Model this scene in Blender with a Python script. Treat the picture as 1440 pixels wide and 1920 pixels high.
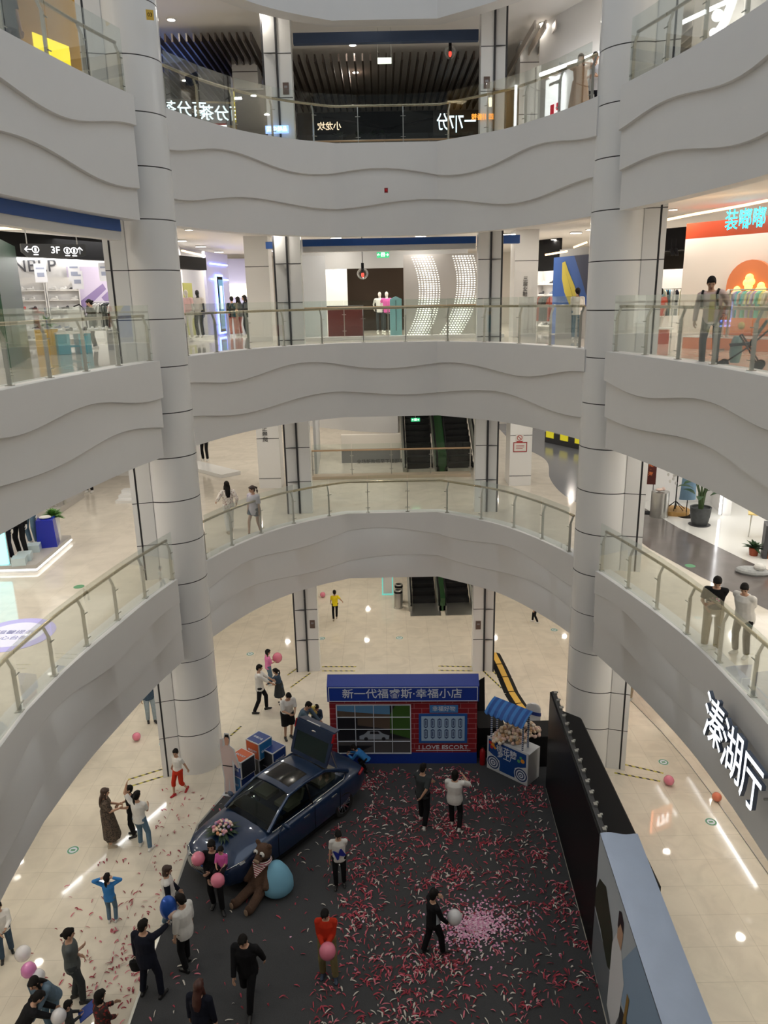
import bpy, bmesh, math, random
from math import sin, cos, pi, radians as R, atan2, hypot, sqrt
from mathutils import Vector, Matrix
V = Vector
scene = bpy.context.scene
COL = scene.collection
for _o in list(bpy.data.objects): bpy.data.objects.remove(_o)
random.seed(11)

# ------------------------------------------------------------------ camera
F_PX, PITCH, ROLL, CAM_Z = 1416.36, 0.276176, -0.0203962, 12.48
fw = V((0, cos(PITCH), -sin(PITCH))); dn = V((0, -sin(PITCH), -cos(PITCH))); xr = V((1, 0, 0))
c_, s_ = cos(ROLL), sin(ROLL)
c_right = c_*xr - s_*dn; c_up = -(s_*xr + c_*dn)
cam_d = bpy.data.cameras.new('camera'); cam = bpy.data.objects.new('camera', cam_d); COL.objects.link(cam)
cam_d.sensor_fit = 'VERTICAL'; cam_d.sensor_height = 24.0; cam_d.lens = 24.0*F_PX/1920; cam_d.clip_end = 300; cam_d.clip_start = .05
cam.matrix_world = Matrix(((c_right.x, c_up.x, -fw.x, 0), (c_right.y, c_up.y, -fw.y, 0), (c_right.z, c_up.z, -fw.z, CAM_Z), (0, 0, 0, 1)))
scene.camera = cam
# ------------------------------------------------------------------ world and exposure
SKYLIGHT, DOWN, WORLD, EXPO = 430, 23, .17, 0.08
w = bpy.data.worlds.new('world'); scene.world = w; w.use_nodes = True
w.node_tree.nodes['Background'].inputs[0].default_value = (.86, .93, 1, 1)
w.node_tree.nodes['Background'].inputs[1].default_value = WORLD
scene.view_settings.view_transform = 'Standard'; scene.view_settings.look = 'None'
scene.view_settings.exposure = EXPO; scene.view_settings.gamma = 1; scene.view_settings.use_curve_mapping = False
cy = scene.cycles
cy.max_bounces = 6; cy.diffuse_bounces = 3; cy.glossy_bounces = 3; cy.transmission_bounces = 3; cy.transparent_max_bounces = 18
cy.caustics_reflective = False; cy.caustics_refractive = False; cy.sample_clamp_indirect = 6; cy.use_denoising = True; cy.adaptive_threshold = .035

def ray(px, py):
    u, v = px-720, py-960
    return (fw*F_PX + c_right*u - c_up*v)
def on(px, py, z):                      # point of a horizontal plane seen at a pixel
    r = ray(px, py); t = (z-CAM_Z)/r.z
    return V((r.x*t, r.y*t, z))
def at(px, py, d):                      # point at plan distance d seen at a pixel
    r = ray(px, py); t = d/hypot(r.x, r.y)
    return V((r.x*t, r.y*t, CAM_Z+r.z*t))

def area_light(name, loc, sx, sy, watts, color=(1, 1, 1), rot=(0, 0, 0), shape='RECTANGLE', parent=None, spread=180):
    l = bpy.data.lights.new(name, 'AREA'); l.shape = shape; l.size = sx; l.size_y = sy; l.energy = watts; l.color = color; l.spread = R(spread)
    o = bpy.data.objects.new(name, l); COL.objects.link(o); o.location = loc; o.rotation_euler = rot
    if parent: o.parent = parent
    return o
area_light('skylight_glow', (0, 12, 23.6), 9, 18, SKYLIGHT, (.86, .93, 1))

# ------------------------------------------------------------------ materials
MATS = {}
def mat(name, col=(.8, .8, .8), rough=.5, metal=0., emit=0., ecol=None, spec=.5, coat=0., noise=0., nscale=8., bump=0.):
    if name in MATS: return MATS[name]
    m = bpy.data.materials.new(name); m.use_nodes = True; MATS[name] = m
    nt = m.node_tree; b = nt.nodes['Principled BSDF']
    b.inputs['Base Color'].default_value = (*col, 1); b.inputs['Roughness'].default_value = rough; b.inputs['Metallic'].default_value = metal
    b.inputs['Specular IOR Level'].default_value = spec; b.inputs['Coat Weight'].default_value = coat; b.inputs['Coat Roughness'].default_value = .04
    if emit:
        b.inputs['Emission Color'].default_value = (*(ecol or col), 1); b.inputs['Emission Strength'].default_value = emit
    if noise or bump:
        tc = nt.nodes.new('ShaderNodeTexCoord'); nz = nt.nodes.new('ShaderNodeTexNoise'); nz.inputs['Scale'].default_value = nscale; nz.inputs['Detail'].default_value = 4
        nt.links.new(tc.outputs['Object'], nz.inputs['Vector'])
        if noise:
            mx = nt.nodes.new('ShaderNodeMix'); mx.data_type = 'RGBA'
            mx.inputs['A'].default_value = (*[max(0, x*(1-noise)) for x in col], 1); mx.inputs['B'].default_value = (*[min(1, x*(1+noise)) for x in col], 1)
            nt.links.new(nz.outputs['Fac'], mx.inputs['Factor']); nt.links.new(mx.outputs['Result'], b.inputs['Base Color'])
        if bump:
            bp = nt.nodes.new('ShaderNodeBump'); bp.inputs['Strength'].default_value = bump; bp.inputs['Distance'].default_value = .02
            nt.links.new(nz.outputs['Fac'], bp.inputs['Height']); nt.links.new(bp.outputs['Normal'], b.inputs['Normal'])
    return m
def N(m, t, **kw):
    n = m.node_tree.nodes.new(t)
    for k, v in kw.items(): setattr(n, k, v)
    return n
def lum(c): return c
def srgb(r, g, b):
    f = lambda x: (x/255/12.92) if x/255 <= .04045 else ((x/255+.055)/1.055)**2.4
    return (f(r), f(g), f(b))

def tile_mat(name, c1, c2, tile, joint, rough, spec=.5, jcol=None):
    m = mat(name, c1, rough, spec=spec); nt = m.node_tree; L = nt.links; b = nt.nodes['Principled BSDF']
    tc = N(m, 'ShaderNodeTexCoord'); br = N(m, 'ShaderNodeTexBrick'); br.offset = 0; br.squash = 1
    br.inputs['Scale'].default_value = 1; br.inputs['Brick Width'].default_value = tile; br.inputs['Row Height'].default_value = tile
    br.inputs['Mortar Size'].default_value = joint; br.inputs['Mortar Smooth'].default_value = .1
    br.inputs['Color1'].default_value = (*c1, 1); br.inputs['Color2'].default_value = (*c2, 1); br.inputs['Mortar'].default_value = (*(jcol or [x*.55 for x in c1]), 1)
    L.new(tc.outputs['Object'], br.inputs['Vector'])
    nz = N(m, 'ShaderNodeTexNoise'); nz.inputs['Scale'].default_value = 1.3; nz.inputs['Detail'].default_value = 6; nz.inputs['Distortion'].default_value = 1.5
    L.new(tc.outputs['Object'], nz.inputs['Vector'])
    mx = N(m, 'ShaderNodeMix', data_type='RGBA', blend_type='MULTIPLY'); mx.inputs['Factor'].default_value = 1
    rp = N(m, 'ShaderNodeValToRGB'); rp.color_ramp.elements[0].color = (.9, .9, .9, 1); rp.color_ramp.elements[1].color = (1, 1, 1, 1)
    rp.color_ramp.elements[0].position = .35; rp.color_ramp.elements[1].position = .6
    L.new(nz.outputs['Fac'], rp.inputs['Fac']); L.new(br.outputs['Color'], mx.inputs['A']); L.new(rp.outputs['Color'], mx.inputs['B']); L.new(mx.outputs['Result'], b.inputs['Base Color'])
    return m
def glass_mat(name, tint=(.90, .955, .93), refl=.9):
    m = bpy.data.materials.new(name); m.use_nodes = True; MATS[name] = m; nt = m.node_tree; nt.nodes.clear()
    out = N(m, 'ShaderNodeOutputMaterial'); tr = N(m, 'ShaderNodeBsdfTransparent'); gl = N(m, 'ShaderNodeBsdfGlossy'); mx = N(m, 'ShaderNodeMixShader'); fr = N(m, 'ShaderNodeFresnel'); ml = N(m, 'ShaderNodeMath', operation='MULTIPLY')
    tr.inputs[0].default_value = (*tint, 1); gl.inputs['Roughness'].default_value = .015; gl.inputs['Color'].default_value = (1, 1, 1, 1); fr.inputs['IOR'].default_value = 1.5; ml.inputs[1].default_value = refl
    L = nt.links; L.new(fr.outputs[0], ml.inputs[0]); L.new(ml.outputs[0], mx.inputs[0]); L.new(tr.outputs[0], mx.inputs[1]); L.new(gl.outputs[0], mx.inputs[2]); L.new(mx.outputs[0], out.inputs[0])
    return m
GLASS = glass_mat('glass_green', (.945, .972, .958), .42); CLEAR = glass_mat('glass_clear', (.97, .98, .98), .7); CARGLASS = glass_mat('glass_car', (.45, .52, .48), 1.0)
WHITE = mat('wall_white', (.74, .735, .73), .55, noise=.015, nscale=3)
PANEL = mat('panel_white', (.78, .78, .775), .22, spec=.4)
CEIL = mat('ceiling_white', (.82, .80, .77), .6)
JOINT = mat('joint_dark', (.03, .03, .035), .5)
STEEL = mat('steel', (.52, .52, .5), .28, .9)
STEELD = mat('steel_dull', (.42, .42, .39), .42, .8)
BRASS = mat('rail_bronze', (.50, .42, .30), .25, .85)
BLACK = mat('black', (.010, .010, .011), .6, spec=.12); DARK = mat('dark_grey', (.05, .05, .055), .5); GREY = mat('mid_grey', (.25, .25, .26), .5)
BLUEBAND = mat('band_blue', srgb(28, 82, 160), .35)
FLOOR1 = tile_mat('floor_cream', (.76, .69, .57), (.75, .68, .56), .8, .005, .045, .5, (.60, .54, .44))
FLOOR2 = tile_mat('floor_cream_upper', (.76, .70, .61), (.75, .69, .60), .8, .003, .06, .5, (.64, .59, .51))
FLOORG = mat('floor_grey', (.16, .155, .15), .12, noise=.15, nscale=2); FLOORW = mat('floor_white', (.78, .78, .75), .1)
LAMP = mat('lamp_white', (1, .97, .9), .5, emit=9, ecol=(1, .95, .86))
LEDW = mat('led_white', (1, 1, 1), .5, emit=6); LEDWARM = mat('led_warm', (1, .8, .5), .5, emit=4, ecol=(1, .62, .3)); LEDBLUE = mat('led_blue', (.2, .3, 1), .5, emit=5, ecol=(.25, .35, 1))

# ------------------------------------------------------------------ mesh builder
class MB:
    def __init__(s): s.v = []; s.f = []; s.m = []; s.cur = 0
    def add(s, vs, fs, mi=None):
        o = len(s.v); s.v += [tuple(x) for x in vs]; s.f += [tuple(i+o for i in f) for f in fs]; s.m += [s.cur if mi is None else mi]*len(fs); return s
    def box(s, c, d, M=None, mi=None):
        hx, hy, hz = d[0]/2, d[1]/2, d[2]/2
        vs = [V((x, y, z)) for x in (-hx, hx) for y in (-hy, hy) for z in (-hz, hz)]
        if M is not None: vs = [M @ v for v in vs]
        c = V(c); return s.add([v+c for v in vs], [(0, 1, 3, 2), (4, 6, 7, 5), (0, 4, 5, 1), (2, 3, 7, 6), (0, 2, 6, 4), (1, 5, 7, 3)], mi)
    def bar(s, p0, p1, w, h, up=(0, 0, 1), mi=None):
        p0, p1 = V(p0), V(p1); d = (p1-p0); l = d.length
        if l < 1e-6: return s
        d /= l; u = V(up)
        if abs(d.dot(u)) > .98: u = V((0, 1, 0))
        x = d.cross(u).normalized(); y = x.cross(d)
        return s.box((p0+p1)/2, (w, l, h), Matrix((x, d, y)).transposed(), mi)
    def tube(s, pts, r, n=8, cap=True, mi=None):
        pts = [V(p) for p in pts]; rs = r if isinstance(r, (list, tuple)) else [r]*len(pts)
        rings = []; ref = None
        for i, p in enumerate(pts):
            d = (pts[min(i+1, len(pts)-1)]-pts[max(i-1, 0)]).normalized()
            if ref is None or abs(ref.dot(d)) > .95: ref = V((0, 0, 1)) if abs(d.z) < .9 else V((1, 0, 0))
            x = d.cross(ref).normalized(); y = d.cross(x).normalized(); ref = -y if False else ref
            rings.append([p+(x*cos(2*pi*k/n)+y*sin(2*pi*k/n))*rs[i] for k in range(n)])
        vs = [v for rg in rings for v in rg]; fs = []
        for i in range(len(pts)-1):
            for k in range(n): fs.append((i*n+k, i*n+(k+1) % n, (i+1)*n+(k+1) % n, (i+1)*n+k))
        if cap: fs += [tuple(range(n))[::-1], tuple((len(pts)-1)*n+k for k in range(n))]
        return s.add(vs, fs, mi)
    def ball(s, c, r, n=12, m=8, M=None, mi=None):
        r = r if isinstance(r, (list, tuple)) else (r, r, r); c = V(c); vs = [V((0, 0, r[2]))]
        for i in range(1, m):
            t = pi*i/m
            for k in range(n): vs.append(V((r[0]*sin(t)*cos(2*pi*k/n), r[1]*sin(t)*sin(2*pi*k/n), r[2]*cos(t))))
        vs.append(V((0, 0, -r[2]))); fs = []
        for k in range(n):
            fs.append((0, 1+k, 1+(k+1) % n)); fs.append((len(vs)-1, 1+(m-2)*n+(k+1) % n, 1+(m-2)*n+k))
            for i in range(m-2): fs.append((1+i*n+k, 1+(i+1)*n+k, 1+(i+1)*n+(k+1) % n, 1+i*n+(k+1) % n))
        if M is not None: vs = [M @ v for v in vs]
        return s.add([v+c for v in vs], fs, mi)
    def disc(s, c, r, z=0, n=20, mi=None, M=None):
        vs = [V((r*cos(2*pi*k/n), r*sin(2*pi*k/n), 0)) for k in range(n)]
        if M is not None: vs = [M @ v for v in vs]
        return s.add([v+V(c) for v in vs], [tuple(range(n))], mi)
    def cyl(s, c, r, h, n=20, r2=None, mi=None):          # upright, base at c
        c = V(c); r2 = r if r2 is None else r2
        return s.tube([c, c+V((0, 0, h))], [r, r2], n, True, mi)
    def lathe(s, c, prof, n=20, mi=None):                 # prof: (r, z)
        c = V(c); vs = []; fs = []
        for r, z in prof: vs += [c+V((r*cos(2*pi*k/n), r*sin(2*pi*k/n), z)) for k in range(n)]
        for i in range(len(prof)-1):
            for k in range(n): fs.append((i*n+k, i*n+(k+1) % n, (i+1)*n+(k+1) % n, (i+1)*n+k))
        return s.add(vs, fs, mi)
    def poly(s, pts, mi=None): return s.add(pts, [tuple(range(len(pts)))], mi)
    def prism(s, pts, d, mi=None):                        # polygon pts extruded by vector d
        n = len(pts); pts = [V(p) for p in pts]; d = V(d)
        return s.add(pts+[p+d for p in pts], [tuple(range(n))[::-1], tuple(range(n, 2*n))]+[(k, (k+1) % n, n+(k+1) % n, n+k) for k in range(n)], mi)
    def loft(s, rings, cap=True, mi=None):
        n = len(rings[0]); vs = [v for r in rings for v in r]; fs = []
        for i in range(len(rings)-1):
            for k in range(n): fs.append((i*n+k, i*n+(k+1) % n, (i+1)*n+(k+1) % n, (i+1)*n+k))
        if cap: fs += [tuple(range(n))[::-1], tuple((len(rings)-1)*n+k for k in range(n))]
        return s.add(vs, fs, mi)
    def grid(s, rows, mi=None):
        n = len(rows[0]); vs = [v for r in rows for v in r]
        return s.add(vs, [(i*n+k, i*n+k+1, (i+1)*n+k+1, (i+1)*n+k) for i in range(len(rows)-1) for k in range(n-1)], mi)
    def mesh(s, name, mats):
        me = bpy.data.meshes.new(name); me.from_pydata(s.v, [], s.f)
        for m in (mats if isinstance(mats, (list, tuple)) else [mats]): me.materials.append(m)
        me.polygons.foreach_set('material_index', s.m); me.update(); return me
    def build(s, name, mats, parent=None, smooth=False, fix=True):
        me = s.mesh(name, mats)
        if fix:
            b = bmesh.new(); b.from_mesh(me); bmesh.ops.recalc_face_normals(b, faces=b.faces); b.to_mesh(me); b.free()
        if smooth:
            me.shade_smooth()
            if smooth != 'all': 
                b = bmesh.new(); b.from_mesh(me)
                for e in b.edges:
                    if len(e.link_faces) == 2 and e.calc_face_angle(0) > .7: e.smooth = False
                b.to_mesh(me); b.free()
        o = bpy.data.objects.new(name, me); COL.objects.link(o)
        if parent is not None: o.parent = parent
        return o
def tag(o, label=None, cat=None, group=None, kind=None):
    if label: o['label'] = label
    if cat: o['category'] = cat
    if group: o['group'] = group
    if kind: o['kind'] = kind
    return o
def thing(name, label, cat, loc=(0, 0, 0), rz=0., group=None):
    o = bpy.data.objects.new(name, None); COL.objects.link(o); o.location = loc; o.rotation_euler = (0, 0, rz); o.empty_display_size = .1
    return tag(o, label, cat, group)
def struct(mb, name, mats, **kw): return tag(mb.build(name, mats, **kw), kind='structure')
def kids(o): return [c for c in COL.objects if c.parent == o]
def copy_tree(o, parent=None, children=None):
    c = o.copy(); COL.objects.link(c)
    if parent: c.parent = parent
    for ch in (children if children is not None else list(o.children)): copy_tree(ch, c)
    return c
def frame(o, right, up=(0, 0, 1)):                        # matrix: x=right, y=up, z=toward viewer
    r = V(right).normalized(); u = V(up); u = (u-r*u.dot(r)).normalized(); n = r.cross(u)
    return Matrix(((r.x, u.x, n.x, o[0]), (r.y, u.y, n.y, o[1]), (r.z, u.z, n.z, o[2]), (0, 0, 0, 1)))
def text(body, size, m, M, parent=None, name='lettering', ext=.004, bold=.006, width=None, align='CENTER', shear=0., space=1., side=None):
    cu = bpy.data.curves.new(name, 'FONT'); cu.body = body; cu.size = size; cu.align_x = align; cu.align_y = 'CENTER'; cu.extrude = ext; cu.offset = bold*size; cu.resolution_u = 3; cu.shear = shear; cu.space_character = space
    t = bpy.data.objects.new('tmp', cu); COL.objects.link(t); dg = bpy.context.evaluated_depsgraph_get()
    me = bpy.data.meshes.new_from_object(t.evaluated_get(dg)); bpy.data.objects.remove(t); bpy.data.curves.remove(cu)
    me.materials.clear(); me.materials.append(m)
    if side:
        me.materials.append(side)
        for p in me.polygons: p.material_index = 0 if p.normal.z > .9 else 1
    else:
        for p in me.polygons: p.material_index = 0
    if width and len(me.vertices):
        xs = [v.co.x for v in me.vertices]; k = width/(max(xs)-min(xs))
        for v in me.vertices: v.co.x *= k
    me.transform(M); o = bpy.data.objects.new(name, me); COL.objects.link(o)
    if parent is not None: o.parent = parent
    return o
LEAF = mat('leaf', (.035, .085, .03), .6); LEAFD = mat('leaf_dark', (.02, .045, .02), .6)
def leafy(m, c, n, ln, wd, droop=.3, el=(.1, 1.2)):
    for k in range(n):
        a = random.uniform(0, 2*pi); e = random.uniform(*el); L = ln*random.uniform(.7, 1.15); d = V((cos(a)*cos(e), sin(a)*cos(e), sin(e))); s = V((-sin(a), cos(a), 0)); c = V(c)
        p = [c+d*L*t-V((0, 0, droop*L*t*t)) for t in (0, .35, .7, 1)]
        m.grid([[p[0]-s*.004, p[0]+s*.004], [p[1]-s*wd, p[1]+s*wd], [p[2]-s*wd*.8, p[2]+s*wd*.8], [p[3]-s*.003, p[3]+s*.003]])
# ------------------------------------------------------------------ plan of the atrium ring
S = .87
RAWL = [(-7.12, 13.2), (-7.0, 15.2), (-6.72, 17.1), (-6.42, 18.8), (-6.0, 20.4), (-5.5, 21.9), (-4.9, 23.3), (-4.2, 24.5), (-3.35, 25.5), (-2.4, 26.25), (-1.35, 26.88)]
RAWR = [(2.0, 26.88), (3.1, 26.0), (4.0, 25.15), (4.72, 24.0), (5.3, 22.8), (5.72, 21.7), (6.2, 20.0), (6.6, 18.1), (6.86, 16.4), (7.0, 15.0), (7.05, 13.2)]
def resample(pts, step):
    pts = [V((p[0], p[1])) for p in pts]; P = [pts[0]*2-pts[1]]+pts+[pts[-1]*2-pts[-2]]; d = [pts[0]]
    for i in range(1, len(P)-2):
        for k in range(1, 13):
            t = k/12; a, b, c, e = P[i-1:i+3]
            d.append(.5*((2*b)+(c-a)*t+(2*a-5*b+4*c-e)*t*t+(3*b-a-3*c+e)*t**3))
    L = sum((d[i+1]-d[i]).length for i in range(len(d)-1)); n = max(2, round(L/step)); out = []; acc = 0; j = 0
    for k in range(n+1):
        tgt = L*k/n
        while j < len(d)-2 and acc+(d[j+1]-d[j]).length < tgt: acc += (d[j+1]-d[j]).length; j += 1
        seg = (d[j+1]-d[j]).length; out.append(d[j].lerp(d[j+1], min(1, (tgt-acc)/seg if seg else 0)))
    return out
YM = 13.2*S; CX, CY = .1, YM
left_far = resample([(x*S, y*S) for x, y in RAWL], .3); right_far = resample([(x*S, y*S) for x, y in RAWR], .3)
mir = lambda p: V((p.x, 2*YM-p.y))
left_near = [mir(p) for p in reversed(left_far)]; right_near = [mir(p) for p in reversed(right_far)]
flat = lambda a, b: [a.lerp(b, k/6) for k in range(1, 6)]
# going from the near flat (behind the lens) up the left, over the far flat, down the right
nf_l, nf_r = left_near[0], right_near[-1]
CUT = 17.95                                              # near pieces end on the columns
LN = [nf_l]+[p for p in left_near[1:]]+[p for p in left_far[1:] if p.y < CUT]
MID = [p for p in left_far if p.y > 18.55]+flat(left_far[-1], right_far[0])+[p for p in right_far if p.y > 18.55]
RN = [p for p in right_far if p.y < CUT]+[p for p in right_near[1:]]
NF = [nf_r]+flat(nf_r, nf_l)+[nf_l]
def normals(P):                                          # unit normals pointing into the void
    out = []
    for i in range(len(P)):
        d = (P[min(i+1, len(P)-1)]-P[max(i-1, 0)]).normalized(); n = V((d.y, -d.x))
        out.append(n)
    return out
Z2, Z3, Z4, Z5 = 5.73, 11.08, 16.56, 22.0
KERB = {2: 5.83, 3: 11.19, 4: 16.68}; BOT = {2: 3.61, 3: 8.94, 4: 14.22}
SEGS = {'left': LN, 'far': MID, 'right': RN, 'near': NF}
def arclen(P):
    s = [0]
    for i in range(len(P)-1): s.append(s[-1]+(P[i+1]-P[i]).length)
    return s
def fascia(P, zt, zb, s0, amp=1.):
    Nn = normals(P); S_ = arclen(P); h = zt-zb; rows = []
    w1 = [zt-h*(.30+.055*sin((s+s0)*1.25)+.03*sin((s+s0)*.52+1)) for s in S_]; w2 = [zt-h*(.68+.05*sin((s+s0)*1.1+2.1)+.035*sin((s+s0)*.47)) for s in S_]
    fade = [.55+.45*sin((s+s0)*.9+.5) if amp < 1 else 1 for s in S_]
    def row(off, z): rows.append([V((p.x+n.x*o, p.y+n.y*o, zz)) for p, n, o, zz in zip(P, Nn, off, z)])
    c = lambda v: [v]*len(P); A = [.072*amp*(.35+.65*f) for f in fade]; o3 = c(.02); o2 = [.02+a for a in A]; o1 = [.02+2*a for a in A]
    row(c(-.32), c(zt)); row(o1, c(zt)); row(o1, w1); row([o-.02 for o in o1], [z-.012 for z in w1]); row(o2, [z-.02 for z in w1])
    row(o2, w2); row([o-.02 for o in o2], [z-.012 for z in w2]); row(o3, [z-.02 for z in w2]); row(o3, c(zb)); row(c(-.32), c(zb)); row(c(-.32), c(zt))
    m = MB(); m.grid(rows)
    for k in (0, -1): m.poly([r[k] for r in rows[:-1]])
    return m
tn = 0
for lv in (2, 3, 4):
    for nm, P in SEGS.items():
        if nm == 'near' and lv > 3: continue
        tn += 1
        m = fascia(P, KERB[lv], BOT[lv], {'left': 0, 'far': 7, 'right': 3, 'near': 1}[nm]+lv*2.3, 1. if lv > 2 else .42)
        o = struct(m, 'trim_%d' % tn, WHITE, smooth=True)
# upper soffit band of the storey above
tn += 1
m = MB(); P = LN+MID+RN; Nn = normals(P)
m.grid([[V((p.x+n.x*.1, p.y+n.y*.1, z)) for p, n in zip(P, Nn)] for z in (19.72, 22.0)]+[[V((p.x-n.x*.3, p.y-n.y*.3, 22)) for p, n in zip(P, Nn)]])
m.grid([[V((p.x+n.x*o, p.y+n.y*o, 19.72)) for p, n in zip(P, Nn)] for o in (.1, -.4)])
m.grid([[V((p.x-n.x*.4, p.y-n.y*.4, z)) for p, n in zip(P, Nn)] for z in (19.72, 20.3)])
struct(m, 'trim_%d' % tn, WHITE, smooth=True)
# floors and ceilings with the opening
RING = LN+MID+RN+NF[1:-1]
def outer(p, k):
    d = V((p.x-CX, p.y-CY)); d.normalize(); t = min((24/abs(d.x)) if d.x else 1e9, ((36 if d.y > 0 else 20)/abs(d.y)) if d.y else 1e9)
    return V((CX+d.x*t, CY+d.y*t))
def ring_plate(z, off, m=None):
    Nn = normals(RING+[RING[0]])[:-1]; m = MB(); n = len(RING)
    a = [V((p.x-q.x*off, p.y-q.y*off, z)) for p, q in zip(RING, Nn)]; b = [V((*outer(p, 0), z)) for p in RING]
    m.add(a+b, [(i, (i+1) % n, n+(i+1) % n, n+i) for i in range(n)]); return m
struct(MB().poly([(-26, -10, 0), (26, -10, 0), (26, 50, 0), (-26, 50, 0)]), 'floor', FLOOR1)
for z, mt in ((Z2, FLOOR2), (Z3, FLOOR2), (Z4, FLOOR2)):
    struct(ring_plate(z, .2), 'floor', mt)
CE = {1: 4.2, 2: 9.5, 3: 14.6, 4: 20.2}
for z in CE.values():
    struct(ring_plate(z, .2), 'ceiling', CEIL)
# outer building shell
m = MB()
for a, b in (((-24, -9), (-24, 47)), ((-24, 47), (24, 47)), ((24, 47), (24, -9)), ((24, -9), (-24, -9))):
    m.poly([(a[0], a[1], 0), (b[0], b[1], 0), (b[0], b[1], 22), (a[0], a[1], 22)])
SHELL = mat('shell_wall', (.62, .58, .52), .5)
struct(m, 'wall_outer', SHELL)
# big round columns with pilaster panels
def column(cx, cy, r, side):
    m = MB(); z = 0; zs = [1.2+1.09*k for k in range(18)]
    prof = [(r, 0)]
    for zz in zs: prof += [(r, zz-.012), (r-.012, zz-.011), (r-.012, zz+.011), (r, zz+.012)]
    prof.append((r, 22)); m.lathe((cx, cy, 0), prof, 48)
    b = m.build('column', [PANEL, JOINT], smooth=True)
    for p in b.data.polygons:
        zc = p.center.z; 
        if min(abs(zc-k) for k in zs) < .0115: p.material_index = 1
    tag(b, kind='structure')
    az = atan2(cx, cy); d = V((cx, cy)).normalized(); t = V((d.y, -d.x))*side
    for k, (o, w_, dep) in enumerate(((.62, .33, -.43), (.885, .11, -.43))):
        c = V((cx, cy))+t*o+d*dep; M = Matrix.Rotation(-az, 3, 'Z'); m = MB()
        m.box((c.x, c.y, 11), (w_, .30, 22), M)
        e = c-t*(w_/2+.02); m.box((e.x, e.y, 11), (.035, .26, 22), M, 1)
        for zz in zs:
            q = c-d*.151; m.box((q.x, q.y, zz), (w_, .004, .018), M, 1)
        tag(m.build('pillar_panel', [PANEL, JOINT]), kind='structure')
column(-5.42, 18.70, .72, -1); column(5.66, 18.62, .72, 1)
# slim box columns on the far side
def slim(fx0, fx1, px1, y, side):
    zs = [1.2+1.12*k for k in range(18)]; m = MB(); cx = (fx0+fx1)/2
    m.box((cx, y+.2, 11), (abs(fx1-fx0), .4, 22)); ex = max(fx0, fx1) if side > 0 else min(fx0, fx1)
    m.box((ex+side*.03, y+.12, 11), (.05, .3, 22), None, 1)
    x0 = ex+side*.055; a = V((x0, y+.03)); b = V((px1, y+.0))
    m.prism([(a.x, a.y, 0), (b.x, b.y-.05, 0), (b.x, b.y+.3, 0), (a.x, a.y+.35, 0)], (0, 0, 22))
    m.box((px1+side*.03, y+.1, 11), (.05, .3, 22), None, 1)
    for zz in zs: m.box((cx, y-.002, zz), (abs(fx1-fx0), .006, .02), None, 1); m.box(((a.x+b.x)/2, y-.026, zz), (abs(b.x-a.x)*.98, .05, .02), None, 1)
    tag(m.build('column', [PANEL, JOINT]), kind='structure')
slim(-2.72, -2.34, -3.10, 23.85, -1); slim(2.95, 3.30, 3.62, 23.6, 1)
# ground floor: curved pale shop glazing set back under the gallery
def shop_glazing(pts, z0, z1, name):
    P = resample(pts, 1.6); m = MB()
    for a, b in zip(P, P[1:]): m.poly([(a.x, a.y, z0), (b.x, b.y, z0), (b.x, b.y, z1), (a.x, a.y, z1)])
    o = struct(m, name, CLEAR)
    m = MB(); m.tube([V((p.x, p.y, z0+.01)) for p in P], .013, 6); tag(m.build('window_frame', STEELD), kind='structure')
    return o
shop_glazing([(7.2, 24.5), (7.33, 23.37), (7.9, 20.5), (8.23, 18.09), (8.36, 13.89), (8.3, 8), (6.5, 2)], 0, 4.2, 'window_1')
shop_glazing([(-7.6, 24), (-8.13, 21.53), (-8.65, 18.42), (-8.8, 14.12), (-8.5, 8), (-7, 2)], 0, 4.2, 'window_2')
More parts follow.
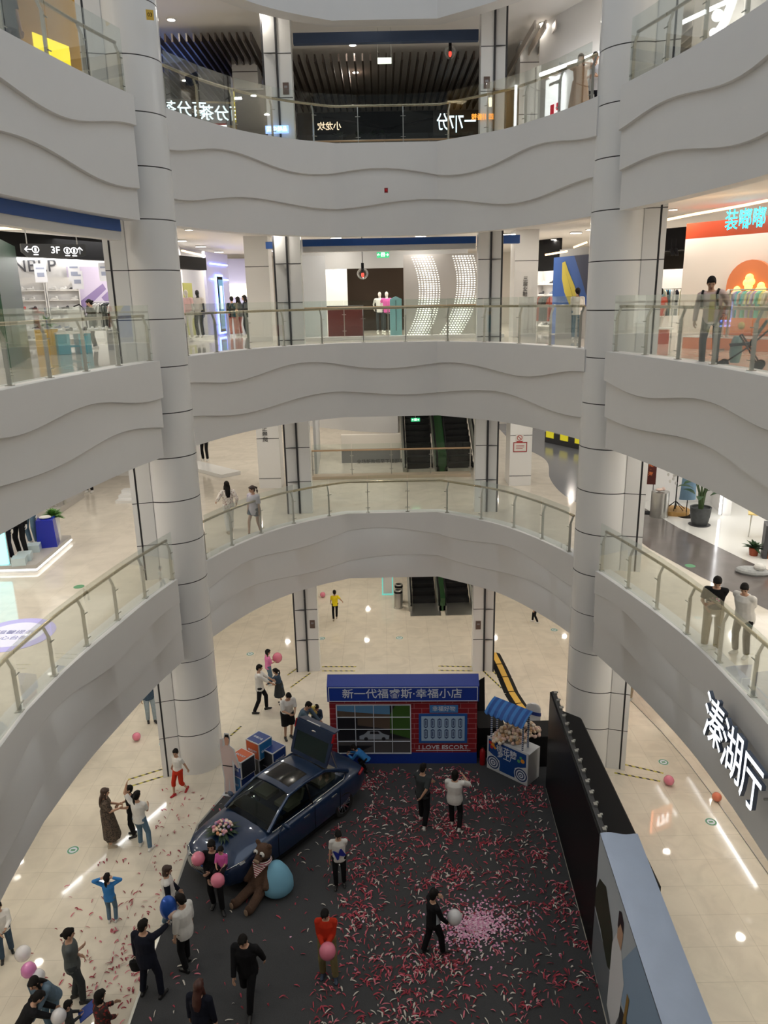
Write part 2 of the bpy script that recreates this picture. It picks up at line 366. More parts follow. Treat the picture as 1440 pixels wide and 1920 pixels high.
# gallery balustrades
CHORDS = []
def balustrade(P, lv, label, glass_off=0., rail_m=BRASS, step=1.28, z=None):
    z = KERB[lv] if z is None else z; Nn = normals(P); S_ = arclen(P); L = S_[-1]
    def pt(s, off, zz):
        s = max(0, min(L, s)); i = 0
        while i < len(P)-2 and S_[i+1] < s: i += 1
        t = (s-S_[i])/(S_[i+1]-S_[i]); p = P[i].lerp(P[i+1], t); n = Nn[i].lerp(Nn[i+1], t).normalized(); return V((p.x+n.x*off, p.y+n.y*off, zz))
    root = thing('glass_balustrade', label, 'balustrade', pt(L/2, 0, z)); inv = -V(root.location)
    n = max(1, round(L/step)); h = L/n
    for k in range(n):
        a, b = k*h+.012, (k+1)*h-.012; m = MB(); q = [a, b]; CHORDS.append((lv, pt(a, 0, z), pt(b, 0, z)))
        rows = [[pt(s, o, zz)+inv for s in q] for o, zz in ((.0, z+.03), (.0, z+1.24), (-.012, z+1.24), (-.012, z+.03), (0, z+.03))]
        m.grid(rows); m.poly([r[0] for r in rows[:-1]]); m.poly([r[-1] for r in rows[:-1]])
        m.build('glass_panel', GLASS, root)
    for k in range(n+1):
        s = min(max(k*h, .03), L-.03); m = MB(); q = V((pt(s, -.075, z)-pt(s, -.07, z))).normalized(); tdir = (pt(s+.02, 0, z)-pt(s-.02, 0, z)).normalized()
        p0 = pt(s, -.075, z)+inv; p1 = pt(s, -.075, z+.78)+inv; p2 = pt(s, -.15, z+.97)+inv
        m.bar(p0, p1, .022, .07, q); m.bar(p1, p2, .022, .05, q)
        m.box(p0+V((0, 0, .006)), (.12, .12, .012))
        for zz in (.17, .70): m.bar(pt(s-.07, -.02, z+zz)+inv, pt(s+.07, -.02, z+zz)+inv, .014, .02, q); m.bar(pt(s, -.015, z+zz)+inv, pt(s, -.08, z+zz)+inv, .014, .014)
        m.build('post', STEELD, root)
    m = MB(); m.tube([pt(L*j/60, -.15, z+1.0)+inv for j in range(61)], .034, 10); m.build('handrail', rail_m, root, smooth='all')
    return root
nice = {2: 'second storey', 3: 'third storey', 4: 'top storey'}
for lv in (2, 3, 4):
    for nm, P in SEGS.items():
        if nm == 'near': continue
        seg = {'left': 'left of both round columns', 'right': 'right of both round columns', 'far': 'between the two round columns'}[nm]
        off = .0
        PP = P
        if nm == 'left': PP = [p for p in P if p.y < 17.85 and p.y > 5]
        if nm == 'right': PP = [p for p in P if p.y < 17.85 and p.y > 5]
        if nm == 'far': PP = [p for p in P if p.y > 19.1]
        balustrade(PP, lv, 'glass balustrade with bronze rail, %s, %s' % (nice[lv], seg))
# lamps in the gallery ceilings
def downlight(x, y, z, watts, label, group, r=.11, square=False, col=(1, .93, .82)):
    m = MB(); 
    if square: m.box((0, 0, -.015), (.42, .2, .03))
    else: m.lathe((0, 0, 0), [(r*1.25, 0), (r*1.25, -.02), (r*1.02, -.03)], 20)
    t = tag(m.build('ceiling_light', PANEL), label, 'ceiling light', group); t.location = (x, y, z)
    d = MB()
    if square: d.box((0, 0, -.033), (.36, .15, .006))
    else: d.disc((0, 0, -.027), r, n=20)
    d.build('diffuser', LAMP, t)
    if watts: area_light('bulb', (0, 0, -.045), r*1.7, r*1.7, watts, col, shape='DISK', parent=t)
    return t
def lamp_grid(z, watts, lab, xs, ys, sq=False):
    for y in ys:
        for x in xs: downlight(x, y, z, watts, lab, lab.replace('downlight', 'downlights'), square=sq)
def ring_pts(off, n, y0=-9, jitter=0.):
    Nn = normals(RING+[RING[0]])[:-1]; S_ = arclen(RING+[RING[0]]); out = []
    for k in range(n):
        s = S_[-1]*(k+.5)/n; i = max(j for j in range(len(RING)) if S_[j] <= s); p = RING[i]; q = Nn[i]
        out.append((p.x-q.x*off, p.y-q.y*off))
    return out
for z, lab, wk, n1, n2 in ((CE[1], 'round downlight in the ceiling above the ground floor', .85, 24, 22), (CE[2], 'round downlight in the ceiling above the second storey', .82, 24, 22), (CE[3], 'round downlight in the white ceiling above the third storey', .9, 22, 18), (CE[4], 'round downlight in the white ceiling above the top storey', .8, 22, 18)):
    for off, n in ((1.3, n1), (3.6, n2), (6.6, 16)):
        for x, y in ring_pts(off, n):
            if y < 1: continue
            downlight(x, y, z, DOWN*wk*(1 if off < 6 else 1.4), lab, lab.replace('round downlight', 'round downlights'))
lamp_grid(CE[1], 24, 'round downlight over the far ground floor by the escalators', (-9, -5, -1, 5.5, 9), (31, 35, 39))
lamp_grid(CE[2], 34, 'round downlight over the far end of the second storey', (-10, -6, -2, 6, 10), (31, 35, 39))
lamp_grid(CE[3]-.02, 40, 'square downlight in the ceiling of the far third storey', (-9.5, -7, -4.5, -1.5, 1.5, 4.5, 7, 9.5), (28.4, 31.5, 35), True)
# ------------------------------------------------------------------ people
SKIN = mat('skin', (.52, .31, .21), .5); SKINP = mat('skin_pale', (.60, .39, .29), .5); EYE = mat('eye_dark', (.01, .008, .006), .25); LIP = mat('lip', (.36, .12, .10), .5)
HAIRB = mat('hair_black', (.010, .008, .007), .75, spec=.2); HAIRBR = mat('hair_brown', (.045, .022, .014), .45); HAIRR = mat('hair_auburn', (.06, .018, .012), .45)
def cloth(name, r, g, b, n=.12): return mat('cloth_'+name, srgb(r, g, b), .85, noise=n, nscale=14, spec=.2)
C_WHITE = cloth('white', 222, 220, 216); C_BLACK = cloth('black', 24, 24, 27); C_NAVY = cloth('navy', 24, 27, 40); C_JEAN = cloth('denim', 92, 118, 138, .25); C_DJEAN = cloth('dark_denim', 62, 80, 98, .25)
C_GREY = cloth('grey', 88, 92, 92); C_DGREY = cloth('dark_grey', 58, 62, 64); C_KHAKI = cloth('khaki', 122, 112, 78); C_BEIGE = cloth('beige', 158, 146, 124); C_RED = cloth('red', 190, 52, 30); C_BRICK = cloth('brick', 150, 52, 34)
C_PINK = cloth('pink', 214, 100, 170); C_ROSE = cloth('rose', 222, 128, 176); C_BLUE = cloth('blue', 58, 128, 196); C_SKY = cloth('sky', 92, 160, 186); C_YELL = cloth('yellow', 238, 214, 40); C_STEEL = cloth('steel_blue', 88, 108, 124)
S_WHITE = mat('shoe_white', (.7, .69, .66), .5); S_BLACK = mat('shoe_black', (.015, .015, .016), .4); S_RED = mat('shoe_red', srgb(176, 28, 36), .5); S_TAN = mat('shoe_tan', (.5, .42, .32), .6); S_BLUE = mat('shoe_blue', (.03, .05, .09), .5)
def pattern(name, base, spot, scale, thr=.5):
    m = mat(name, base, .85); nt = m.node_tree; tc = N(m, 'ShaderNodeTexCoord'); vo = N(m, 'ShaderNodeTexVoronoi'); vo.inputs['Scale'].default_value = scale
    rp = N(m, 'ShaderNodeValToRGB'); rp.color_ramp.interpolation = 'CONSTANT'; rp.color_ramp.elements[0].color = (*spot, 1); rp.color_ramp.elements[1].color = (*base, 1); rp.color_ramp.elements[1].position = thr
    nt.links.new(tc.outputs['Object'], vo.inputs['Vector']); nt.links.new(vo.outputs['Distance'], rp.inputs['Fac']); nt.links.new(rp.outputs['Color'], nt.nodes['Principled BSDF'].inputs['Base Color']); return m
C_FLORAL = pattern('cloth_floral', srgb(226, 220, 212), srgb(120, 60, 60), 26, .32); C_DRESS = pattern('cloth_dress_print', srgb(92, 78, 66), srgb(44, 40, 38), 30, .42)
C_PLAID = pattern('cloth_plaid', srgb(44, 30, 28), srgb(128, 34, 30), 16, .38)

def remesh(mb, vox, it=3, mats=None, name='m'):
    me = mb.mesh('tmp', [BLACK]); o = bpy.data.objects.new('tmp', me); COL.objects.link(o)
    r = o.modifiers.new('r', 'REMESH'); r.mode = 'VOXEL'; r.voxel_size = vox; r.use_smooth_shade = True
    if it: s = o.modifiers.new('s', 'SMOOTH'); s.iterations = it; s.factor = .5
    dg = bpy.context.evaluated_depsgraph_get(); out = bpy.data.meshes.new_from_object(o.evaluated_get(dg))
    bpy.data.objects.remove(o); bpy.data.meshes.remove(me); out.name = name; out.materials.clear()
    for m in (mats or []): out.materials.append(m)
    out.shade_smooth(); return out
def link(me, name, parent):
    o = bpy.data.objects.new(name, me); COL.objects.link(o); o.parent = parent; return o
def caps(m, p0, p1, r0, r1, n=10):
    p0, p1 = V(p0), V(p1); m.tube([p0, p1], [r0, r1], n); m.ball(p0, r0, n, 6); m.ball(p1, r1, n, 6)
def ik(a, t, la, lb, pole):
    d = t-a; L = d.length; mx = (la+lb)*.999
    if L > mx: t = a+d*(mx/L); d = t-a; L = mx
    u = d.normalized(); x = (la*la-lb*lb+L*L)/(2*L); hh = sqrt(max(0, la*la-x*x)); p = V(pole); p = p-u*p.dot(u)
    p = p.normalized() if p.length > 1e-4 else V((0, 1, 0)); return a+u*x+p*hh, t
HANDS = {'down': (.245, .04, .80), 'fold': (-.10, .185, 1.12), 'hold': (.09, .33, 1.10), 'low': (.06, .24, .93), 'up': (.20, .12, 1.80), 'face': (.10, .22, 1.44), 'hip': (.26, -.02, .98), 'back': (.05, -.20, .92), 'head': (.17, -.03, 1.63), 'fwd': (.16, .50, 1.18), 'swingf': (.23, .24, .86), 'swingb': (.25, -.22, .86), 'side': (.55, .05, 1.15), 'pocket': (.22, .02, .88), 'reach': (.12, .52, .95), 'bag': (.24, .02, .84)}
STAND = ((.10, 0, 0), (-.10, 0, 0))
def hand_geo(m, wrist, d, palm_n, curl, s, mi):
    d = d.normalized(); pn = (palm_n-d*palm_n.dot(d)); pn = pn.normalized() if pn.length > 1e-3 else V((0, 1, 0)).cross(d).normalized(); side = d.cross(pn)
    pc = wrist+d*.05*s; Mx = Matrix((side, pn, d)).transposed(); m.ball(pc, (.040*s, .017*s, .054*s), 10, 8, Mx, mi)
    for k, (o, l) in enumerate(((-.028, .068), (-.010, .080), (.010, .074), (.027, .058))):
        p = wrist+d*.088*s+side*o*s; d1 = (d*cos(curl)+pn*sin(curl)); d2 = (d*cos(curl*2.3)+pn*sin(curl*2.3)); p1 = p+d1*l*.5*s; p2 = p1+d2*l*.5*s
        m.tube([p-d*.02*s, p, p1, p2], [.0085*s, .0095*s, .0088*s, .0065*s], 6, True, mi)
    p = wrist+d*.03*s-side*.032*s; d1 = (d*.72-side*.62+pn*.25).normalized(); p1 = p+d1*.036*s; p2 = p1+(d*.9+pn*.4-side*.1).normalized()*.030*s
    m.tube([p+side*.012*s, p, p1, p2], [.011*s, .0115*s, .0105*s, .0075*s], 6, True, mi)

def person(label, pos, face, h=1.7, top=(C_WHITE, .55), bottom=(C_BLACK, 2), shoes=S_BLACK, hair=('short', HAIRB), lh='down', rh='down', feet=STAND, lean=0, roll=0, twist=0, head=(0, 8), fat=1., group=None, skin=SKIN, hem=-.10, curl=.35, sleeve_mat=None, name='person', cat='person', footyaw=(8, -8), pelvis=.925, lift=(0, 0), visible_legs=True, faceless=False):
    root = thing(name, label, cat, pos, R(face), group); k = h/1.75; root.scale = (k, k, k)
    hs = 1+max(0, 1.72-h)*.42; vox = .0135
    X, Y, Z = V((1, 0, 0)), V((0, 1, 0)), V((0, 0, 1))
    T = Matrix.Rotation(R(roll), 3, 'Y') @ Matrix.Rotation(R(-lean), 3, 'X'); up = T @ Z; tw = Matrix.Rotation(R(twist), 3, up); rt = tw @ T @ X; fd = tw @ T @ Y
    ank = [V((f[0], f[1], .085+(f[2] if len(f) > 2 else 0))) for f in feet]
    pz = pelvis
    for _ in range(60):
        P = V((0, 0, pz)) if abs(lean) < 25 else V((0, -.10*sin(R(lean)), pz))
        if all(((P+X*sg*.09)-a).length < .852 for sg, a in zip((1, -1), ank)): break
        pz -= .012
    hips = [P+X*.092*fat, P-X*.092*fat]
    knees = []; 
    for i in (0, 1):
        kn, a_ = ik(hips[i], ank[i], .435, .42, Y+X*(.12 if i == 0 else -.12)+Z*.2); knees.append(kn)
    sh = [P+up*.462+rt*.172*fat, P+up*.462-rt*.172*fat]; neck = P+up*.535+fd*.0
    if hs > 1.1: sh = [P+up*.455+rt*.162*fat, P+up*.455-rt*.162*fat]
    elb = []; wri = []
    for i, hd in enumerate((rh, lh)):
        t = HANDS[hd] if isinstance(hd, str) else hd; sg = 1 if i == 0 else -1
        off = (neck-V((0, 0, 1.46)))*(max(0, min(1, (t[2]-.75)/.5)) if isinstance(hd, str) else 0)
        tgt = V((t[0]*sg, t[1], t[2]))+off
        e, wr = ik(sh[i], tgt, .285, .255, V((sg*.5, -.8, -.5)) if tgt.z < sh[i].z+.05 else V((sg*1., .05, -.25))); elb.append(e); wri.append(wr)
    HP = Matrix.Rotation(R(head[0]), 3, 'Z') @ Matrix.Rotation(R(-head[1]), 3, 'X')
    if abs(lean) > 30: HP = Matrix.Rotation(R(head[0]), 3, 'Z') @ Matrix.Rotation(R(-head[1]-lean*.5), 3, 'X')
    hx, hy, hz = HP @ X, HP @ Y, HP @ Z
    hc = neck+(hz*.6+up*.4).normalized()*(.135+.0*hs)*(.55+.45*hs)+hy*.018
    HM = Matrix((hx, hy, hz)).transposed()
    def H(x, y, z): return hc+HM @ V((x, y, z))*hs
    def torso(m, g, t0=-.10, t1=.5, col=True):
        prof = [(-.13, .150, .112), (-.06, .165, .120), (.02, .162, .115), (.14, .142, .102), (.28, .158, .112), (.38, .168, .112), (.455, .150, .090), (.50, .085, .065)]
        rings = []
        ts = [t0]+[q[0] for q in prof if t0 < q[0] < t1]+[t1]
        for t in ts:
            for a, b in zip(prof, prof[1:]):
                if a[0] <= t <= b[0] or (t < prof[0][0] and a is prof[0]): u = max(0, (t-a[0])/(b[0]-a[0])); rx, ry = a[1]+(b[1]-a[1])*u, a[2]+(b[2]-a[2])*u; break
            ex = g if t < .42 else g*.5
            c = P+up*t; B = (rt, fd) if t > .1 else (rt.lerp(X, .5), fd.lerp(Y, .5))
            rings.append([c+B[0]*(rx*fat+ex)*cos(2*pi*q/14)+B[1]*(ry*fat+ex)*sin(2*pi*q/14) for q in range(14)])
        m.loft(rings)
    # body: one skin surface
    m = MB(); torso(m, -.012)
    caps(m, P+up*.47, neck+up*.03, .056, .052)
    caps(m, neck, hc+HM @ V((0, -.02, -.05)), .052, .05)
    m.ball(hc, (.073*hs, .090*hs, .105*hs), 14, 10, HM); m.ball(H(0, .026, -.058), (.053*hs, .056*hs, .056*hs), 12, 8, HM)
    if not faceless:
        m.ball(H(0, .094, -.022), (.014*hs, .020*hs, .024*hs), 8, 6, HM)
        for sg in (1, -1): m.ball(H(sg*.074, -.004, -.012), (.014*hs, .022*hs, .032*hs), 8, 6, HM)
    for i in (0, 1):
        caps(m, sh[i], elb[i], .046, .037); caps(m, elb[i], wri[i], .038, .026)
        if visible_legs:
            caps(m, hips[i], knees[i], .072, .050); caps(m, knees[i], ank[i], .050, .034)
    me = remesh(m, vox*.95, 2, [skin, EYE, LIP], 'body')
    ex = MB()
    for i in (0, 1):
        sg = 1 if i == 0 else -1; d = (wri[i]-elb[i]).normalized()
        hand_geo(ex, wri[i]-d*.012, d, (-X*sg+Y*.25), curl, .95, 0)
    if not faceless:
        for sg in (1, -1): ex.ball(H(sg*.030, .0805, .002), (.0095*hs, .008*hs, .0055*hs), 8, 6, HM, 1); ex.ball(H(sg*.031, .0815, .021), (.015*hs, .006*hs, .0026*hs), 8, 5, HM, 1)
        ex.ball(H(0, .080, -.068), (.021*hs, .008*hs, .0062*hs), 8, 5, HM, 2)
    e2 = ex.mesh('x', [skin, EYE, LIP]); b = bmesh.new(); b.from_mesh(me); b.from_mesh(e2); b.to_mesh(me); b.free(); bpy.data.meshes.remove(e2); me.shade_smooth()
    link(me, 'body', root)
    # bottom garment
    bm_, bl = bottom[0], bottom[1]; lo = bottom[2] if len(bottom) > 2 else .014
    if bm_ is not None and visible_legs:
        m = MB()
        if bl < 0:                                        # skirt or dress of given length
            L = -bl; fl = bottom[2] if len(bottom) > 2 else .10; rings = []
            for q in range(7):
                t = q/6; c = P+up*.16*(1-t)-Z*(L)*t; kk = (knees[0]+knees[1])/2-P; c += V((kk.x, kk.y, 0))*t*.9
                a, bb = .172*fat+.02+fl*t, .130*fat+.02+fl*t*.9
                rings.append([c+X*a*cos(2*pi*j/20)*(1+.05*sin(j*2.5)*t)+Y*bb*sin(2*pi*j/20)*(1+.05*sin(j*2.5)*t) for j in range(20)])
            m.loft(rings); nm = 'skirt'
        else:
            torso(m, lo-.002, -.13, .04)
            for i in (0, 1):
                m.ball(hips[i], .088+lo, 12, 8)
                if bl >= 1:
                    caps(m, hips[i], knees[i], .080+lo, .056+lo); e = knees[i].lerp(ank[i], min(1, bl-1)*.97); r1 = .056+lo-(.012*(bl-1)); m.tube([knees[i], e], [.056+lo, r1], 12); m.ball(knees[i], .056+lo, 12, 6)
                else: m.tube([hips[i], hips[i].lerp(knees[i], bl)], [.080+lo, .072+lo*1.5], 12)
            nm = 'shorts' if bl < 1.3 else 'trousers'
        link(remesh(m, vox, 2, [bm_], nm), nm, root)
    # top garment
    if top and top[0] is not None:
        m = MB(); lo = top[2] if len(top) > 2 else .018; sl = top[1]; torso(m, lo, hem, .49)
        for i in (0, 1):
            m.ball(sh[i]-up*.012, .052+lo*.5, 12, 8); m.tube([sh[i].lerp(P+up*.43, .5), sh[i]-up*.01], [.07, .052+lo*.5], 12)
            if sl > 0:
                f = min(1, sl); m.tube([sh[i], sh[i].lerp(elb[i], f)], [.056+lo*.6, (.044+lo*(.9 if sl < 1 else .55))], 12)
                if sl > 1: m.ball(elb[i], .044+lo*.55, 10, 6); m.tube([elb[i], elb[i].lerp(wri[i], min(1, sl-1)*.97)], [.044+lo*.55, .034+lo*.45], 12)
        mm = [top[0]]; nm = 'shirt' if sl < 1.3 else 'sweater'
        link(remesh(m, vox, 2, mm, nm), nm, root)
        if sleeve_mat:
            m = MB()
            for i in (0, 1):
                m.tube([sh[i]-(sh[i]-elb[i])*.12, elb[i]], [.060+lo*.6, .047+lo*.6], 12); m.ball(elb[i], .046+lo*.6, 10, 6); m.tube([elb[i], elb[i].lerp(wri[i], .96)], [.046+lo*.6, .036+lo*.5], 12)
            link(remesh(m, vox, 2, [sleeve_mat], 'sleeves'), 'sleeves', root)
    # shoes
    if shoes is not None and visible_legs:
        for i in (0, 1):
            a = ank[i]; y = R(footyaw[i])*-1; fdir = V((sin(-y), cos(y), 0)); lf = R(lift[i]); fdir = (fdir*cos(lf)-Z*sin(lf)); fu = (Z*cos(lf)+V((fdir.x, fdir.y, 0))*sin(lf)).normalized(); m = MB(); b0 = a-fu*.046
            sd = fdir.cross(fu); FM = Matrix((sd, fdir, fu)).transposed()
            m.ball(b0-fdir*.045, (.036, .045, .042), 10, 8, FM); m.ball(b0+fdir*.04-fu*.002, (.042, .075, .040), 10, 8, FM); m.ball(b0+fdir*.115-fu*.010, (.042, .065, .030), 10, 8, FM); m.tube([b0, a+fu*.025], [.042, .040], 10)
            m.box(b0+fdir*.035-fu*.033, (.075, .22, .014), FM)
            link(remesh(m, .011, 2, [shoes], 'shoe'), 'shoe', root)
    # hair
    if hair:
        st, hm = hair; m = MB(); m.ball(H(0, -.016, .022), (.081*hs, .093*hs, .101*hs), 14, 10, HM); m.ball(H(0, -.045, -.02), (.074*hs, .062*hs, .085*hs), 12, 8, HM)
        m.ball(H(0, .040, .068), (.066*hs, .050*hs, .036*hs), 12, 8, HM)
        for sg in (1, -1): m.ball(H(sg*.066, .012, .025), (.016*hs, .034*hs, .050*hs), 8, 6, HM)
        m.ball(H(.02, .072, .062), (.040*hs, .026*hs, .022*hs), 8, 6, HM); m.ball(H(-.03, .068, .064), (.036*hs, .026*hs, .020*hs), 8, 6, HM)
        if st in ('bob', 'long', 'pony', 'bun', 'pigtails'): m.ball(H(0, -.03, .02), (.086*hs, .088*hs, .100*hs), 14, 10, HM)
        if st in ('bob', 'long'):
            for sg in (1, -1): m.ball(H(sg*.062, -.01, -.045), (.026*hs, .050*hs, .085*hs), 10, 8, HM)
            m.ball(H(0, -.06, -.06), (.075*hs, .045*hs, .10*hs), 12, 8, HM)
        if st == 'long':
            m.loft([[c+rt*a*cos(2*pi*j/12)+fd*b*sin(2*pi*j/12) for j in range(12)] for c, a, b in ((H(0, -.05, -.04), .08*hs, .05*hs), (neck-fd*.085-up*.02, .085*hs, .045), (neck-fd*.115-up*.15, .085*hs, .035), (neck-fd*.125-up*.26, .05, .02))])
            for sg in (1, -1): m.tube([H(sg*.07, 0, -.03), neck+rt*sg*.085+fd*.03-up*.02, neck+rt*sg*.10+fd*.06-up*.14], [.028*hs, .03, .014], 8)
        if st == 'pony':
            m.ball(H(0, -.105, .045), .03*hs, 10, 6); m.tube([H(0, -.11, .045), H(0, -.155, .0), H(0, -.15, -.09), H(0, -.135, -.19)], [.022*hs, .036*hs, .034*hs, .010], 8)
        if st == 'bun': m.ball(H(0, -.125, -.005), (.038*hs, .036*hs, .036*hs), 10, 8, HM)
        if st == 'pigtails':
            for sg in (1, -1): m.tube([H(sg*.07, -.05, .03), H(sg*.12, -.05, -.02), H(sg*.11, -.03, -.16)], [.02*hs, .028*hs, .01], 8)
        link(remesh(m, .0125, 2, [hm], 'hair'), 'hair', root)
    root['_'] = 0; del root['_']
    M4 = Matrix.Translation(V(pos)) @ Matrix.Rotation(R(face), 4, 'Z') @ Matrix.Scale(k, 4)
    return dict(root=root, rh=M4 @ wri[0], lh=M4 @ wri[1], head=M4 @ hc, M=M4, neck=M4 @ neck, k=k, P=P, up=up, rt=rt, fd=fd, sh=sh)
# ------------------------------------------------------------------ walls and shopfronts around the galleries
def plan(px, d, py=560):
    p = at(px, py, d); return V((p.x, p.y))
def wall(name, a, b, z0, z1, mt, th=.1, kind='structure', parent=None, back=True):
    a, b = V((a[0], a[1])), V((b[0], b[1])); d = (b-a).normalized(); n = V((-d.y, d.x))
    if n.dot(V((0, 12))-a) > 0: n = -n                     # thickness grows away from the void
    m = MB(); m.prism([(a.x, a.y, z0), (b.x, b.y, z0), (b.x+n.x*th, b.y+n.y*th, z0), (a.x+n.x*th, a.y+n.y*th, z0)], (0, 0, z1-z0))
    o = m.build(name, mt, parent)
    if kind and not parent: o['kind'] = kind
    return o
def facing(a, b, z):                                       # frame on a wall whose left end (from the void) is a and right end b
    c = (V((a[0], a[1]))+V((b[0], b[1])))/2; d = V((b[0]-a[0], b[1]-a[1], 0)); return frame((c.x, c.y, z), d)
def off(M, x=0, y=0, z=0): return M @ Matrix.Translation((x, y, z))
WARMW = mat('wall_warm', (.76, .72, .66), .5); GREYW = mat('wall_grey', (.42, .42, .42), .5); SHOPW = mat('shop_white', (.82, .81, .80), .4)
# general shop walls behind the galleries
for z0, z1 in ((Z2, 9.5), (Z3, 14.6), (Z4, 20.2)):
    wall('wall_left', (-14, 6), (-14, 34), z0, z1, WARMW); wall('wall_right', (14, 6), (14, 34), z0, z1, WARMW)
    wall('wall_back', (-14, 41), (14, 41), z0, z1, WARMW)
wall('wall_back', (-20, 44), (20, 44), 0, 4.2, WARMW)
# square pillars behind the slim columns
for x0, x1, y, sg in ((-4.62, -3.80, 27.4, -1), (4.62, 5.42, 27.0, 1)):
    m = MB(); m.box(((x0+x1)/2, y+.45, (22+Z2)/2), (x1-x0, .9, 22-Z2))
    for k in range(11): m.box(((x0+x1)/2, y-.002, 6.1+1.5*k), (x1-x0, .008, .02), None, 1)
    tag(m.build('pillar', [PANEL, JOINT]), kind='structure')
def small_text(body, size, M, mt=DARK, parent=None): return text(body, size, mt, M, parent, bold=.004)

# ---------------- header bands under the gallery edges (blue over white)
def header(P, off_, z0, z1, mt, name):
    Nn = normals(P); m = MB(); a = [V((p.x-n.x*off_, p.y-n.y*off_)) for p, n in zip(P, Nn)]; b = [V((p.x-n.x*(off_+.25), p.y-n.y*(off_+.25))) for p, n in zip(P, Nn)]
    m.grid([[V((p.x, p.y, z)) for p in q] for q, z in ((a, z1), (a, z0), (b, z0), (b, z1))]); tag(m.build(name, mt), kind='structure')
LB = [p for p in LN if 8 < p.y < 17.6]
header(LB, .28, 13.98, 14.24, BLUEBAND, 'trim_30'); header(LB, .30, 13.80, 13.98, WHITE, 'trim_31')
wall('trim_32', (-2.3, 24.2), (2.95, 24.2), 14.02, 14.22, BLUEBAND, .3); wall('trim_33', (-2.3, 24.22), (2.95, 24.22), 13.86, 14.02, WHITE, .3)
wall('trim_34', (3.85, 24.6), (4.35, 24.6), 14.02, 14.26, BLUEBAND, .3); wall('trim_35', (-3.5, 24.8), (-3.15, 24.8), 14.02, 14.22, BLUEBAND, .3)
wall('trim_36', (-2.3, 24.2), (2.95, 24.2), 19.45, 19.72, mat('soffit_blue', (.05, .08, .16), .5), .2)

# ---------------- third storey, left: sports shop
F3 = Z3
gA, gB = plan(2, 19.8), plan(42, 23.6)
wall('wall_shop', gA, gB, F3, 14.0, mat('wall_green', (.03, .085, .05), .35), .15)
bA, bB = plan(18, 31.5), plan(242, 31.5)
wall('wall_shop', bA, bB, F3, 14.6, SHOPW)
wall('wall_shop', plan(250, 23.5), plan(252, 31.5), F3, 14.6, SHOPW)
hA, hB = plan(16, 23.6), plan(226, 26.5); wall('trim_40', hA, hB, at(120, 483, 24.6).z, at(120, 440, 24.6).z, BLACK, .3)
FM = facing(bA, bB, 0)
for s_, px, py in (('NBL', 55, 499), ('P', 97, 499)):
    p = at(px, py, 31.4); o = thing('shop_letters', 'dark wall lettering '+s_+' on the sports shop back wall', 'lettering', p); M = frame((0, 0, 0), (bB-bA).to_3d()); small_text(s_, .62, M, mat('letter_dark', (.08, .08, .09), .5), o)
wall('trim_41', plan(20, 31.2), plan(240, 31.2), at(100, 487, 31).z, at(100, 483, 31).z, LEDW, .05)
# hanging direction sign
sA, sB = at(40, 466, 18.6), at(161, 470, 18.9); sd = (sB-sA); sM = frame((0, 0, 0), sd); sc0 = (sA+sB)/2
sgn = thing('hanging_sign', 'dark grey hanging direction sign reading 3F with arrows', 'sign', sc0); L_ = sd.length
def tl(M, pts): return [M @ V(p) for p in pts]
m = MB(); m.prism(tl(sM, [(-L_/2, .10, 0), (L_/2, .13, 0), (L_/2, -.10, 0), (L_/2-.25, -.15, 0), (-L_/2+.12, -.17, 0), (-L_/2, -.06, 0)]), sM.to_3x3() @ V((0, 0, -.12))); m.build('board', mat('sign_grey', (.085, .088, .092), .4), sgn)
SG = mat('sign_glow', (1, 1, 1), .5, emit=1.6)
for body, x in (('3F', .02), ('←', -L_*.40), ('↑', L_*.40)): text(body, .20, SG, off(sM, x, -.015, .004), sgn, 'lettering')
for x in (-L_*.29, L_*.20, L_*.31):
    m = MB(); M = off(sM, x, -.01, .003); vs = []
    for k in range(12):
        a, b = 2*pi*k/12, 2*pi*(k+1)/12; m.poly(tl(M, [(.075*cos(a), .075*sin(a), 0), (.075*cos(b), .075*sin(b), 0), (.058*cos(b), .058*sin(b), 0), (.058*cos(a), .058*sin(a), 0)]))
    m.poly(tl(M, [(-.02, -.04, 0), (.02, -.04, 0), (.02, .04, 0), (-.02, .04, 0)])); m.poly(tl(M, [(-.05, -.115, 0), (.05, -.115, 0), (.05, -.095, 0), (-.05, -.095, 0)])); m.build('pictogram', SG, sgn, fix=False)
for x in (-L_*.40, L_*.38): m = MB(); q = sM @ V((x, .1, -.06)); m.tube([q, q+V((0, 0, 14.1-sc0.z-q.z+.4))], .012, 6); m.build('hanger', STEEL, sgn)
# track lights
for k, px in enumerate((102, 117, 133, 150, 163, 176, 190, 203)):
    p = at(px, 492, 27.5); o = thing('track_light', 'black track spotlight above the sports shop, one of eight', 'spotlight', (p.x, p.y, 14.05), 0, 'track spotlights in the sports shop'); m = MB(); m.tube([(0, 0, .5), (0, 0, .05)], .015, 6); m.tube([(0, .03, .06), (.02, -.12, -.12)], .055, 10); m.build('head', BLACK, o)
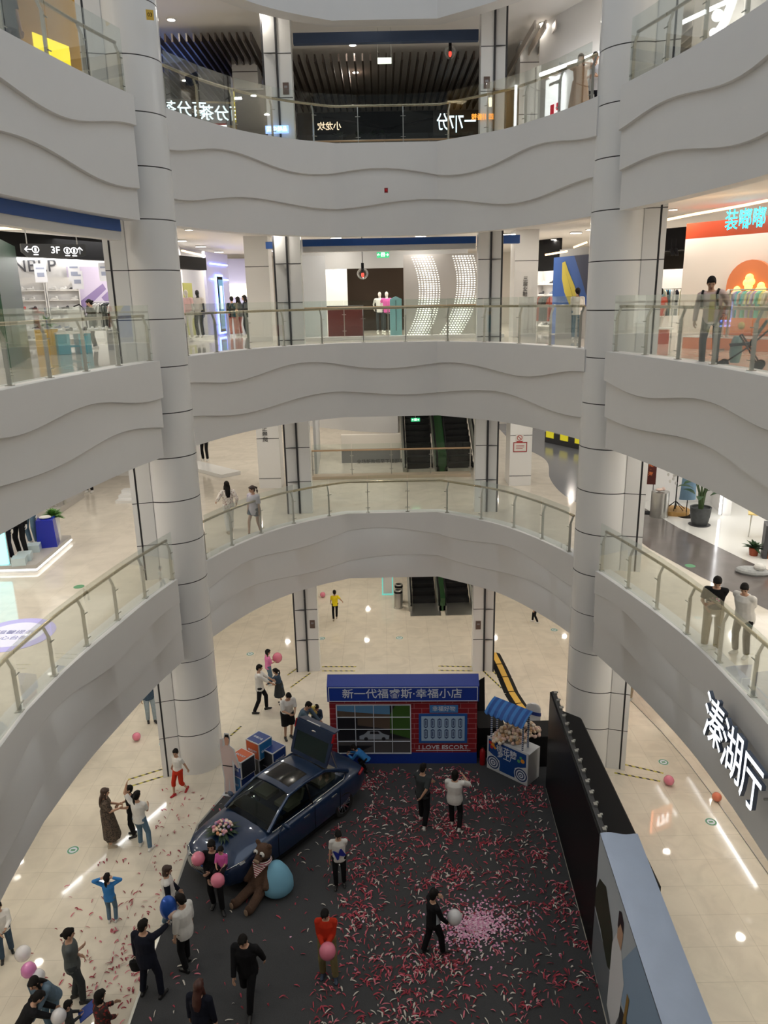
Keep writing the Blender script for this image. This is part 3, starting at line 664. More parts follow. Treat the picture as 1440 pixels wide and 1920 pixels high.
# shoe shelves
SHO = [mat('shoe_%d' % i, srgb(*c), .5) for i, c in enumerate(((230, 230, 230), (60, 60, 66), (190, 80, 80), (120, 130, 150)))]
shoe_me = []
for k in range(4):
    m = MB(); m.ball((.0, .0, .05), (.055, .14, .045), 8, 6); m.ball((0, -.08, .09), (.045, .055, .05), 8, 6); m.box((0, 0, .015), (.10, .28, .03), None, 1); shoe_me.append(m.mesh('shoe', [SHO[k], S_WHITE]))
def shelf_unit(label, c, w_, h_, rot, rows, group, mt=SHOPW, shoes=True, dep=.32, per=.30, slabel='', sgroup=''):
    o = thing('shelf_unit', label, 'shelf', c, rot, group); m = MB()
    for x in (-w_/2, w_/2): m.box((x, 0, h_/2), (.03, dep, h_))
    m.box((0, dep/2, h_/2), (w_, .02, h_)); m.build('frame', mt, o); zs = [.18+(h_-.3)*k/rows for k in range(rows)]
    for z in zs: MB().box((0, 0, z), (w_, dep, .025)).build('shelf', mt, o)
    mw = Matrix.Translation(c) @ Matrix.Rotation(rot, 4, 'Z')
    if shoes:
        for z in zs:
            n = int(w_/per)
            for k in range(n):
                if random.random() < .1: continue
                q = bpy.data.objects.new('shoe', shoe_me[random.choice((0, 0, 0, 1, 1, 2, 3))]); COL.objects.link(q); q.location = mw @ V((-w_/2+per*(k+.6), -.02, z+.014)); q.rotation_euler = (0, 0, rot+R(random.uniform(60, 110)))
                tag(q, slabel, 'shoe', sgroup)
    return o
for k, (pa, pb, lab) in enumerate(((28, 86, 'beside the green wall'), (90, 150, 'in the middle of the back wall'))):
    a, b = plan(pa, 30.9), plan(pb, 30.9); c = (a+b)/2; shelf_unit('white shoe shelf %s of the sports shop' % lab, (c.x, c.y, F3), (b-a).length, 2.35, atan2((b-a).y, (b-a).x), 6, 'white shoe shelves in the sports shop', slabel='sports shoe displayed on the white wall shelves of the sports shop', sgroup='shoes on the sports shop shelves', per=.34)
# wall graphic, hanging posters
a, b = plan(152, 31.3), plan(218, 31.3); o = MB(); M = facing(a, b, 12.9)
m = MB(); 
for pts, mi in ((((-1.0, -.9), (1.1, -.9), (1.1, .9), (-1.0, .9)), 0), (((-.9, -.5), (.2, .3), (.3, .1), (-.6, -.7)), 1), (((.1, -.2), (1, .6), (1, .2), (.3, -.5)), 1)): m.poly(tl(M, [(x, y, .01*mi+.02) for x, y in pts]), mi)
tag(m.build('wall_poster', [mat('poster_lilac', srgb(206, 196, 222), .5), mat('poster_violet', srgb(140, 122, 170), .5)], fix=False), 'pale lilac wall poster above the clothes rack in the sports shop', 'poster')
for k, (px, py) in enumerate(((76, 512), (139, 510), (196, 510), (145, 525))):
    p = at(px, py, 26.5); o = thing('hanging_poster', 'small white poster hanging in the sports shop, one of four', 'poster', p, R(20), 'small hanging posters in the sports shop'); MB().box((0, 0, 0), (.34, .01, .55)).build('sheet', mat('poster_white', (.8, .8, .84), .5), o); m = MB(); m.box((0, -.007, -.05), (.2, .004, .12)); m.box((0, -.007, .14), (.24, .004, .05)); m.build('print', mat('poster_print', (.35, .38, .5), .5), o)
# garments
def garment_mesh(col, long=.75, w_=.42):
    m = MB(); rings = []
    for z, a, b in ((0, .05, .02), (-.05, w_*.42, .022), (-.12, w_*.5, .024), (-.3, w_*.40, .026), (-long, w_*.46, .026)): rings.append([V((b*cos(t), a*sin(t), z)) for t in [2*pi*k/12 for k in range(12)]])
    m.loft(rings); 
    for s in (1, -1): m.tube([(0, s*w_*.42, -.08), (0, s*w_*.58, -.30)], [.026, .022], 8)
    return m.mesh('garment', [col])
def rack(label, c, L_, rot, h, cols, n, group, glabel, long=.75):
    o = thing('clothes_rack', label, 'rack', c, rot); m = MB()
    for x in (-L_/2, L_/2): m.tube([(x, 0, 0), (x, 0, h)], .018, 8); m.bar((x, -.25, .02), (x, .25, .02), .03, .03)
    m.build('stand', STEELD, o); m = MB(); m.tube([(-L_/2, 0, h), (L_/2, 0, h)], .016, 8); m.build('rail', STEELD, o)
    ms = [garment_mesh(cc, long) for cc in cols]; mw = Matrix.Translation(c) @ Matrix.Rotation(rot, 4, 'Z')
    for k in range(n):
        q = bpy.data.objects.new('garment', random.choice(ms)); COL.objects.link(q); q.location = mw @ V((-L_/2+.08+(L_-.16)*k/(n-1), 0, h-.03)); q.rotation_euler = (0, 0, rot+R(random.uniform(-14, 14))); tag(q, glabel, 'garment', group)
a, b = plan(165, 27), plan(214, 26.4); c = (a+b)/2; rack('clothes rack of black and white tops in the sports shop', (c.x, c.y, F3), (b-a).length, atan2((b-a).y, (b-a).x), 1.45, [C_WHITE, C_BLACK, C_GREY, C_BLACK], 13, 'black and white tops on the sports shop rack', 'black, grey or white top hanging on the sports shop clothes rack', .8)
p = plan(78, 24.6); o = thing('display_plinth', 'ochre yellow display plinth in the sports shop', 'plinth', (p.x, p.y, F3), R(25)); MB().box((0, 0, .36), (.62, .5, .72)).build('block', mat('plinth_ochre', srgb(222, 178, 70), .5), o); MB().box((0, 0, .73), (.66, .54, .02)).build('top', PANEL, o)
o2 = thing('potted_plant', 'bushy green plant on the ochre plinth in the sports shop', 'plant', (p.x+.05, p.y, F3+.74)); m = MB(); m.lathe((0, 0, 0), [(0, 0), (.09, 0), (.12, .14), (.10, .14), (0, .12)], 14); m.build('pot', SHOPW, o2); m = MB(); leafy(m, (0, 0, .12), 90, .34, .05, .3, (.0, 1.4)); m.build('leaves', mat('leaf_bright', (.10, .26, .05), .5), o2)
a, b = plan(92, 24.4), plan(157, 24.6); c = (a+b)/2; o = thing('display_table', 'turquoise display table with white top in the sports shop', 'table', (c.x, c.y, F3), atan2((b-a).y, (b-a).x)); Lx = (b-a).length; TEAL = mat('table_teal', srgb(58, 164, 190), .4)
m = MB(); m.box((0, 0, .60), (Lx, .7, .05)); m.build('top', PANEL, o)
for x in (-Lx/2+.18, Lx/2-.18): MB().box((x, 0, .29), (.34, .66, .57)).build('leg', TEAL, o)
MB().box((0, 0, .22), (Lx-.5, .6, .04)).build('shelf', TEAL, o); mw = Matrix.Translation((c.x, c.y, F3)) @ Matrix.Rotation(atan2((b-a).y, (b-a).x), 4, 'Z')
for k in range(7):
    q = bpy.data.objects.new('shoe', shoe_me[k % 2 if k < 5 else 0]); COL.objects.link(q); q.location = mw @ V((-Lx/2+.2+k*.2, -.12, .625)); q.rotation_euler = (0, 0, 1.3); tag(q, 'sports shoe lying on the turquoise display table', 'shoe', 'shoes on the turquoise table')
p = plan(139, 24.9); o = thing('display_easel', 'small white notice board with black frame on the turquoise table', 'notice board', (p.x, p.y, F3+.63), R(20)); m = MB(); m.box((0, 0, .35), (.46, .02, .48)); m.build('board', SHOPW, o); m = MB()
m.tube([(.27, .03, 0), (.24, .03, .62), (.12, .03, .76), (-.05, .03, .70)], .02, 6); m.build('stand', BLACK, o)
p = plan(205, 25.8); MB(); o = thing('display_plinth', 'grey display plinth beside the clothes rack in the sports shop', 'plinth', (p.x, p.y, F3), R(20)); MB().box((0, 0, .3), (.4, .4, .6)).build('block', GREY, o)
def mannequin(label, p, face, top, bottom, h=1.75, skinm=None, shoes=S_WHITE, lh='down', rh='hip'):
    d = person(label, p, face, h, top, bottom, shoes, None, lh, rh, skin=skinm or S_WHITE, name='mannequin', cat='mannequin', faceless=True); return d
p = plan(226, 24.8); mannequin('mannequin in orange and blue jacket at the sports shop entrance', (p.x, p.y, F3), 160, (mat('jacket_orange', srgb(226, 120, 60), .7), 2), (C_DJEAN, 2), 1.85, S_BLACK)
p = plan(161, 26.2); person('person in black top behind the clothes rack in the sports shop', (p.x, p.y+.35, F3), 100, 1.58, (C_BLACK, 2), (C_DGREY, 2), S_WHITE, ('bun', HAIRB), 'hold', 'hold', head=(0, 25))

# ---------------- third storey, between left column and slim left column
wA, wB = plan(336, 33), plan(396, 36); wall('wall_shop', wA, wB, F3, 14.6, SHOPW); a, b = plan(338, 28.5), plan(392, 30.5); wall('trim_42', a, b, at(365, 505, 29.5).z, at(365, 481, 29.5).z, BLACK, .3)
wall('wall_shop', plan(340, 29), plan(346, 33), F3, 14.6, SHOPW)
LIL = mat('wall_lilac', (.55, .55, .80), .4)
a, b = plan(390, 32.5), plan(432, 35); wall('wall_shop', a, b, F3, 14.4, LIL)
M = facing(a, b, 12.35); o = thing('light_box_poster', 'tall advertising light box with blue glowing edge', 'light box', M.translation); Mi = frame((0, 0, 0), (b-a).to_3d()); m = MB()
for pts in (((-.30, -1.15, .52, .06)), ): pass
def rect(m, M, x0, y0, x1, y1, z=0., mi=None): m.poly(tl(M, [(x0, y0, z), (x1, y0, z), (x1, y1, z), (x0, y1, z)]), mi)
rect(m, Mi, -.42, -1.2, .42, 1.2, .05); m.build('glow_edge', LEDBLUE, o, fix=False); m = MB(); rect(m, Mi, -.34, -1.12, .34, 1.12, .07); m.build('frame', BLACK, o, fix=False); m = MB(); rect(m, Mi, -.26, -1.0, .26, 1.0, .09, 0); rect(m, Mi, -.16, -.2, .14, .75, .10, 1); rect(m, Mi, -.22, -.9, .2, -.45, .10, 2); m.build('poster', [mat('screen_blue', (.12, .28, .45), .4, emit=.5), mat('screen_pale', (.6, .75, .8), .4, emit=.8), mat('screen_green', (.05, .2, .25), .4, emit=.5)], o, fix=False)
m = MB()
for zz in (13.35, 13.95): q = facing(a, b, zz); rect(m, q, -1.0, -.03, 1.1, .03, .06)
o = m.build('led_strip', LEDBLUE, fix=False); tag(o, 'blue neon strips on the lilac wall above the light box', 'light strip')
PAST0 = cloth('blush_pale', 232, 196, 196)
for k, (px, d, tp, bt, sk) in enumerate(((350, 29.2, PAST0, C_WHITE, S_WHITE), (371, 30.0, C_WHITE, C_BLACK, S_BLACK))):
    p = plan(px, d-1.0); mannequin(('mannequin in pale pink top at the window edge by the round column', 'mannequin in white tee and black trousers in the bright window')[k], (p.x, p.y, F3+.14), 165, (tp, .6), (bt, 2), 1.72, sk)
a, b = plan(344, 28.7), plan(396, 30.9); wall('trim_43', a, b, F3, F3+.14, PANEL, 1.6)
MB(); a, b = plan(346, 31.8), plan(362, 32.6); wall('trim_44', a, b, F3, 13.2, mat('wall_olive', (.35, .35, .10), .5), .1)
a, b = plan(428, 34), plan(466, 34); o = thing('counter', 'white service counter beside the tall advertising light box', 'counter', ((a+b)/2).to_3d()+V((0, 0, F3)), 0); MB().box((0, 0, .5), ((b-a).length, .6, 1.0)).build('body', SHOPW, o)
a, b = plan(428, 38), plan(466, 38); M = facing(a, b, 12.95); o = thing('menu_board', 'row of glowing menu screens above the white service counter', 'menu board', M.translation); Mi = frame((0, 0, 0), (1, 0, 0)); m = MB()
for k in range(4): rect(m, Mi, -.95+.48*k, -.3, -.52+.48*k, .3, .02)
m.build('screens', mat('menu_glow', (1, .9, .7), .5, emit=2.2), o, fix=False); wall('wall_shop', plan(396, 38.2), plan(470, 38.2), F3, 14.4, mat('wall_lilac', (.6, .6, .8)))
for k, (px, d, h, tp, bt, lab) in enumerate(((434, 32.6, 1.62, C_BLACK, C_BRICK, 'person in black top and red trousers at the white service counter'), (446, 32.9, 1.60, C_BLACK, C_BRICK, 'second person in black and red at the service counter'), (459, 32.4, 1.66, C_NAVY, C_BLACK, 'person in navy standing beside the square white pillar'))):
    p = plan(px, d); person(lab, (p.x, p.y, F3), 20+40*k, h, (tp, 2), (bt, 2), S_WHITE, ('long' if k else 'short', HAIRB), 'hold', 'down', visible_legs=True)

# ---------------- third storey, far centre
wall('trim_50', (-3.4, 26.9), (4.3, 26.9), F3, F3+.12, PANEL, .5)
def far_rail(x0, x1, y, z, lab):
    o = thing('glass_balustrade', lab, 'balustrade', ((x0+x1)/2, y, z)); n = 4; w_ = (x1-x0)/n
    for k in range(n): MB().box((x0+w_*(k+.5)-(x0+x1)/2, 0, .62), (w_-.03, .014, 1.18)).build('glass_panel', GLASS, o)
    for k in range(n+1):
        m = MB(); x = x0+w_*k-(x0+x1)/2; m.box((x, -.05, .48), (.03, .04, .96))
        for zz in (.2, .75): m.box((x, -.03, zz), (.14, .03, .02))
        m.build('post', STEELD, o)
    m = MB(); m.tube([(x0-(x0+x1)/2, -.09, .98), (x1-(x0+x1)/2, -.09, .98)], .034, 10); m.build('handrail', mat('rail_wood', (.45, .30, .18), .35), o)
far_rail(-2.75, 3.3, 26.95, Z3+.12, 'straight glass balustrade before the dotted light wall, third storey')
far_rail(-2.75, 3.4, 28.9, Z2+.12, 'straight glass balustrade in front of the escalators, second storey')
far_rail(-2.75, 3.3, 28.3, Z4+.1, 'straight glass balustrade before the dark hall, top storey')
wall('trim_51', (-2.75, 28.6), (3.4, 28.6), Z2, Z2+.12, mat('kerb_stone', (.5, .42, .32), .5), .5)
# dotted light wall
a, b = plan(757, 28.6), plan(892, 28.6); wall('wall_back', a, b, F3, 13.95, mat('wall_dotted', (.52, .50, .49), .35), .2)
M = facing(a, b, 12.5); W_ = (b-a).length; o = thing('light_wall', 'two curving bands of small square lights on the grey wall', 'light wall', M.translation); Mi = frame((0, 0, 0), (b-a).to_3d()); m = MB(); rows = 36; K_ = W_/135
for tops in ((-33, -19, -42), (43, 50, 20)):
    for r in range(rows):
        t = r/(rows-1); y = 1.36-2.7*t; sx = tops[0]*(1-t)*(1-2*t)+tops[1]*4*t*(1-t)+tops[2]*t*(2*t-1)
        for c in range(8):
            x = (sx+(c-3.5)*5.3)*K_; s = .013+.008*sin(pi*(c+.5)/8)
            m.poly(tl(Mi, [(x-s*1.5, y-s, .012), (x+s*1.5, y-s, .012), (x+s*1.5, y+s, .012), (x-s*1.5, y+s, .012)]))
m.build('light_dots', mat('dot_glow', (1, .96, .88), .5, emit=1.35), o, fix=False)
# left half: wall panels, dark shop, lit letters, red counter
wall('wall_back', plan(568, 27.6), plan(612, 28.2), F3, 13.95, mat('wall_panel_grey', (.58, .60, .63), .3), .2); wall('wall_back', plan(612, 33), plan(652, 33), F3, 14.3, SHOPW)
DKS = mat('shop_dark', (.035, .025, .018), .6, spec=.1); wall('wall_back', plan(650, 35), plan(757, 35), F3, 14.3, DKS); wall('trim_52', (-3, 29.5), (3.3, 29.5), 13.55, 14.6, GREYW, .2)
p = at(627, 509, 32.8); o = thing('shop_letters', 'row of glowing white round letters over the white shopfront', 'lettering', p); text('ooooo', .46, mat('letter_glow', (1, 1, 1), .5, emit=4), frame((0, 0, 0), (1, 0, 0)), o, width=.72)
a, b = plan(613, 30), plan(679, 30); o = thing('counter', 'dark red counter under the glowing letters', 'counter', ((a+b)/2).to_3d()+V((0, .3, F3)), 0); m = MB(); m.box((0, 0, .55), ((b-a).length, .5, 1.1)); m.build('front', mat('counter_red', (.10, .018, .018), .4), o); MB().box((0, 0, 1.12), ((b-a).length+.05, .55, .04)).build('top', DARK, o)
p = plan(742, 29.4); o = thing('cabinet', 'small turquoise cabinet beside the dotted light wall', 'cabinet', (p.x, p.y+.2, F3)); m = MB(); m.prism([(-.22, -.2, 0), (.22, -.2, 0), (.22, -.2, 1.35), (0, -.2, 1.45), (-.22, -.2, 1.35)], (0, .4, 0)); m.build('body', mat('cabinet_teal', (.22, .45, .50), .4), o); m = MB(); m.box((0, -.205, .75), (.02, .01, 1.1)); m.build('door_gap', DARK, o)
for k, (px, d, tp) in enumerate(((725, 32.5, C_PINK), (712, 33.2, C_WHITE))):
    p = plan(px, d); mannequin(('mannequin in pink top in the dim warm shop', 'mannequin in white top in the dim warm shop')[k], (p.x, p.y, F3), 175, (tp, .6), (C_DGREY, 2), 1.7)
p = at(718, 478, 26.2); o = thing('exit_sign', 'green glowing exit sign with arrows hung under the blue band', 'exit sign', p); MB().box((0, 0, 0), (.40, .04, .18)).build('case', mat('exit_green', (.02, .25, .10), .4, emit=.7, ecol=(.05, .8, .3)), o); text('←回→', .14, SG, frame((0, -.024, 0), (1, 0, 0)), o, ext=.001); m = MB(); m.tube([(0, 0, .09), (0, 0, 14.4-p.z)], .008, 6); m.build('hanger', STEEL, o)
def globe_lamp(label, p, ztop):
    o = thing('pendant_lamp', label, 'pendant lamp', p); MB().ball((0, 0, 0), .19, 20, 14).build('globe', CLEAR, o, smooth='all'); m = MB(); m.tube([(0, 0, .02), (0, 0, .34)], .05, 10); m.tube([(0, 0, .3), (0, 0, ztop-p.z)], .012, 6); m.build('stem', BLACK, o); m = MB(); m.ball((0, 0, -.04), (.05, .05, .09), 10, 8); m.build('bulb', mat('bulb_red', (.8, .05, .04), .3, emit=1.2, ecol=(1, .08, .05)), o, smooth='all')
globe_lamp('clear globe lamp with red core above the dark red counter', at(680, 513, 26.8), 14.6); globe_lamp('clear globe lamp with red core hanging at the top storey', at(844, 98, 26.5), 20.2)

# ---------------- third storey, right of the slim right column
a, b = plan(1006, 33), plan(1046, 32); wall('wall_shop', a, b, F3, 13.3, SHOPW); wall('wall_shop', a, b, 13.3, 14.6, BLACK); c = (a+b)/2
shelf_unit('white shoe shelf in the shop right of the square pillar', (c.x-.1, c.y-.6, F3), 1.1, 2.3, atan2((b-a).y, (b-a).x), 5, None, slabel='white shoe on the shelf right of the square pillar', sgroup='shoes right of the square pillar', per=.3)
p = plan(1026, 30.5); rack('clothes rack in the shop right of the square pillar', (p.x, p.y, F3), 1.0, R(-60), 1.35, [C_BRICK, C_BLACK, C_DGREY], 6, 'dark garments right of the square pillar', 'dark red or black garment hanging right of the square pillar', .9)
a, b = plan(1046, 29), plan(1125, 27); wall('wall_shop', a, b, F3, 14.0, GREYW); M = facing(a, b, 12.45); o = thing('wall_advert', 'blue wall advert with a big yellow feather leaf', 'advert', M.translation); Mi = frame((0, 0, 0), (b-a).to_3d()); m = MB(); rect(m, Mi, -1.55, -1.35, 1.6, 1.3, .02, 0)
lf = [(-1.0, 1.1), (-.82, 1.14), (-.6, .8), (-.2, .3), (.1, -.2), (.25, -.9), (-.05, -.75), (-.45, -.35), (-.8, .1), (-.98, .55)]; m.poly(tl(Mi, [(x, y, .03) for x, y in lf]), 1); m.poly(tl(Mi, [(x, y, .035) for x, y in ((-.9, 1.05), (.2, -.85), (.16, -.85))]), 2); m.poly(tl(Mi, [(x, y, .028) for x, y in ((-.3, 1.3), (1.6, 1.3), (1.6, -.6), (.6, -.2), (.2, .5))]), 3); m.build('print', [mat('ad_blue', srgb(36, 84, 158), .4), mat('ad_yellow', srgb(196, 178, 60), .4), mat('ad_olive', srgb(120, 110, 40), .4), mat('ad_navy', srgb(40, 46, 74), .4)], o, fix=False)
p = plan(1083, 25.2); person('person in white top and jeans by the blue feather advert', (p.x, p.y, F3), -20, 1.62, (C_WHITE, 2), (C_JEAN, 2), S_WHITE, ('pony', HAIRB), 'hold', 'hold', head=(20, 15))
a, b = plan(1058, 26.4), plan(1092, 26.0); o = thing('counter', 'grey counter in front of the blue feather advert', 'counter', ((a+b)/2).to_3d()+V((0, 0, F3)), R(-25)); MB().box((0, 0, .5), (1.0, .4, 1.0)).build('body', GREYW, o)
# ceiling glow strips
def strip(label, pts, mt, r=.03):
    m = MB(); m.tube(pts, r, 6); return tag(m.build('light_strip', mt), label, 'light strip')
strip('warm ceiling light strip above the feather advert', [at(px, py, d) for px, py, d in ((1022, 478, 24.5), (1064, 471, 24.5))], LEDWARM); strip('warm ceiling light strip near the round column at right', [at(1075, 464, 25), at(1101, 454, 25)], LEDWARM)
strip('warm ceiling light strip over the black shop sign', [at(0, 428, 19.5), at(60, 428, 20.5), at(140, 434, 21.5), at(218, 447, 22.5)], LEDWARM)
strip('warm ceiling light strip over the bright mannequin window', [at(341, 470, 27), at(384, 480, 29)], LEDWARM)
strip('warm ceiling light strip over the orange shop sign', [at(1240, 414, 20.8), at(1300, 402, 20.6), at(1400, 384, 20.2), at(1439, 376, 20)], LEDWARM)
# ---------------- third storey, right: children's shop
a, b = plan(1276, 23.0), plan(1475, 21.5); zt, zm = at(1276, 420, 23.0).z, at(1276, 449, 23.0).z
OR_ = mat('fascia_orange', srgb(178, 66, 30), .45); wall('trim_60', a, b, zm, zt, OR_, .3)
wall('wall_shop', a, b, F3, zm, mat('wall_peach', (.80, .74, .68), .45), .1); M = facing(a, b, 0); Mi = frame((0, 0, 0), (b-a).to_3d())
p = at(1402, 413, 22.0); o = thing('neon_sign', 'glowing cyan neon characters on the orange shop fascia', 'neon sign', p); text('装嘟嘟', .52, mat('neon_cyan', (.05, .75, 1), .4, emit=1.5, ecol=(.0, .60, .95)), off(Mi, 0, 0, .12), o, width=1.05)
p = at(1408, 560, 21.9); o = thing('wall_arch', 'orange arched niche with yellow petal lights', 'arch', (p.x, p.y, F3)); m = MB(); hh = at(1408, 487, 21.9).z-F3; r = .62
m.prism(tl(Mi, [(-r, .3, .02), (r, .3, .02)]+[(r*cos(pi*k/14), hh-r+r*sin(pi*k/14), .02) for k in range(15)]), Mi.to_3x3() @ V((0, 0, .12))); m.build('arch_panel', mat('arch_orange', srgb(226, 134, 88), .5), o)
for x, y, s in ((-.30, hh-.80, .8), (0, hh-.55, 1.), (.32, hh-.74, .9), (.30, hh-1.22, .8)): 
    m = MB(); 
    for dx, dy in ((0, .12), (-.05, 0), (.05, .02), (0, -.10)): m.ball(Mi @ V((x+dx*s, y+dy*s, .17)), .10*s, 10, 6)
    m.build('petal_light', mat('petal_glow', (1, .75, .2), .4, emit=1.8, ecol=(1, .68, .15)), o, smooth='all')
a, b = plan(1368, 20.8), plan(1470, 20.2); PAST = [cloth('mint', 150, 214, 196), cloth('cream', 232, 222, 196), cloth('lilac', 198, 184, 214), cloth('aqua', 96, 186, 196), cloth('lemon', 226, 220, 150), cloth('blush', 236, 196, 180)]
c = (a+b)/2; rack('rack of pastel childrens clothes in the orange shop', (c.x, c.y, F3), (b-a).length, atan2((b-a).y, (b-a).x), 1.42, PAST, 24, 'pastel clothes on the orange shop rack', 'pastel childrens garment hanging in the orange shop', .62)
a, b = plan(1300, 21.6), plan(1470, 20.6); c = (a+b)/2; o = thing('display_step', 'peach display step along the orange shop wall', 'platform', (c.x, c.y, F3), atan2((b-a).y, (b-a).x)); MB().box((0, 0, .14), ((b-a).length, .7, .28)).build('base', mat('step_peach', srgb(226, 140, 100), .5), o); MB().box((0, 0, .29), ((b-a).length, .74, .02)).build('top', PANEL, o)
for k, px in enumerate((1345, 1365)): p = plan(px, 21.1); mannequin(('child mannequin in cream behind the man with the pushchair', 'child mannequin in white top beside the pastel rack')[k], (p.x, p.y, F3+.30), 150, (PAST[1] if k == 0 else C_WHITE, 2), (PAST[5], 2), 1.15)
# inner shop and track lights
a, b = plan(1224, 28), plan(1280, 27.5); wall('wall_shop', a, b, F3, 13.2, mat('wall_peach', (.8, .74, .68))); a, b = plan(1224, 25.5), plan(1278, 25.0); wall('trim_61', a, b, at(1250, 470, 25.2).z, 14.3, BLACK, .4)
for k, px in enumerate((1230, 1234, 1259, 1267)):
    p = at(px, 468, 24.8); o = thing('track_light', 'black track spotlight beside the orange fascia, one of four', 'spotlight', p, 0, 'track spotlights beside the orange fascia'); m = MB(); m.tube([(0, 0, .3), (0, 0, 0)], .012, 6); m.tube([(0, .02, .02), (.02, -.10, -.16)], .05, 10); m.build('head', BLACK, o)
p = plan(1238, 24.2); person('person in red top seen from behind in the inner shop', (p.x, p.y, F3), 10, 1.55, (C_RED, .6), (C_WHITE, 2), S_WHITE, ('short', HAIRB), 'hold', 'back')
for k, (px, d) in enumerate(((1232, 26.5), (1255, 26.8))): p = plan(px, d); rack(('clothes rack behind the person in red', 'second clothes rack deeper in the inner shop')[k], (p.x, p.y, F3), 1.0, R(-15), 1.5, [C_WHITE, C_NAVY, C_SKY, PAST[1]], 9, 'clothes in the inner shop', 'light or dark blue garment hanging in the inner shop', .8)
p = plan(1240, 23.2); o = thing('display_table', 'low orange and white display table beside the person in red', 'table', (p.x, p.y, F3), R(-10)); MB().box((0, 0, .2), (.5, .4, .4)).build('block', OR_, o); MB().box((0, 0, .42), (.7, .5, .04)).build('top', PANEL, o)
# man with pushchair
p = plan(1340, 15.9); P_MAN = person('man in pale pink sweater with backpack straps leaning over the rail', (p.x, p.y, F3), 140, 1.74, (cloth('pale_pink', 206, 184, 180), 2), (C_DGREY, 2), S_BLACK, ('short', HAIRB), (.24, .14, .98), (.30, .10, .86), feet=((.13, .0), (-.15, .12)), lean=12, roll=5, head=(20, 30), fat=1.08)
rt = P_MAN['root']
m = MB(); pr = P_MAN
for sg in (1, -1): m.tube([pr['sh'][0 if sg > 0 else 1].lerp(pr['P']+pr['up']*.46, .35)+pr['up']*q+pr['fd']*w2+pr['rt']*sg*.02 for q, w2 in ((-.22, .15), (-.02, .13), (.06, .02), (.0, -.12), (-.2, -.15))], .022, 6)
m.build('backpack_strap', C_BLACK, rt, smooth='all')
p = plan(1408, 15.6); ps = thing('pushchair', 'black folding pushchair with shopping bag behind the right rail', 'pushchair', (p.x, p.y, F3), R(60)); m = MB()
for s in (1, -1):
    m.tube([(s*.2, -.62, 1.0), (s*.2, -.1, .45), (s*.2, .35, .10)], .016, 6); m.tube([(s*.2, .1, .62), (s*.2, -.25, .10)], .016, 6)
m.tube([(-.2, -.62, 1.0), (.2, -.62, 1.0)], .018, 6); m.tube([(-.2, .1, .62), (.2, .1, .62)], .014, 6); m.build('frame', BLACK, ps)
for s in (1, -1):
    for y in (.36, -.26):
        m = MB(); 
        for dx in (-.03, .03): m.tube([(s*.2+dx-.012, y, .085), (s*.2+dx+.012, y, .085)], .085, 16)
        m.build('wheel', BLACK, ps)
m = MB(); m.loft([[V((.19*sx, y+.0*sy, z)) for sx, sy in ((-1, -1), (1, -1))]+[V((.19*sx, y+dy, z+dz)) for sx in (1, -1)] for y, z, dy, dz in ((-.32, .86, .03, .03), (-.1, .45, .04, .04), (.25, .42, .02, .05))]); m.build('seat', C_DGREY, ps)
m = MB(); m.loft([[V((.14*w_*cos(a), .16+.1*w_*sin(a), z)) for a in [2*pi*k/14 for k in range(14)]] for z, w_ in ((.12, .8), (.3, 1.1), (.52, .9), (.6, .6))]); m.build('shopping_bag', mat('bag_pale', srgb(150, 180, 176), .5), ps, smooth=True); m = MB(); m.ball((.1, .12, .78), (.07, .06, .07), 12, 8); m.build('toy', mat('toy_yellow', srgb(210, 176, 90), .7), ps)

# ---------------- top storey
WOOD = mat('slat_dark', (.05, .035, .028), .5)
for lab, pts, n, mt in (('dark wooden ceiling slats glowing blue at left', ((302, 60), (500, 120), (500, 92), (318, 200)), 0, WOOD),): pass
def slats(label, x0, x1, y0, y1, n, z, mt, rot=0., w_=.05, h_=.22):
    cx, cy = (x0+x1)/2, (y0+y1)/2; o = thing('ceiling_baffle', label, 'ceiling slats', (cx, cy, z), rot)
    for k in range(n): MB().box((-(x1-x0)/2+(x1-x0)*k/(n-1), 0, 0), (w_, y1-y0, h_)).build('slat', mt, o)
slats('dark wooden ceiling slats over the top storey left gallery', -10.5, -3.6, 25.0, 34, 34, 19.9, WOOD, R(0)); slats('dark wooden ceiling slats over the far centre of the top storey', -3.2, 4.2, 27.2, 34, 30, 19.9, WOOD); slats('pale ceiling slats over the top storey right gallery', 4.6, 11.5, 24.5, 31, 24, 19.9, mat('slat_pale', (.55, .50, .45), .5), R(0))
a, b = plan(306, 27, 200), plan(446, 27, 200); GOLD = tile_mat('wall_gold', (.42, .32, .14), (.36, .27, .11), .45, .02, .3); wall('wall_shop', a, b, Z4, 18.55, GOLD)
area_light('added_blue_wash', (-7.2, 27.6, 18.9), 3, .6, 60, (.2, .35, 1), (R(180), 0, 0))  # added upward lamp without a fixture, gives the slats their blue glow
p = plan(474, 25.5, 200); o = thing('bin_cabinet', 'dark grey cabinet standing before the slim left column at the top', 'cabinet', (p.x, p.y, Z4)); MB().box((0, 0, .95), (.95, .7, 1.9)).build('body', DARK, o); MB().box((0, 0, 1.92), (1.0, .75, .05)).build('lid', GREY, o)
wall('wall_shop', plan(436, 29.5, 200), plan(500, 29.5, 200), Z4, 20.2, WARMW)
wall('wall_back', (-2.9, 31), (3.6, 31), Z4, 18.2, mat('wall_slate', (.16, .17, .19), .35)); wall('wall_back', (-3.4, 36), (4.2, 36), 18.0, 20.2, mat('hall_dark', (.02, .025, .025), .4))
for k in range(7):
    x = -1.9+.75*k; MB()
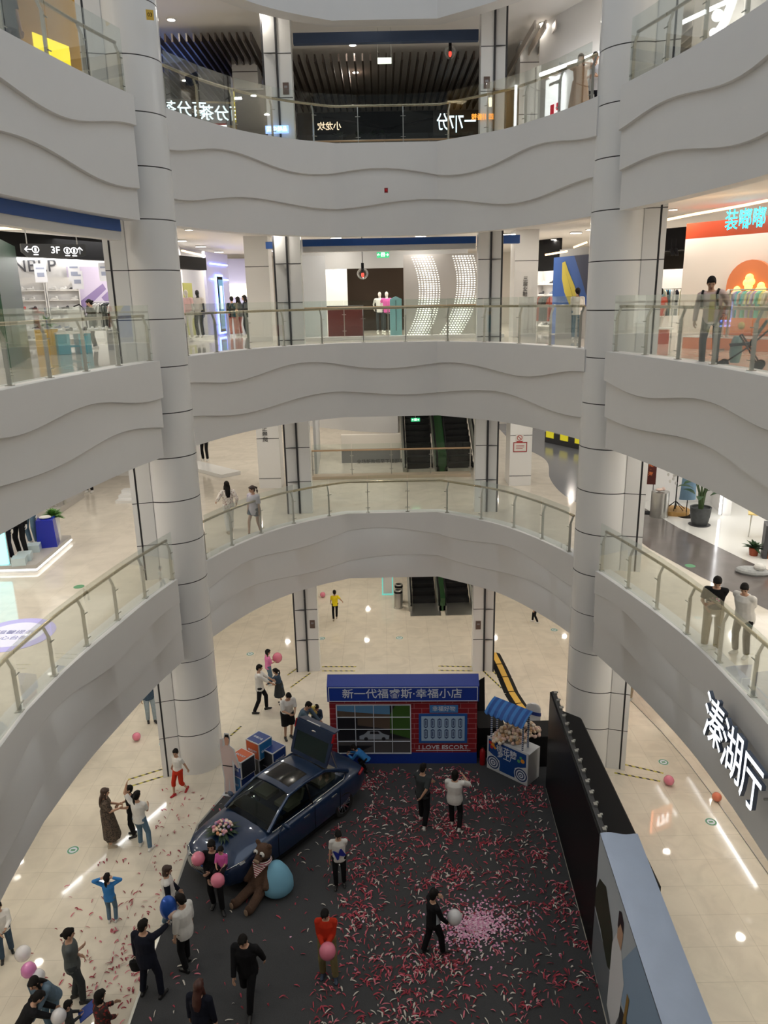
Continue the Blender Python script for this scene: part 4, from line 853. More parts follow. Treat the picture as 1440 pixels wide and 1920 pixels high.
m = MB(); m.tube([(-2.0, 31.2, 19.0), (.5, 32, 18.75), (3.2, 31.4, 19.15)], .05, 8); o = m.build('curved_rail', BLACK); tag(o, 'dark curved handrail in the shadowy hall at the top', 'rail')
for k, (px, py) in enumerate(((618, 127), (752, 143))): p = at(px, py, 33); o = MB().box((0, 0, 0), (.9 if k == 0 else .3, .1, .06)).build('ceiling_lamp', LEDW); o.location = p; tag(o, ('long cool white lamp in the dark top hall', 'short cool white lamp in the dark top hall')[k], 'lamp')
for k, px in enumerate((635, 672, 700, 716)):
    p = plan(px, 31.3, 190); o = thing('potted_plant', 'dark leafy plant on the wall top in the dim hall, one of four', 'plant', (p.x, p.y, 18.2), 0, 'plants in the dim top hall'); m = MB(); m.lathe((0, 0, 0), [(0, 0), (.1, 0), (.13, .18), (0, .16)], 10); m.build('pot', DARK, o); m = MB(); leafy(m, (0, 0, .15), 40, .32, .05); m.build('leaves', LEAFD, o)
p = at(721, 114, 25.5); o = thing('exit_sign', 'small pale lit sign hanging at the far centre of the top storey', 'sign', p); MB().box((0, 0, 0), (.42, .05, .16)).build('case', mat('sign_pale', (.8, .9, .75), .5, emit=.8), o); m = MB(); m.tube([(.2, 0, .08), (.2, 0, 20.2-p.z)], .008, 6); m.tube([(-.2, 0, .08), (-.2, 0, 20.2-p.z)], .008, 6); m.build('hanger', STEEL, o)
# right: bright shop with poster, people taking photos
a, b = plan(1008, 26, 200), plan(1128, 23.5, 200); wall('wall_shop', a, b, Z4, 20.2, SHOPW); M = facing(a, b, at(1043, 185, 25.4).z); Mi = frame((0, 0, 0), (b-a).to_3d())
p = at(1043, 188, 25.2); o = thing('light_box_poster', 'bright white poster light box with red print at the top right shop', 'light box', p); m = MB(); rect(m, Mi, -.48, -1.0, .48, .62, .06, 0); rect(m, Mi, -.2, -.75, .0, -.1, .07, 1); rect(m, Mi, .1, -.3, .3, -.1, .07, 1); rect(m, Mi, -.3, .42, .34, .5, .07, 2); m.build('poster', [mat('poster_glow', (1, 1, 1), .5, emit=1.1), mat('poster_red', srgb(220, 40, 60), .5, emit=.4), mat('poster_grey', (.3, .3, .3), .5)], o, fix=False); m = MB(); rect(m, Mi, -.55, .68, 1.4, .80, .06); m.build('red_edge', mat('edge_red', srgb(200, 70, 50), .5), o, fix=False)
strip('cool white light strip over the poster shop at the top right', [at(1013, 140, 24.8), at(1124, 100, 23)], LEDW, .05)
p = plan(1085, 21.6, 200); person('woman with long hair in tan dress taking a photo at the top rail', (p.x, p.y, Z4), 170, 1.66, (cloth('tan', 176, 140, 112), .5), (cloth('tan', 176, 140, 112), -.55), S_TAN, ('long', HAIRBR), 'face', 'face', curl=.9)
p = plan(1112, 22.0, 200); person('man in pale shirt beside the woman taking a photo', (p.x, p.y, Z4), 160, 1.78, (cloth('pale_blue', 206, 212, 222), 1), (C_NAVY, 2), S_BLACK, ('short', HAIRB), 'hold', 'hold')
a, b = plan(1296, 22, 90), plan(1480, 19.5, 90); wall('wall_shop', a, b, Z4, 20.6, mat('wall_peach', (.8, .74, .68))); Mi = frame((0, 0, 0), (b-a).to_3d()); p = at(1362, 32, 20.6); o = thing('shop_letters', 'glowing white curved logo on the shopfront at the upper right', 'logo', p); m = MB(); m.tube(tl(Mi, [(-.3, -.22, .1), (-.12, -.27, .1), (.08, -.12, .1), (.30, .28, .1)]), .085, 8); m.ball(Mi @ V((-.18, .08, .1)), .12, 12, 8); m.build('logo', mat('letter_glow', (1, 1, 1), .5, emit=4), o, smooth='all')
strip('white light strip on the shopfront at the upper right', [at(1262, 50, 20), at(1330, 18, 19.5), at(1400, -14, 19)], LEDW, .04)
# left: ochre wall with yellow light panel, person at the rail
a, b = plan(-60, 20.5, 80), plan(176, 23.5, 80); wall('wall_shop', a, b, Z4, 20.2, mat('wall_ochre', srgb(148, 112, 44), .5)); Mi = frame((0, 0, 0), (b-a).to_3d()); p = at(96, 102, 21.8); o = thing('yellow_panel', 'slanted glowing yellow panel on the ochre wall at the upper left', 'light panel', p); m = MB(); rect(m, Mi, -.62, -.55, .55, .3, .08); m.build('panel', mat('yellow_glow', (1, .8, .03), .5, emit=1.0, ecol=(1, .82, .02)), o, fix=False)
m = MB(); m.box((0, 0, 0), (.1, .1, 3.6)); o = m.build('light_strip', LEDW); o.location = at(166, 40, 22.6)+V((0, 0, -.2)); tag(o, 'tall white light strip beside the ochre wall', 'light strip')
p = plan(18, 17.2, 60); person('person in dark trousers and grey top at the upper left rail', (p.x, p.y, Z4), -120, 1.7, (C_GREY, .6), (C_NAVY, 2), S_BLACK, ('short', HAIRB))
# sign reflections in the top storey glass, built as solid glowing reversed letters
def reflected_sign(label, body, p, size, mt, right=(1, 0, 0), board=None, width=None):
    o = thing('reflected_sign', label, 'sign', p); M = frame((0, 0, 0), right) @ Matrix.Scale(-1, 4, (1, 0, 0))
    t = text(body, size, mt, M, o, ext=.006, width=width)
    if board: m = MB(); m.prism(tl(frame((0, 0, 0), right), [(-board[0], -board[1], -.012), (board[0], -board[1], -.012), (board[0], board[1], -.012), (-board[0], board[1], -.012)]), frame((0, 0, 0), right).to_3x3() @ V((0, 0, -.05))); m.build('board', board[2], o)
RG = mat('reflected_white_glow', (.7, .9, 1), .5, emit=1.6, ecol=(.78, .93, 1)); RO = mat('reflected_orange_glow', (1, .4, .1), .5, emit=1.3, ecol=(1, .36, .04)); RB = mat('reflected_board_dark', (.03, .03, .03), .5)
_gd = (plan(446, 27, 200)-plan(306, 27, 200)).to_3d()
for px, py, lab, bw in ((346, 206, 'tea sign reflection built as reversed white letters beside the round column', .66), (416, 214, 'tea sign reflection built as reversed white letters near the dark cabinet', .62)):
    reflected_sign(lab, '百分茶', at(px, py, 26.6), .46, RG, _gd, (bw, .30, RB))
p = at(856, 229, hypot(3, 30.8)); reflected_sign('numeral sign reflection built as reversed cool white letters in the far hall', '一7|7分', V((p.x, 30.9, p.z)), .62, RG, board=(.85, .42, RB), width=1.45)
p = at(905, 219, hypot(3.12, 23.5)); reflected_sign('orange sign reflection built as small reversed letters on the right slim column', '四川香辣', V((p.x, 23.56, p.z)), .18, RO, width=.62)
p = at(617, 236, hypot(2, 30.8)); reflected_sign('warm white sign reflection built as small reversed letters in the far hall', '小龙坎', V((p.x, 30.95, p.z)), .30, mat('reflected_warm_glow', (1, .8, .6), .5, emit=1.3, ecol=(1, .75, .5)))
p = at(519, 242, hypot(2.8, 23.7)); reflected_sign('blue sign reflection built as glowing strip and letters by the left slim column', '品味中国', V((p.x, 23.72, p.z)), .15, RG, board=(.33, .10, mat('reflected_blue_glow', (.3, .5, 1), .5, emit=1.1, ecol=(.35, .55, 1))))
# ---------------- second storey, right: white shop
a, b = (8.95, 28), (13, 24.2)
m = MB(); GS = [(7.0, 26.2), (8.0, 23.2), (8.55, 20.6), (8.75, 18), (8.85, 15.5), (8.8, 12), (8.6, 9)]; Q = resample(GS, .5); Nn = normals(Q)
def flatpoly(name, pts, z, mt): return tag(MB().poly([(x, y, z) for x, y in pts]).build(name, mt), kind='structure')
# dark grey sweep and white shop floor
DG = mat('floor_charcoal', (.13, .115, .11), .14, noise=.25, nscale=1.4)
flatpoly('floor_inlay', [(7.35, 26.0), (7.05, 22), (7.25, 19.6), (7.75, 17.4), (8.35, 15.4), (9.2, 12.6), (10.4, 9), (12.5, 9), (11.2, 13), (10.1, 16), (9.35, 18.6), (8.75, 21.4), (8.4, 24.3), (8.2, 26)], Z2+.004, DG)
flatpoly('floor_inlay', [(8.2, 26), (8.4, 24.3), (8.75, 21.4), (9.35, 18.6), (10.1, 16), (11.2, 13), (12.5, 9), (13.9, 9), (13.9, 26)], Z2+.006, FLOORW)
wall('wall_shop', (8.35, 24.6), (9.9, 24.3), Z2, 9.3, SHOPW); wall('wall_shop', (9.9, 24.3), (13.9, 24.0), Z2, 9.3, SHOPW); wall('wall_shop', (10.55, 22.6), (10.75, 23.9), Z2, 9.3, SHOPW, .25)
p = on(1214, 962, Z2); o = thing('sign_stand', 'tall red notice stand on thin black legs by the white shop', 'sign stand', p, R(-18)); MB().box((0, 0, 1.42), (.34, .04, .95)).build('board', mat('notice_red', srgb(74, 20, 16), .4), o); text('花\n·\n海', .15, mat('notice_gold', srgb(220, 120, 60), .5), frame((0, -.024, 1.42), (1, 0, 0)), o, ext=.002); m = MB(); m.box((-.11, 0, .5), (.022, .022, 1.0)); m.box((.11, 0, .5), (.022, .022, 1.0)); m.build('legs', BLACK, o); MB().box((0, 0, .012), (.5, .35, .024)).build('base', BLACK, o)
p = on(1235, 968, Z2); o = thing('steel_plinth', 'round brushed steel plinth with small pale ornament on top', 'plinth', p); m = MB(); m.lathe((0, 0, 0), [(0, 0), (.27, 0), (.27, .80), (0, .80)], 32); m.build('drum', STEEL, o, smooth=True); m = MB(); m.ball((-.04, 0, .86), (.12, .08, .05), 10, 8); m.ball((.08, 0, .88), .06, 10, 8); m.build('ornament', mat('ornament_blush', srgb(214, 190, 180), .6), o, smooth='all')
p = on(1265, 962, Z2); o = thing('display_tree', 'thin display tree with white leaf discs on a wooden round base', 'display tree', p); m = MB(); m.lathe((0, 0, 0), [(0, 0), (.44, 0), (.44, .14), (0, .14)], 28); m.build('wooden_base', mat('wood_honey', srgb(188, 146, 84), .5), o, smooth=True); m = MB(); m.tube([(0, 0, .1), (0, 0, 2.3)], .018, 6)
for k in range(6): a = k*1.05; m.tube([(0, 0, .4), (.3*cos(a), .3*sin(a), .14)], .012, 5)
m.build('stem', BLACK, o); m = MB()
for k in range(44): a = random.uniform(0, 6.3); q = random.uniform(.05, .34); m.ball((q*cos(a), q*sin(a), random.uniform(.95, 2.2)), (.045, .012, .055), 7, 5, Matrix.Rotation(random.uniform(0, 3), 3, 'Z'))
m.build('leaf_discs', S_WHITE, o)
p = on(1286, 968, Z2); o = thing('garment', 'long blue grey coat hanging on a slim stand in the white shop', 'coat', p); m = MB(); m.tube([(0, 0, 0), (0, 0, 2.0)], .014, 6); m.lathe((0, 0, 0), [(.28, 0), (.28, .012), (0, .012)], 20); m.build('stand', BLACK, o); m = MB(); m.loft([[V((a*cos(t), b*sin(t), z)) for t in [2*pi*k/14 for k in range(14)]] for z, a, b in ((1.95, .05, .04), (1.86, .22, .07), (1.5, .20, .10), (.55, .26, .12))]); m.build('coat', cloth('coat_blue', 108, 134, 156), o, smooth=True)
p = on(1311, 984, Z2); o = thing('potted_plant', 'tall banana leaf plant in a dark ribbed pot on the white shop floor', 'plant', p); m = MB(); m.lathe((0, 0, 0), [(0, .0), (.21, .0), (.24, .1), (.245, .11), (.27, .25), (.275, .26), (.29, .40), (.295, .41), (.30, .52), (.31, .56), (.27, .56), (.26, .5), (0, .5)], 28); m.build('pot', mat('pot_charcoal', (.06, .065, .07), .6, noise=.4, nscale=9), o, smooth=True)
m = MB(); m.lathe((0, 0, 0), [(0, 0), (.30, 0), (.32, .02), (0, .02)], 24); m.build('saucer', DARK, o)
m = MB()
for k in range(9): a = k*.7; m.tube([(.04*cos(a), .04*sin(a), .5), (.09*cos(a), .09*sin(a), 1.0), (.26*cos(a), .26*sin(a), 1.45)], [.03, .024, .01], 6)
m.build('stalks', mat('stalk_green', (.05, .09, .03), .5), o); m = MB()
for k in range(9):
    a = k*.7; c = V((.24*cos(a), .24*sin(a), 1.0+.2*(k % 3)-.1)); d = V((cos(a), sin(a), .75)).normalized(); s = V((-sin(a), cos(a), 0)); pp = [c+d*.62*t-V((0, 0, .34*t*t)) for t in (0, .25, .5, .75, 1)]; m.grid([[q-s*w_, q, q+s*w_] for q, w_ in zip(pp, (.01, .09, .11, .08, .005))])
m.build('leaves', mat('leaf_mid', (.022, .060, .020), .5), o)
strip('vertical white light line at the white shop corner', [V((10.4, 22.45, Z2+.1)), V((10.4, 22.45, 9.2))], LEDW, .035)
p = on(1425, 1010, Z2); o = thing('table', 'pale yellow table with thin steel legs at the white shop', 'table', (p.x+.25, p.y, Z2), R(-25)); MB().box((0, 0, .74), (1.2, .7, .03)).build('top', mat('table_yellow', srgb(222, 196, 120), .4), o)
for sx in (-.5, .5):
    m = MB(); m.bar((sx, -.3, .73), (sx*1.05, -.05, 0), .02, .02); m.bar((sx, .3, .73), (sx*1.05, -.05, 0), .02, .02); m.build('leg', STEEL, o)
o2 = thing('books', 'white tray and papers lying on the pale yellow table', 'tray', (p.x+.3, p.y+.05, Z2+.755), R(-25)); m = MB(); m.box((0, 0, .01), (.4, .3, .02)); m.build('tray', PANEL, o2)
p = on(1422, 1042, Z2); o = thing('planter', 'orange and dark planter boxes with a small leafy plant', 'planter', (p.x, p.y, Z2), R(-20)); MB().box((.12, 0, .45), (.10, .5, .9)).build('dark_panel', DARK, o); MB().box((.28, 0, .4), (.18, .45, .8)).build('orange_panel', mat('panel_orange', srgb(196, 100, 34), .5), o); m = MB(); m.lathe((-.12, 0, 0), [(0, 0), (.1, 0), (.13, .2), (0, .2)], 14); m.build('pot', mat('pot_terracotta', srgb(150, 70, 40), .6), o); m = MB(); leafy(m, (-.12, 0, .2), 40, .35, .045); m.build('leaves', LEAF, o)
p = on(1410, 1075, Z2); o = thing('stone_planter', 'grey stone edging with pale wrapping below the planter boxes', 'stone bed', (p.x, p.y, Z2), R(-25)); m = MB(); m.ball((0, 0, .05), (.40, .26, .12), 14, 8); m.build('bed', mat('stone_grey', (.3, .31, .31), .5, noise=.4, nscale=10), o); m = MB(); m.ball((.15, -.05, .2), (.14, .12, .1), 8, 6); m.build('wrapping', S_WHITE, o)
# ceiling hidden lamps brighten the white shop
area_light('shop_panel', (11.4, 18, 9.3), 3, 10, 140, (1, .98, .94))
area_light('shop_panel', (-11.2, 20, 9.3), 3, 12, 80, (1, .96, .90))
# second storey centre right: pillar notices, wavy inlay, yellow display
flatpoly('floor_inlay', [(p.x, p.y) for p in resample([(6.2, 44), (6.2, 36), (6.9, 31.6), (6.35, 28), (6.3, 25.5), (6.75, 23.6), (7.35, 22.5)], .4)]+[(13.9, 22.9), (13.9, 44)], Z2+.003, mat('floor_bluegrey', (.19, .20, .23), .15))
for k, (py, w_, h_) in enumerate(((823, .28, .30), (839, .50, .36))):
    p = at(976+(-1 if k == 0 else 0), py, hypot(5.0, 26.9)); o = thing('notice', ('small red no smoking notice on the square pillar', 'white notice with red border under the no smoking notice')[k], 'notice', (p.x, 26.985, p.z)); MB().box((0, 0, 0), (w_, .012, h_)).build('sheet', S_WHITE, o); m = MB(); RD = mat('notice_print', srgb(170, 50, 50), .5)
    if k == 0:
        for j in range(16): a, b = 2*pi*j/16, 2*pi*(j+1)/16; m.poly([(.10*cos(a), -.008, .03+.10*sin(a)), (.10*cos(b), -.008, .03+.10*sin(b)), (.075*cos(b), -.008, .03+.075*sin(b)), (.075*cos(a), -.008, .03+.075*sin(a))])
        m.bar((-.06, -.008, .09), (.06, -.008, -.03), .003, .025); m.box((0, -.008, -.11), (.22, .003, .05))
    else:
        for c, d in (((0, .165), (w_, .03)), ((0, -.165), (w_, .03)), ((-.235, 0), (.03, h_)), ((.235, 0), (.03, h_)), ((0, .05), (.3, .018)), ((0, .0), (.3, .018)), ((-.03, -.05), (.24, .018))): m.box((c[0], -.008, c[1]), (d[0], .003, d[1]))
    m.build('print', RD, o, fix=False)
p = on(1082, 852, Z2); o = thing('display_bench', 'dark bench with glowing yellow panels at the far right of the second storey', 'bench', (p.x+.6, p.y+1.2, Z2), R(-60)); MB().box((0, 0, .25), (4.5, .6, .5)).build('base', DARK, o)
for k in range(5): MB().box((-1.9+.95*k, -.31, .42), (.5, .04, .32)).build('yellow_panel', mat('yellow_bench', (.8, .7, .03), .4, emit=.35), o)
small_text('禁\n止\n攀\n爬', .20, frame((-4.3, 27.39, 7.85), (1, 0, 0)), DARK, None).name = 'pillar_lettering'
_o = bpy.data.objects['pillar_lettering']; tag(_o, 'small dark vertical characters on the square left pillar', 'lettering')
_o = small_text('三\n层\n女\n鞋', .17, frame((5.0, 26.985, 12.75), (1, 0, 0)), DARK, None); _o.name = 'pillar_lettering'; tag(_o, 'small dark vertical characters on the square right pillar', 'lettering')
# second storey centre: pale wavy wall and desk, side void
m = fascia([V((.7, 33.2)), V((0, 33.4)), V((-1.2, 33.9)), V((-2.2, 34.6)), V((-4, 36))][::-1], 9.0, 6.7, 3, 1.); tag(m.build('wall_wavy', WHITE, smooth=True), kind='structure')
wall('wall_desk', (-1.75, 31.5), (.75, 31.5), 6.35, 6.95, WARMW, .2); p = at(713, 866, 31.4); o = thing('shop_letters', 'row of small grey characters on the pale desk wall', 'lettering', (p.x, 31.47, p.z)); small_text('全场新款低至下楼即享', .20, frame((0, -.005, 0), (1, 0, 0)), DARK, o)
wall('wall_desk', (-1.75, 31.6), (.75, 31.6), Z2, 6.35, GREY, .2); wall('wall_side', (-2.8, 33.5), (-2.6, 29.2), Z2, 8.2, mat('wall_panel_grey', (.58, .60, .63)), .1)
p = at(650, 884, 31.2); o = thing('notice', 'small red notice on the grey desk front', 'notice', (p.x, 31.55, p.z)); MB().box((0, 0, 0), (.18, .02, .22)).build('sheet', mat('notice_print', (.4, .05, .05)), o)
p = at(779, 787, 31); o = thing('exit_sign', 'green glowing exit sign above the escalators of the second storey', 'exit sign', p); MB().box((0, 0, 0), (.36, .04, .14)).build('case', mat('exit_green', (.02, .25, .1)), o); text('←回→', .11, SG, frame((0, -.024, 0), (1, 0, 0)), o, ext=.001); m = MB(); m.tube([(0, 0, .07), (0, 0, 9.5-p.z)], .01, 6); m.build('hanger', STEEL, o)
p = at(797, 834, 31.6); person('person in dark clothes riding the left escalator', (1.52, 33.0, Z2+1.55), 185, 1.7, (C_BLACK, 2), (C_DGREY, 2), S_BLACK, ('short', HAIRB), 'hold', 'down')
# ---------------- second storey, left: display platform, pedestals, shop steps
a, b, c, d = on(-30, 1077, Z2), on(70, 1074, Z2), on(135, 1017, Z2), on(20, 985, Z2)
o = thing('display_platform', 'low pale display platform with glowing edge in the left shop window', 'platform', (b.x, b.y, Z2)); z0 = V((-b.x, -b.y, -Z2))
pts = [a+z0, b+z0, c+z0, V((c.x-3.2, c.y+.2, Z2))+z0, V((a.x-2, a.y, Z2))+z0]; MB().prism([p+V((0, 0, .12)) for p in pts], (0, 0, .10)).build('deck', mat('deck_grey', (.48, .46, .44), .3), o)
m = MB(); m.prism([p*.995+V((-.03, .03, .0)) for p in pts], (0, 0, .12)); m.build('base', PANEL, o); m = MB(); m.tube([p+V((0, 0, .09)) for p in pts[:3]], .022, 6); m.build('glow_edge', mat('led_soft', (1, 1, 1), .5, emit=2.0), o)
p = on(92, 1022, Z2+.22); o = thing('pedestal', 'cobalt blue tapered pedestal on the pale display platform', 'pedestal', (p.x, p.y, Z2+.22), R(15)); m = MB(); m.loft([[V((s*sx, s*sy, z)) for sx, sy in ((-1, -1), (1, -1), (1, 1), (-1, 1))] for z, s in ((0, .26), (.78, .22))]); m.build('body', mat('pedestal_cobalt', srgb(20, 40, 170), .2), o); m = MB(); m.ball((0, 0, .82), (.17, .12, .05), 12, 8); m.build('white_cap', S_WHITE, o, smooth='all')
o = thing('potted_plant', 'leafy green plant standing behind the cobalt blue pedestal', 'plant', (p.x+.02, p.y+.45, Z2+.22)); m = MB(); m.lathe((0, 0, 0), [(0, 0), (.14, 0), (.17, .7), (0, .7)], 14); m.build('pot', PANEL, o); m = MB(); leafy(m, (0, 0, .72), 110, .34, .05, .3, (0, 1.4)); m.build('leaves', mat('leaf_bright', (.1, .26, .05)), o)
for k, (px, py, tp, bt, lab) in enumerate(((44, 1040, C_BLACK, C_BLACK, 'mannequin in black trousers on the pale display platform'), (64, 1020, C_WHITE, C_JEAN, 'mannequin in jeans beside the cobalt blue pedestal'), (18, 1050, C_NAVY, C_NAVY, 'mannequin in navy trousers at the left end of the platform'))):
    p = on(px, py, Z2+.22); mannequin(lab, (p.x, p.y, Z2+.22), 170, (tp, 2), (bt, 2), 1.8, S_WHITE)
p = on(6, 1052, Z2+.3); MB().box((0, 0, 0), (.1, .1, .1)); o = thing('light_box_poster', 'cyan light box at the left end of the display platform', 'light box', (p.x-.1, p.y-.05, Z2+.22), R(10)); MB().box((0, 0, .75), (.5, .06, 1.5)).build('panel', mat('cyan_glow', (.3, .9, 1), .4, emit=1.6), o); MB().box((0, .04, .75), (.56, .05, 1.56)).build('frame', STEEL, o)
for k, (px, py) in enumerate(((38, 1044), (55, 1028), (28, 1052))): p = on(px, py, Z2+.22); o = thing('display_block', 'clear pale display block on the platform, one of three', 'block', (p.x+.25, p.y-.25, Z2+.22), R(15), 'clear display blocks'); MB().box((0, 0, .10), (.34, .34, .20)).build('block', mat('block_pale', (.55, .66, .70), .1), o)
p = on(120, 955, Z2); o = thing('display_platform', 'second grey display platform deeper along the left shop window', 'platform', (p.x-1.0, p.y+.3, Z2), R(0)); MB().box((0, 0, .1), (2.2, 2.6, .2)).build('deck', mat('deck_grey', (.5, .5, .5)), o)
for k, (px, py) in enumerate(((104, 950), (122, 945))): p = on(px, py, Z2+.2); o = thing('display_stand', ('steel display stand on the second grey platform', 'second steel display stand on the grey platform')[k], 'stand', (p.x, p.y, Z2+.2)); m = MB(); m.tube([(0, 0, 0), (0, 0, .5)], .06, 10); m.box((0, 0, .52), (.3, .3, .04)); m.build('stand', STEEL, o)
for k in range(3): wall('trim_%d' % (70+k), (-9.4-.0*k, 25.6+.35*k), (-7.0, 25.6+.35*k), Z2, Z2+.1*(k+1), PANEL, .36)
wall('wall_shop', (-12.5, 30.0), (-8.2, 30.0), Z2, 9.4, SHOPW); p = on(185, 912, Z2); p.y -= .9; mannequin('mannequin in dark trousers far down the left shop', (p.x, p.y, Z2), 170, (C_WHITE, 2), (C_BLACK, 2), 1.75)
wall('wall_shop', (-11.5, 34), (-7.9, 32), Z2, 9.4, SHOPW); p = on(386, 868, Z2); mannequin('mannequin in black trousers beyond the round left column', (p.x, p.y, Z2+.1), 170, (C_BLACK, 2), (C_BLACK, 2), 1.75); wall('trim_75', (-8.6, 31.4), (-6.4, 29.2), Z2, Z2+.14, PANEL, .9)
p = on(25, 1190, Z2+.004); o = thing('floor_projection', 'round lilac projected light sign on the left gallery floor', 'projection', p); MB().cyl((0, 0, 0), .85, .003, 40).build('ring', mat('proj_lilac', srgb(178, 172, 226), .5, emit=.25), o); MB().cyl((0, 0, .003), .62, .002, 40).build('centre', mat('proj_pale', srgb(216, 216, 236), .5, emit=.3), o); text('温馨提示', .2, mat('proj_text', srgb(140, 140, 190), .5), Matrix.Translation((0, .1, .007)), o, ext=.0005); text('小心台阶', .2, mat('proj_text', (.3, .3, .5)), Matrix.Translation((0, -.18, .007)), o, ext=.0005)
for k, (px, py) in enumerate(((148, 1100), (1294, 1061))): p = on(px, py, Z2+.002); o = thing('floor_sticker', ('round green floor sticker on the left gallery', 'round green floor sticker on the right gallery')[k], 'floor sticker', p); MB().cyl((0, 0, 0), .13, .003, 20).build('disc', mat('sticker_green', (.1, .3, .15)), o)
# ---------------- lit sign on the right gallery front
HALL = mat('hall_letters', (1, 1, 1), .5, emit=1.5, ecol=(.86, .93, 1)); p1, p2 = V((6.14, 12.42, 0)), V((5.75, 9.6, 0))
_n = normals(RN); RNS = [p+q*.34 for p, q in zip(RN, _n)]; SIDE = mat('letter_side', (.10, .13, .20), .5)
for ch, px, py in (('溱', 1341, 1361), ('湖', 1375, 1417), ('厅', 1411, 1476)):
    r = ray(px, py); best = None; P = RNS
    for i in range(len(P)-1):
        a, b = P[i], P[i+1]; d = b-a; den = r.x*d.y-r.y*d.x; t = (a.x*d.y-a.y*d.x)/den if abs(den) > 1e-9 else -1; s = (t*r.y-a.y)/d.y if abs(d.y) > 1e-9 else -1
        if t > 0 and 0 <= s <= 1: best = (t, d.normalized())
    t, d = best; h = r*t+V((0, 0, CAM_Z))
    o = thing('sign_character', 'large glowing white character %s on the right gallery front' % {'溱': 'nearest the round column', '湖': 'in the middle of three', '厅': 'last of three'}[ch], 'sign character', h)
    M = frame((0, 0, 0), (d.x, d.y, 0)); text(ch, 1.0, HALL, M, o, ext=.035, bold=.006, side=SIDE, width=.74 if ch != '厅' else .70); m = MB()
    for x in (-.3, .3): m.bar(M @ V((x, 0, -.04)), M @ V((x, 0, -.34)), .03, .03)
    m.build('bracket', STEELD, o)
# lamps whose long reflections lie on the ground floor
def ceil_line(lab, a, b):
    A, B = on(*a, -4.1), on(*b, -4.1); A.z = B.z = 4.1; m = MB(); m.bar(A, B, .09, .04); tag(m.build('linear_lamp', mat('linear_glow', (1, 1, 1), .5, emit=14)), lab, 'linear lamp')
ceil_line('long white ceiling lamp over the right ground passage', (1290, 1458), (1418, 1662)); ceil_line('short white ceiling lamp over the right ground passage', (1232, 1474), (1268, 1528)); ceil_line('long white ceiling lamp over the left ground passage', (118, 1675), (338, 1484))
p = on(1240, 1535, -3.2); p.z = 3.2; o = thing('shop_sign', 'orange square shop sign with white strokes under the right gallery', 'shop sign', p, R(25)); MB().box((0, 0, 0), (.8, .08, .8)).build('board', mat('board_orange', (1, .3, .1), .5, emit=7, ecol=(1, .28, .1)), o); m = MB()
for c, d in (((-.18, 0), (.07, .36)), ((.20, 0), (.07, .36)), ((0, -.06), (.07, .24)), ((-.06, .16), (.28, .06)), ((.08, .05), (.06, .24))): m.box((c[0], -.05, c[1]), (d[0], .03, d[1]))
m.build('strokes', mat('stroke_glow', (1, 1, 1), .5, emit=20), o)

# lamps inside the shops
for lab, x, y, z, sx, sy, wt_, cl in (('shop_lamps', -9.6, 24.5, 14.3, 3.0, 3.0, 150, (1, .98, .95)), ('shop_lamps', -8.2, 29.5, 14.4, 2, 3, 90, (.95, .95, 1)), ('shop_lamps', -9.2, 34.5, 14.4, 2, 2, 90, (.85, .85, 1)), ('shop_lamps', -.5, 31.5, 14.3, 3, 1.5, 40, (1, .85, .68)), ('shop_lamps', 6.2, 29.5, 14.3, 1.5, 2, 70, (1, .9, .78)), ('shop_lamps', 9.2, 20.2, 14.4, 2.5, 2.5, 75, (1, .88, .76)), ('shop_lamps', 9.2, 25.5, 14.2, 1, 1.5, 80, (1, .92, .86)), ('shop_lamps', 8.2, 20.8, 20.15, .3, .3, 70, (1, .97, .94)), ('shop_lamps', 7.4, 23.2, 20.15, .3, .3, 90, (1, .97, .94)), ('shop_lamps', 9.6, 19, 20.15, .3, .3, 60, (1, .97, .94)), ('shop_lamps', -8.6, 21, 20, 1.5, 3, 60, (1, .8, .5))):
    area_light(lab, (x, y, z), sx, sy, wt_, cl)

# small fixtures on columns and gallery fronts
p = at(281, 28, 18.55); o = thing('column_plate', 'small yellow plate reading 03 on the left round column', 'plate', p, R(17)); MB().box((0, 0, 0), (.15, .01, .19)).build('plate', mat('plate_yellow', srgb(206, 170, 60), .5), o); text('03', .10, BLACK, frame((0, -.007, 0), (1, 0, 0)), o, ext=.001)
for k, (px, py, x, y, lab) in enumerate(((588, 1170, -2.53, 23.85, 'left slim column at ground level'), (899, 1172, 3.12, 23.6, 'right slim column at ground level'), (531, 166, -2.53, 23.85, 'left slim column at the top storey'), (914, 155, 3.12, 23.6, 'right slim column at the top storey'))):
    z = at(px, py, hypot(x, y)).z; o = thing('call_box', 'small brown switch box on the '+lab, 'switch box', (x, y-.012, z)); MB().box((0, 0, 0), (.17, .02, .30)).build('case', mat('box_brown', (.13, .085, .07), .4), o); m = MB(); m.box((0, -.012, .04), (.09, .004, .06)); m.build('button', GREY, o)
p = at(724, 357, 23.02); o = thing('alarm_light', 'tiny red alarm light on the far gallery front', 'alarm', (p.x, p.y, p.z)); MB().box((0, 0, 0), (.10, .08, .12)).build('housing', mat('alarm_red', srgb(130, 20, 26), .4), o); m = MB(); m.ball((0, -.05, 0), .035, 10, 6); m.build('lens', mat('alarm_lens', srgb(200, 30, 40), .2), o)
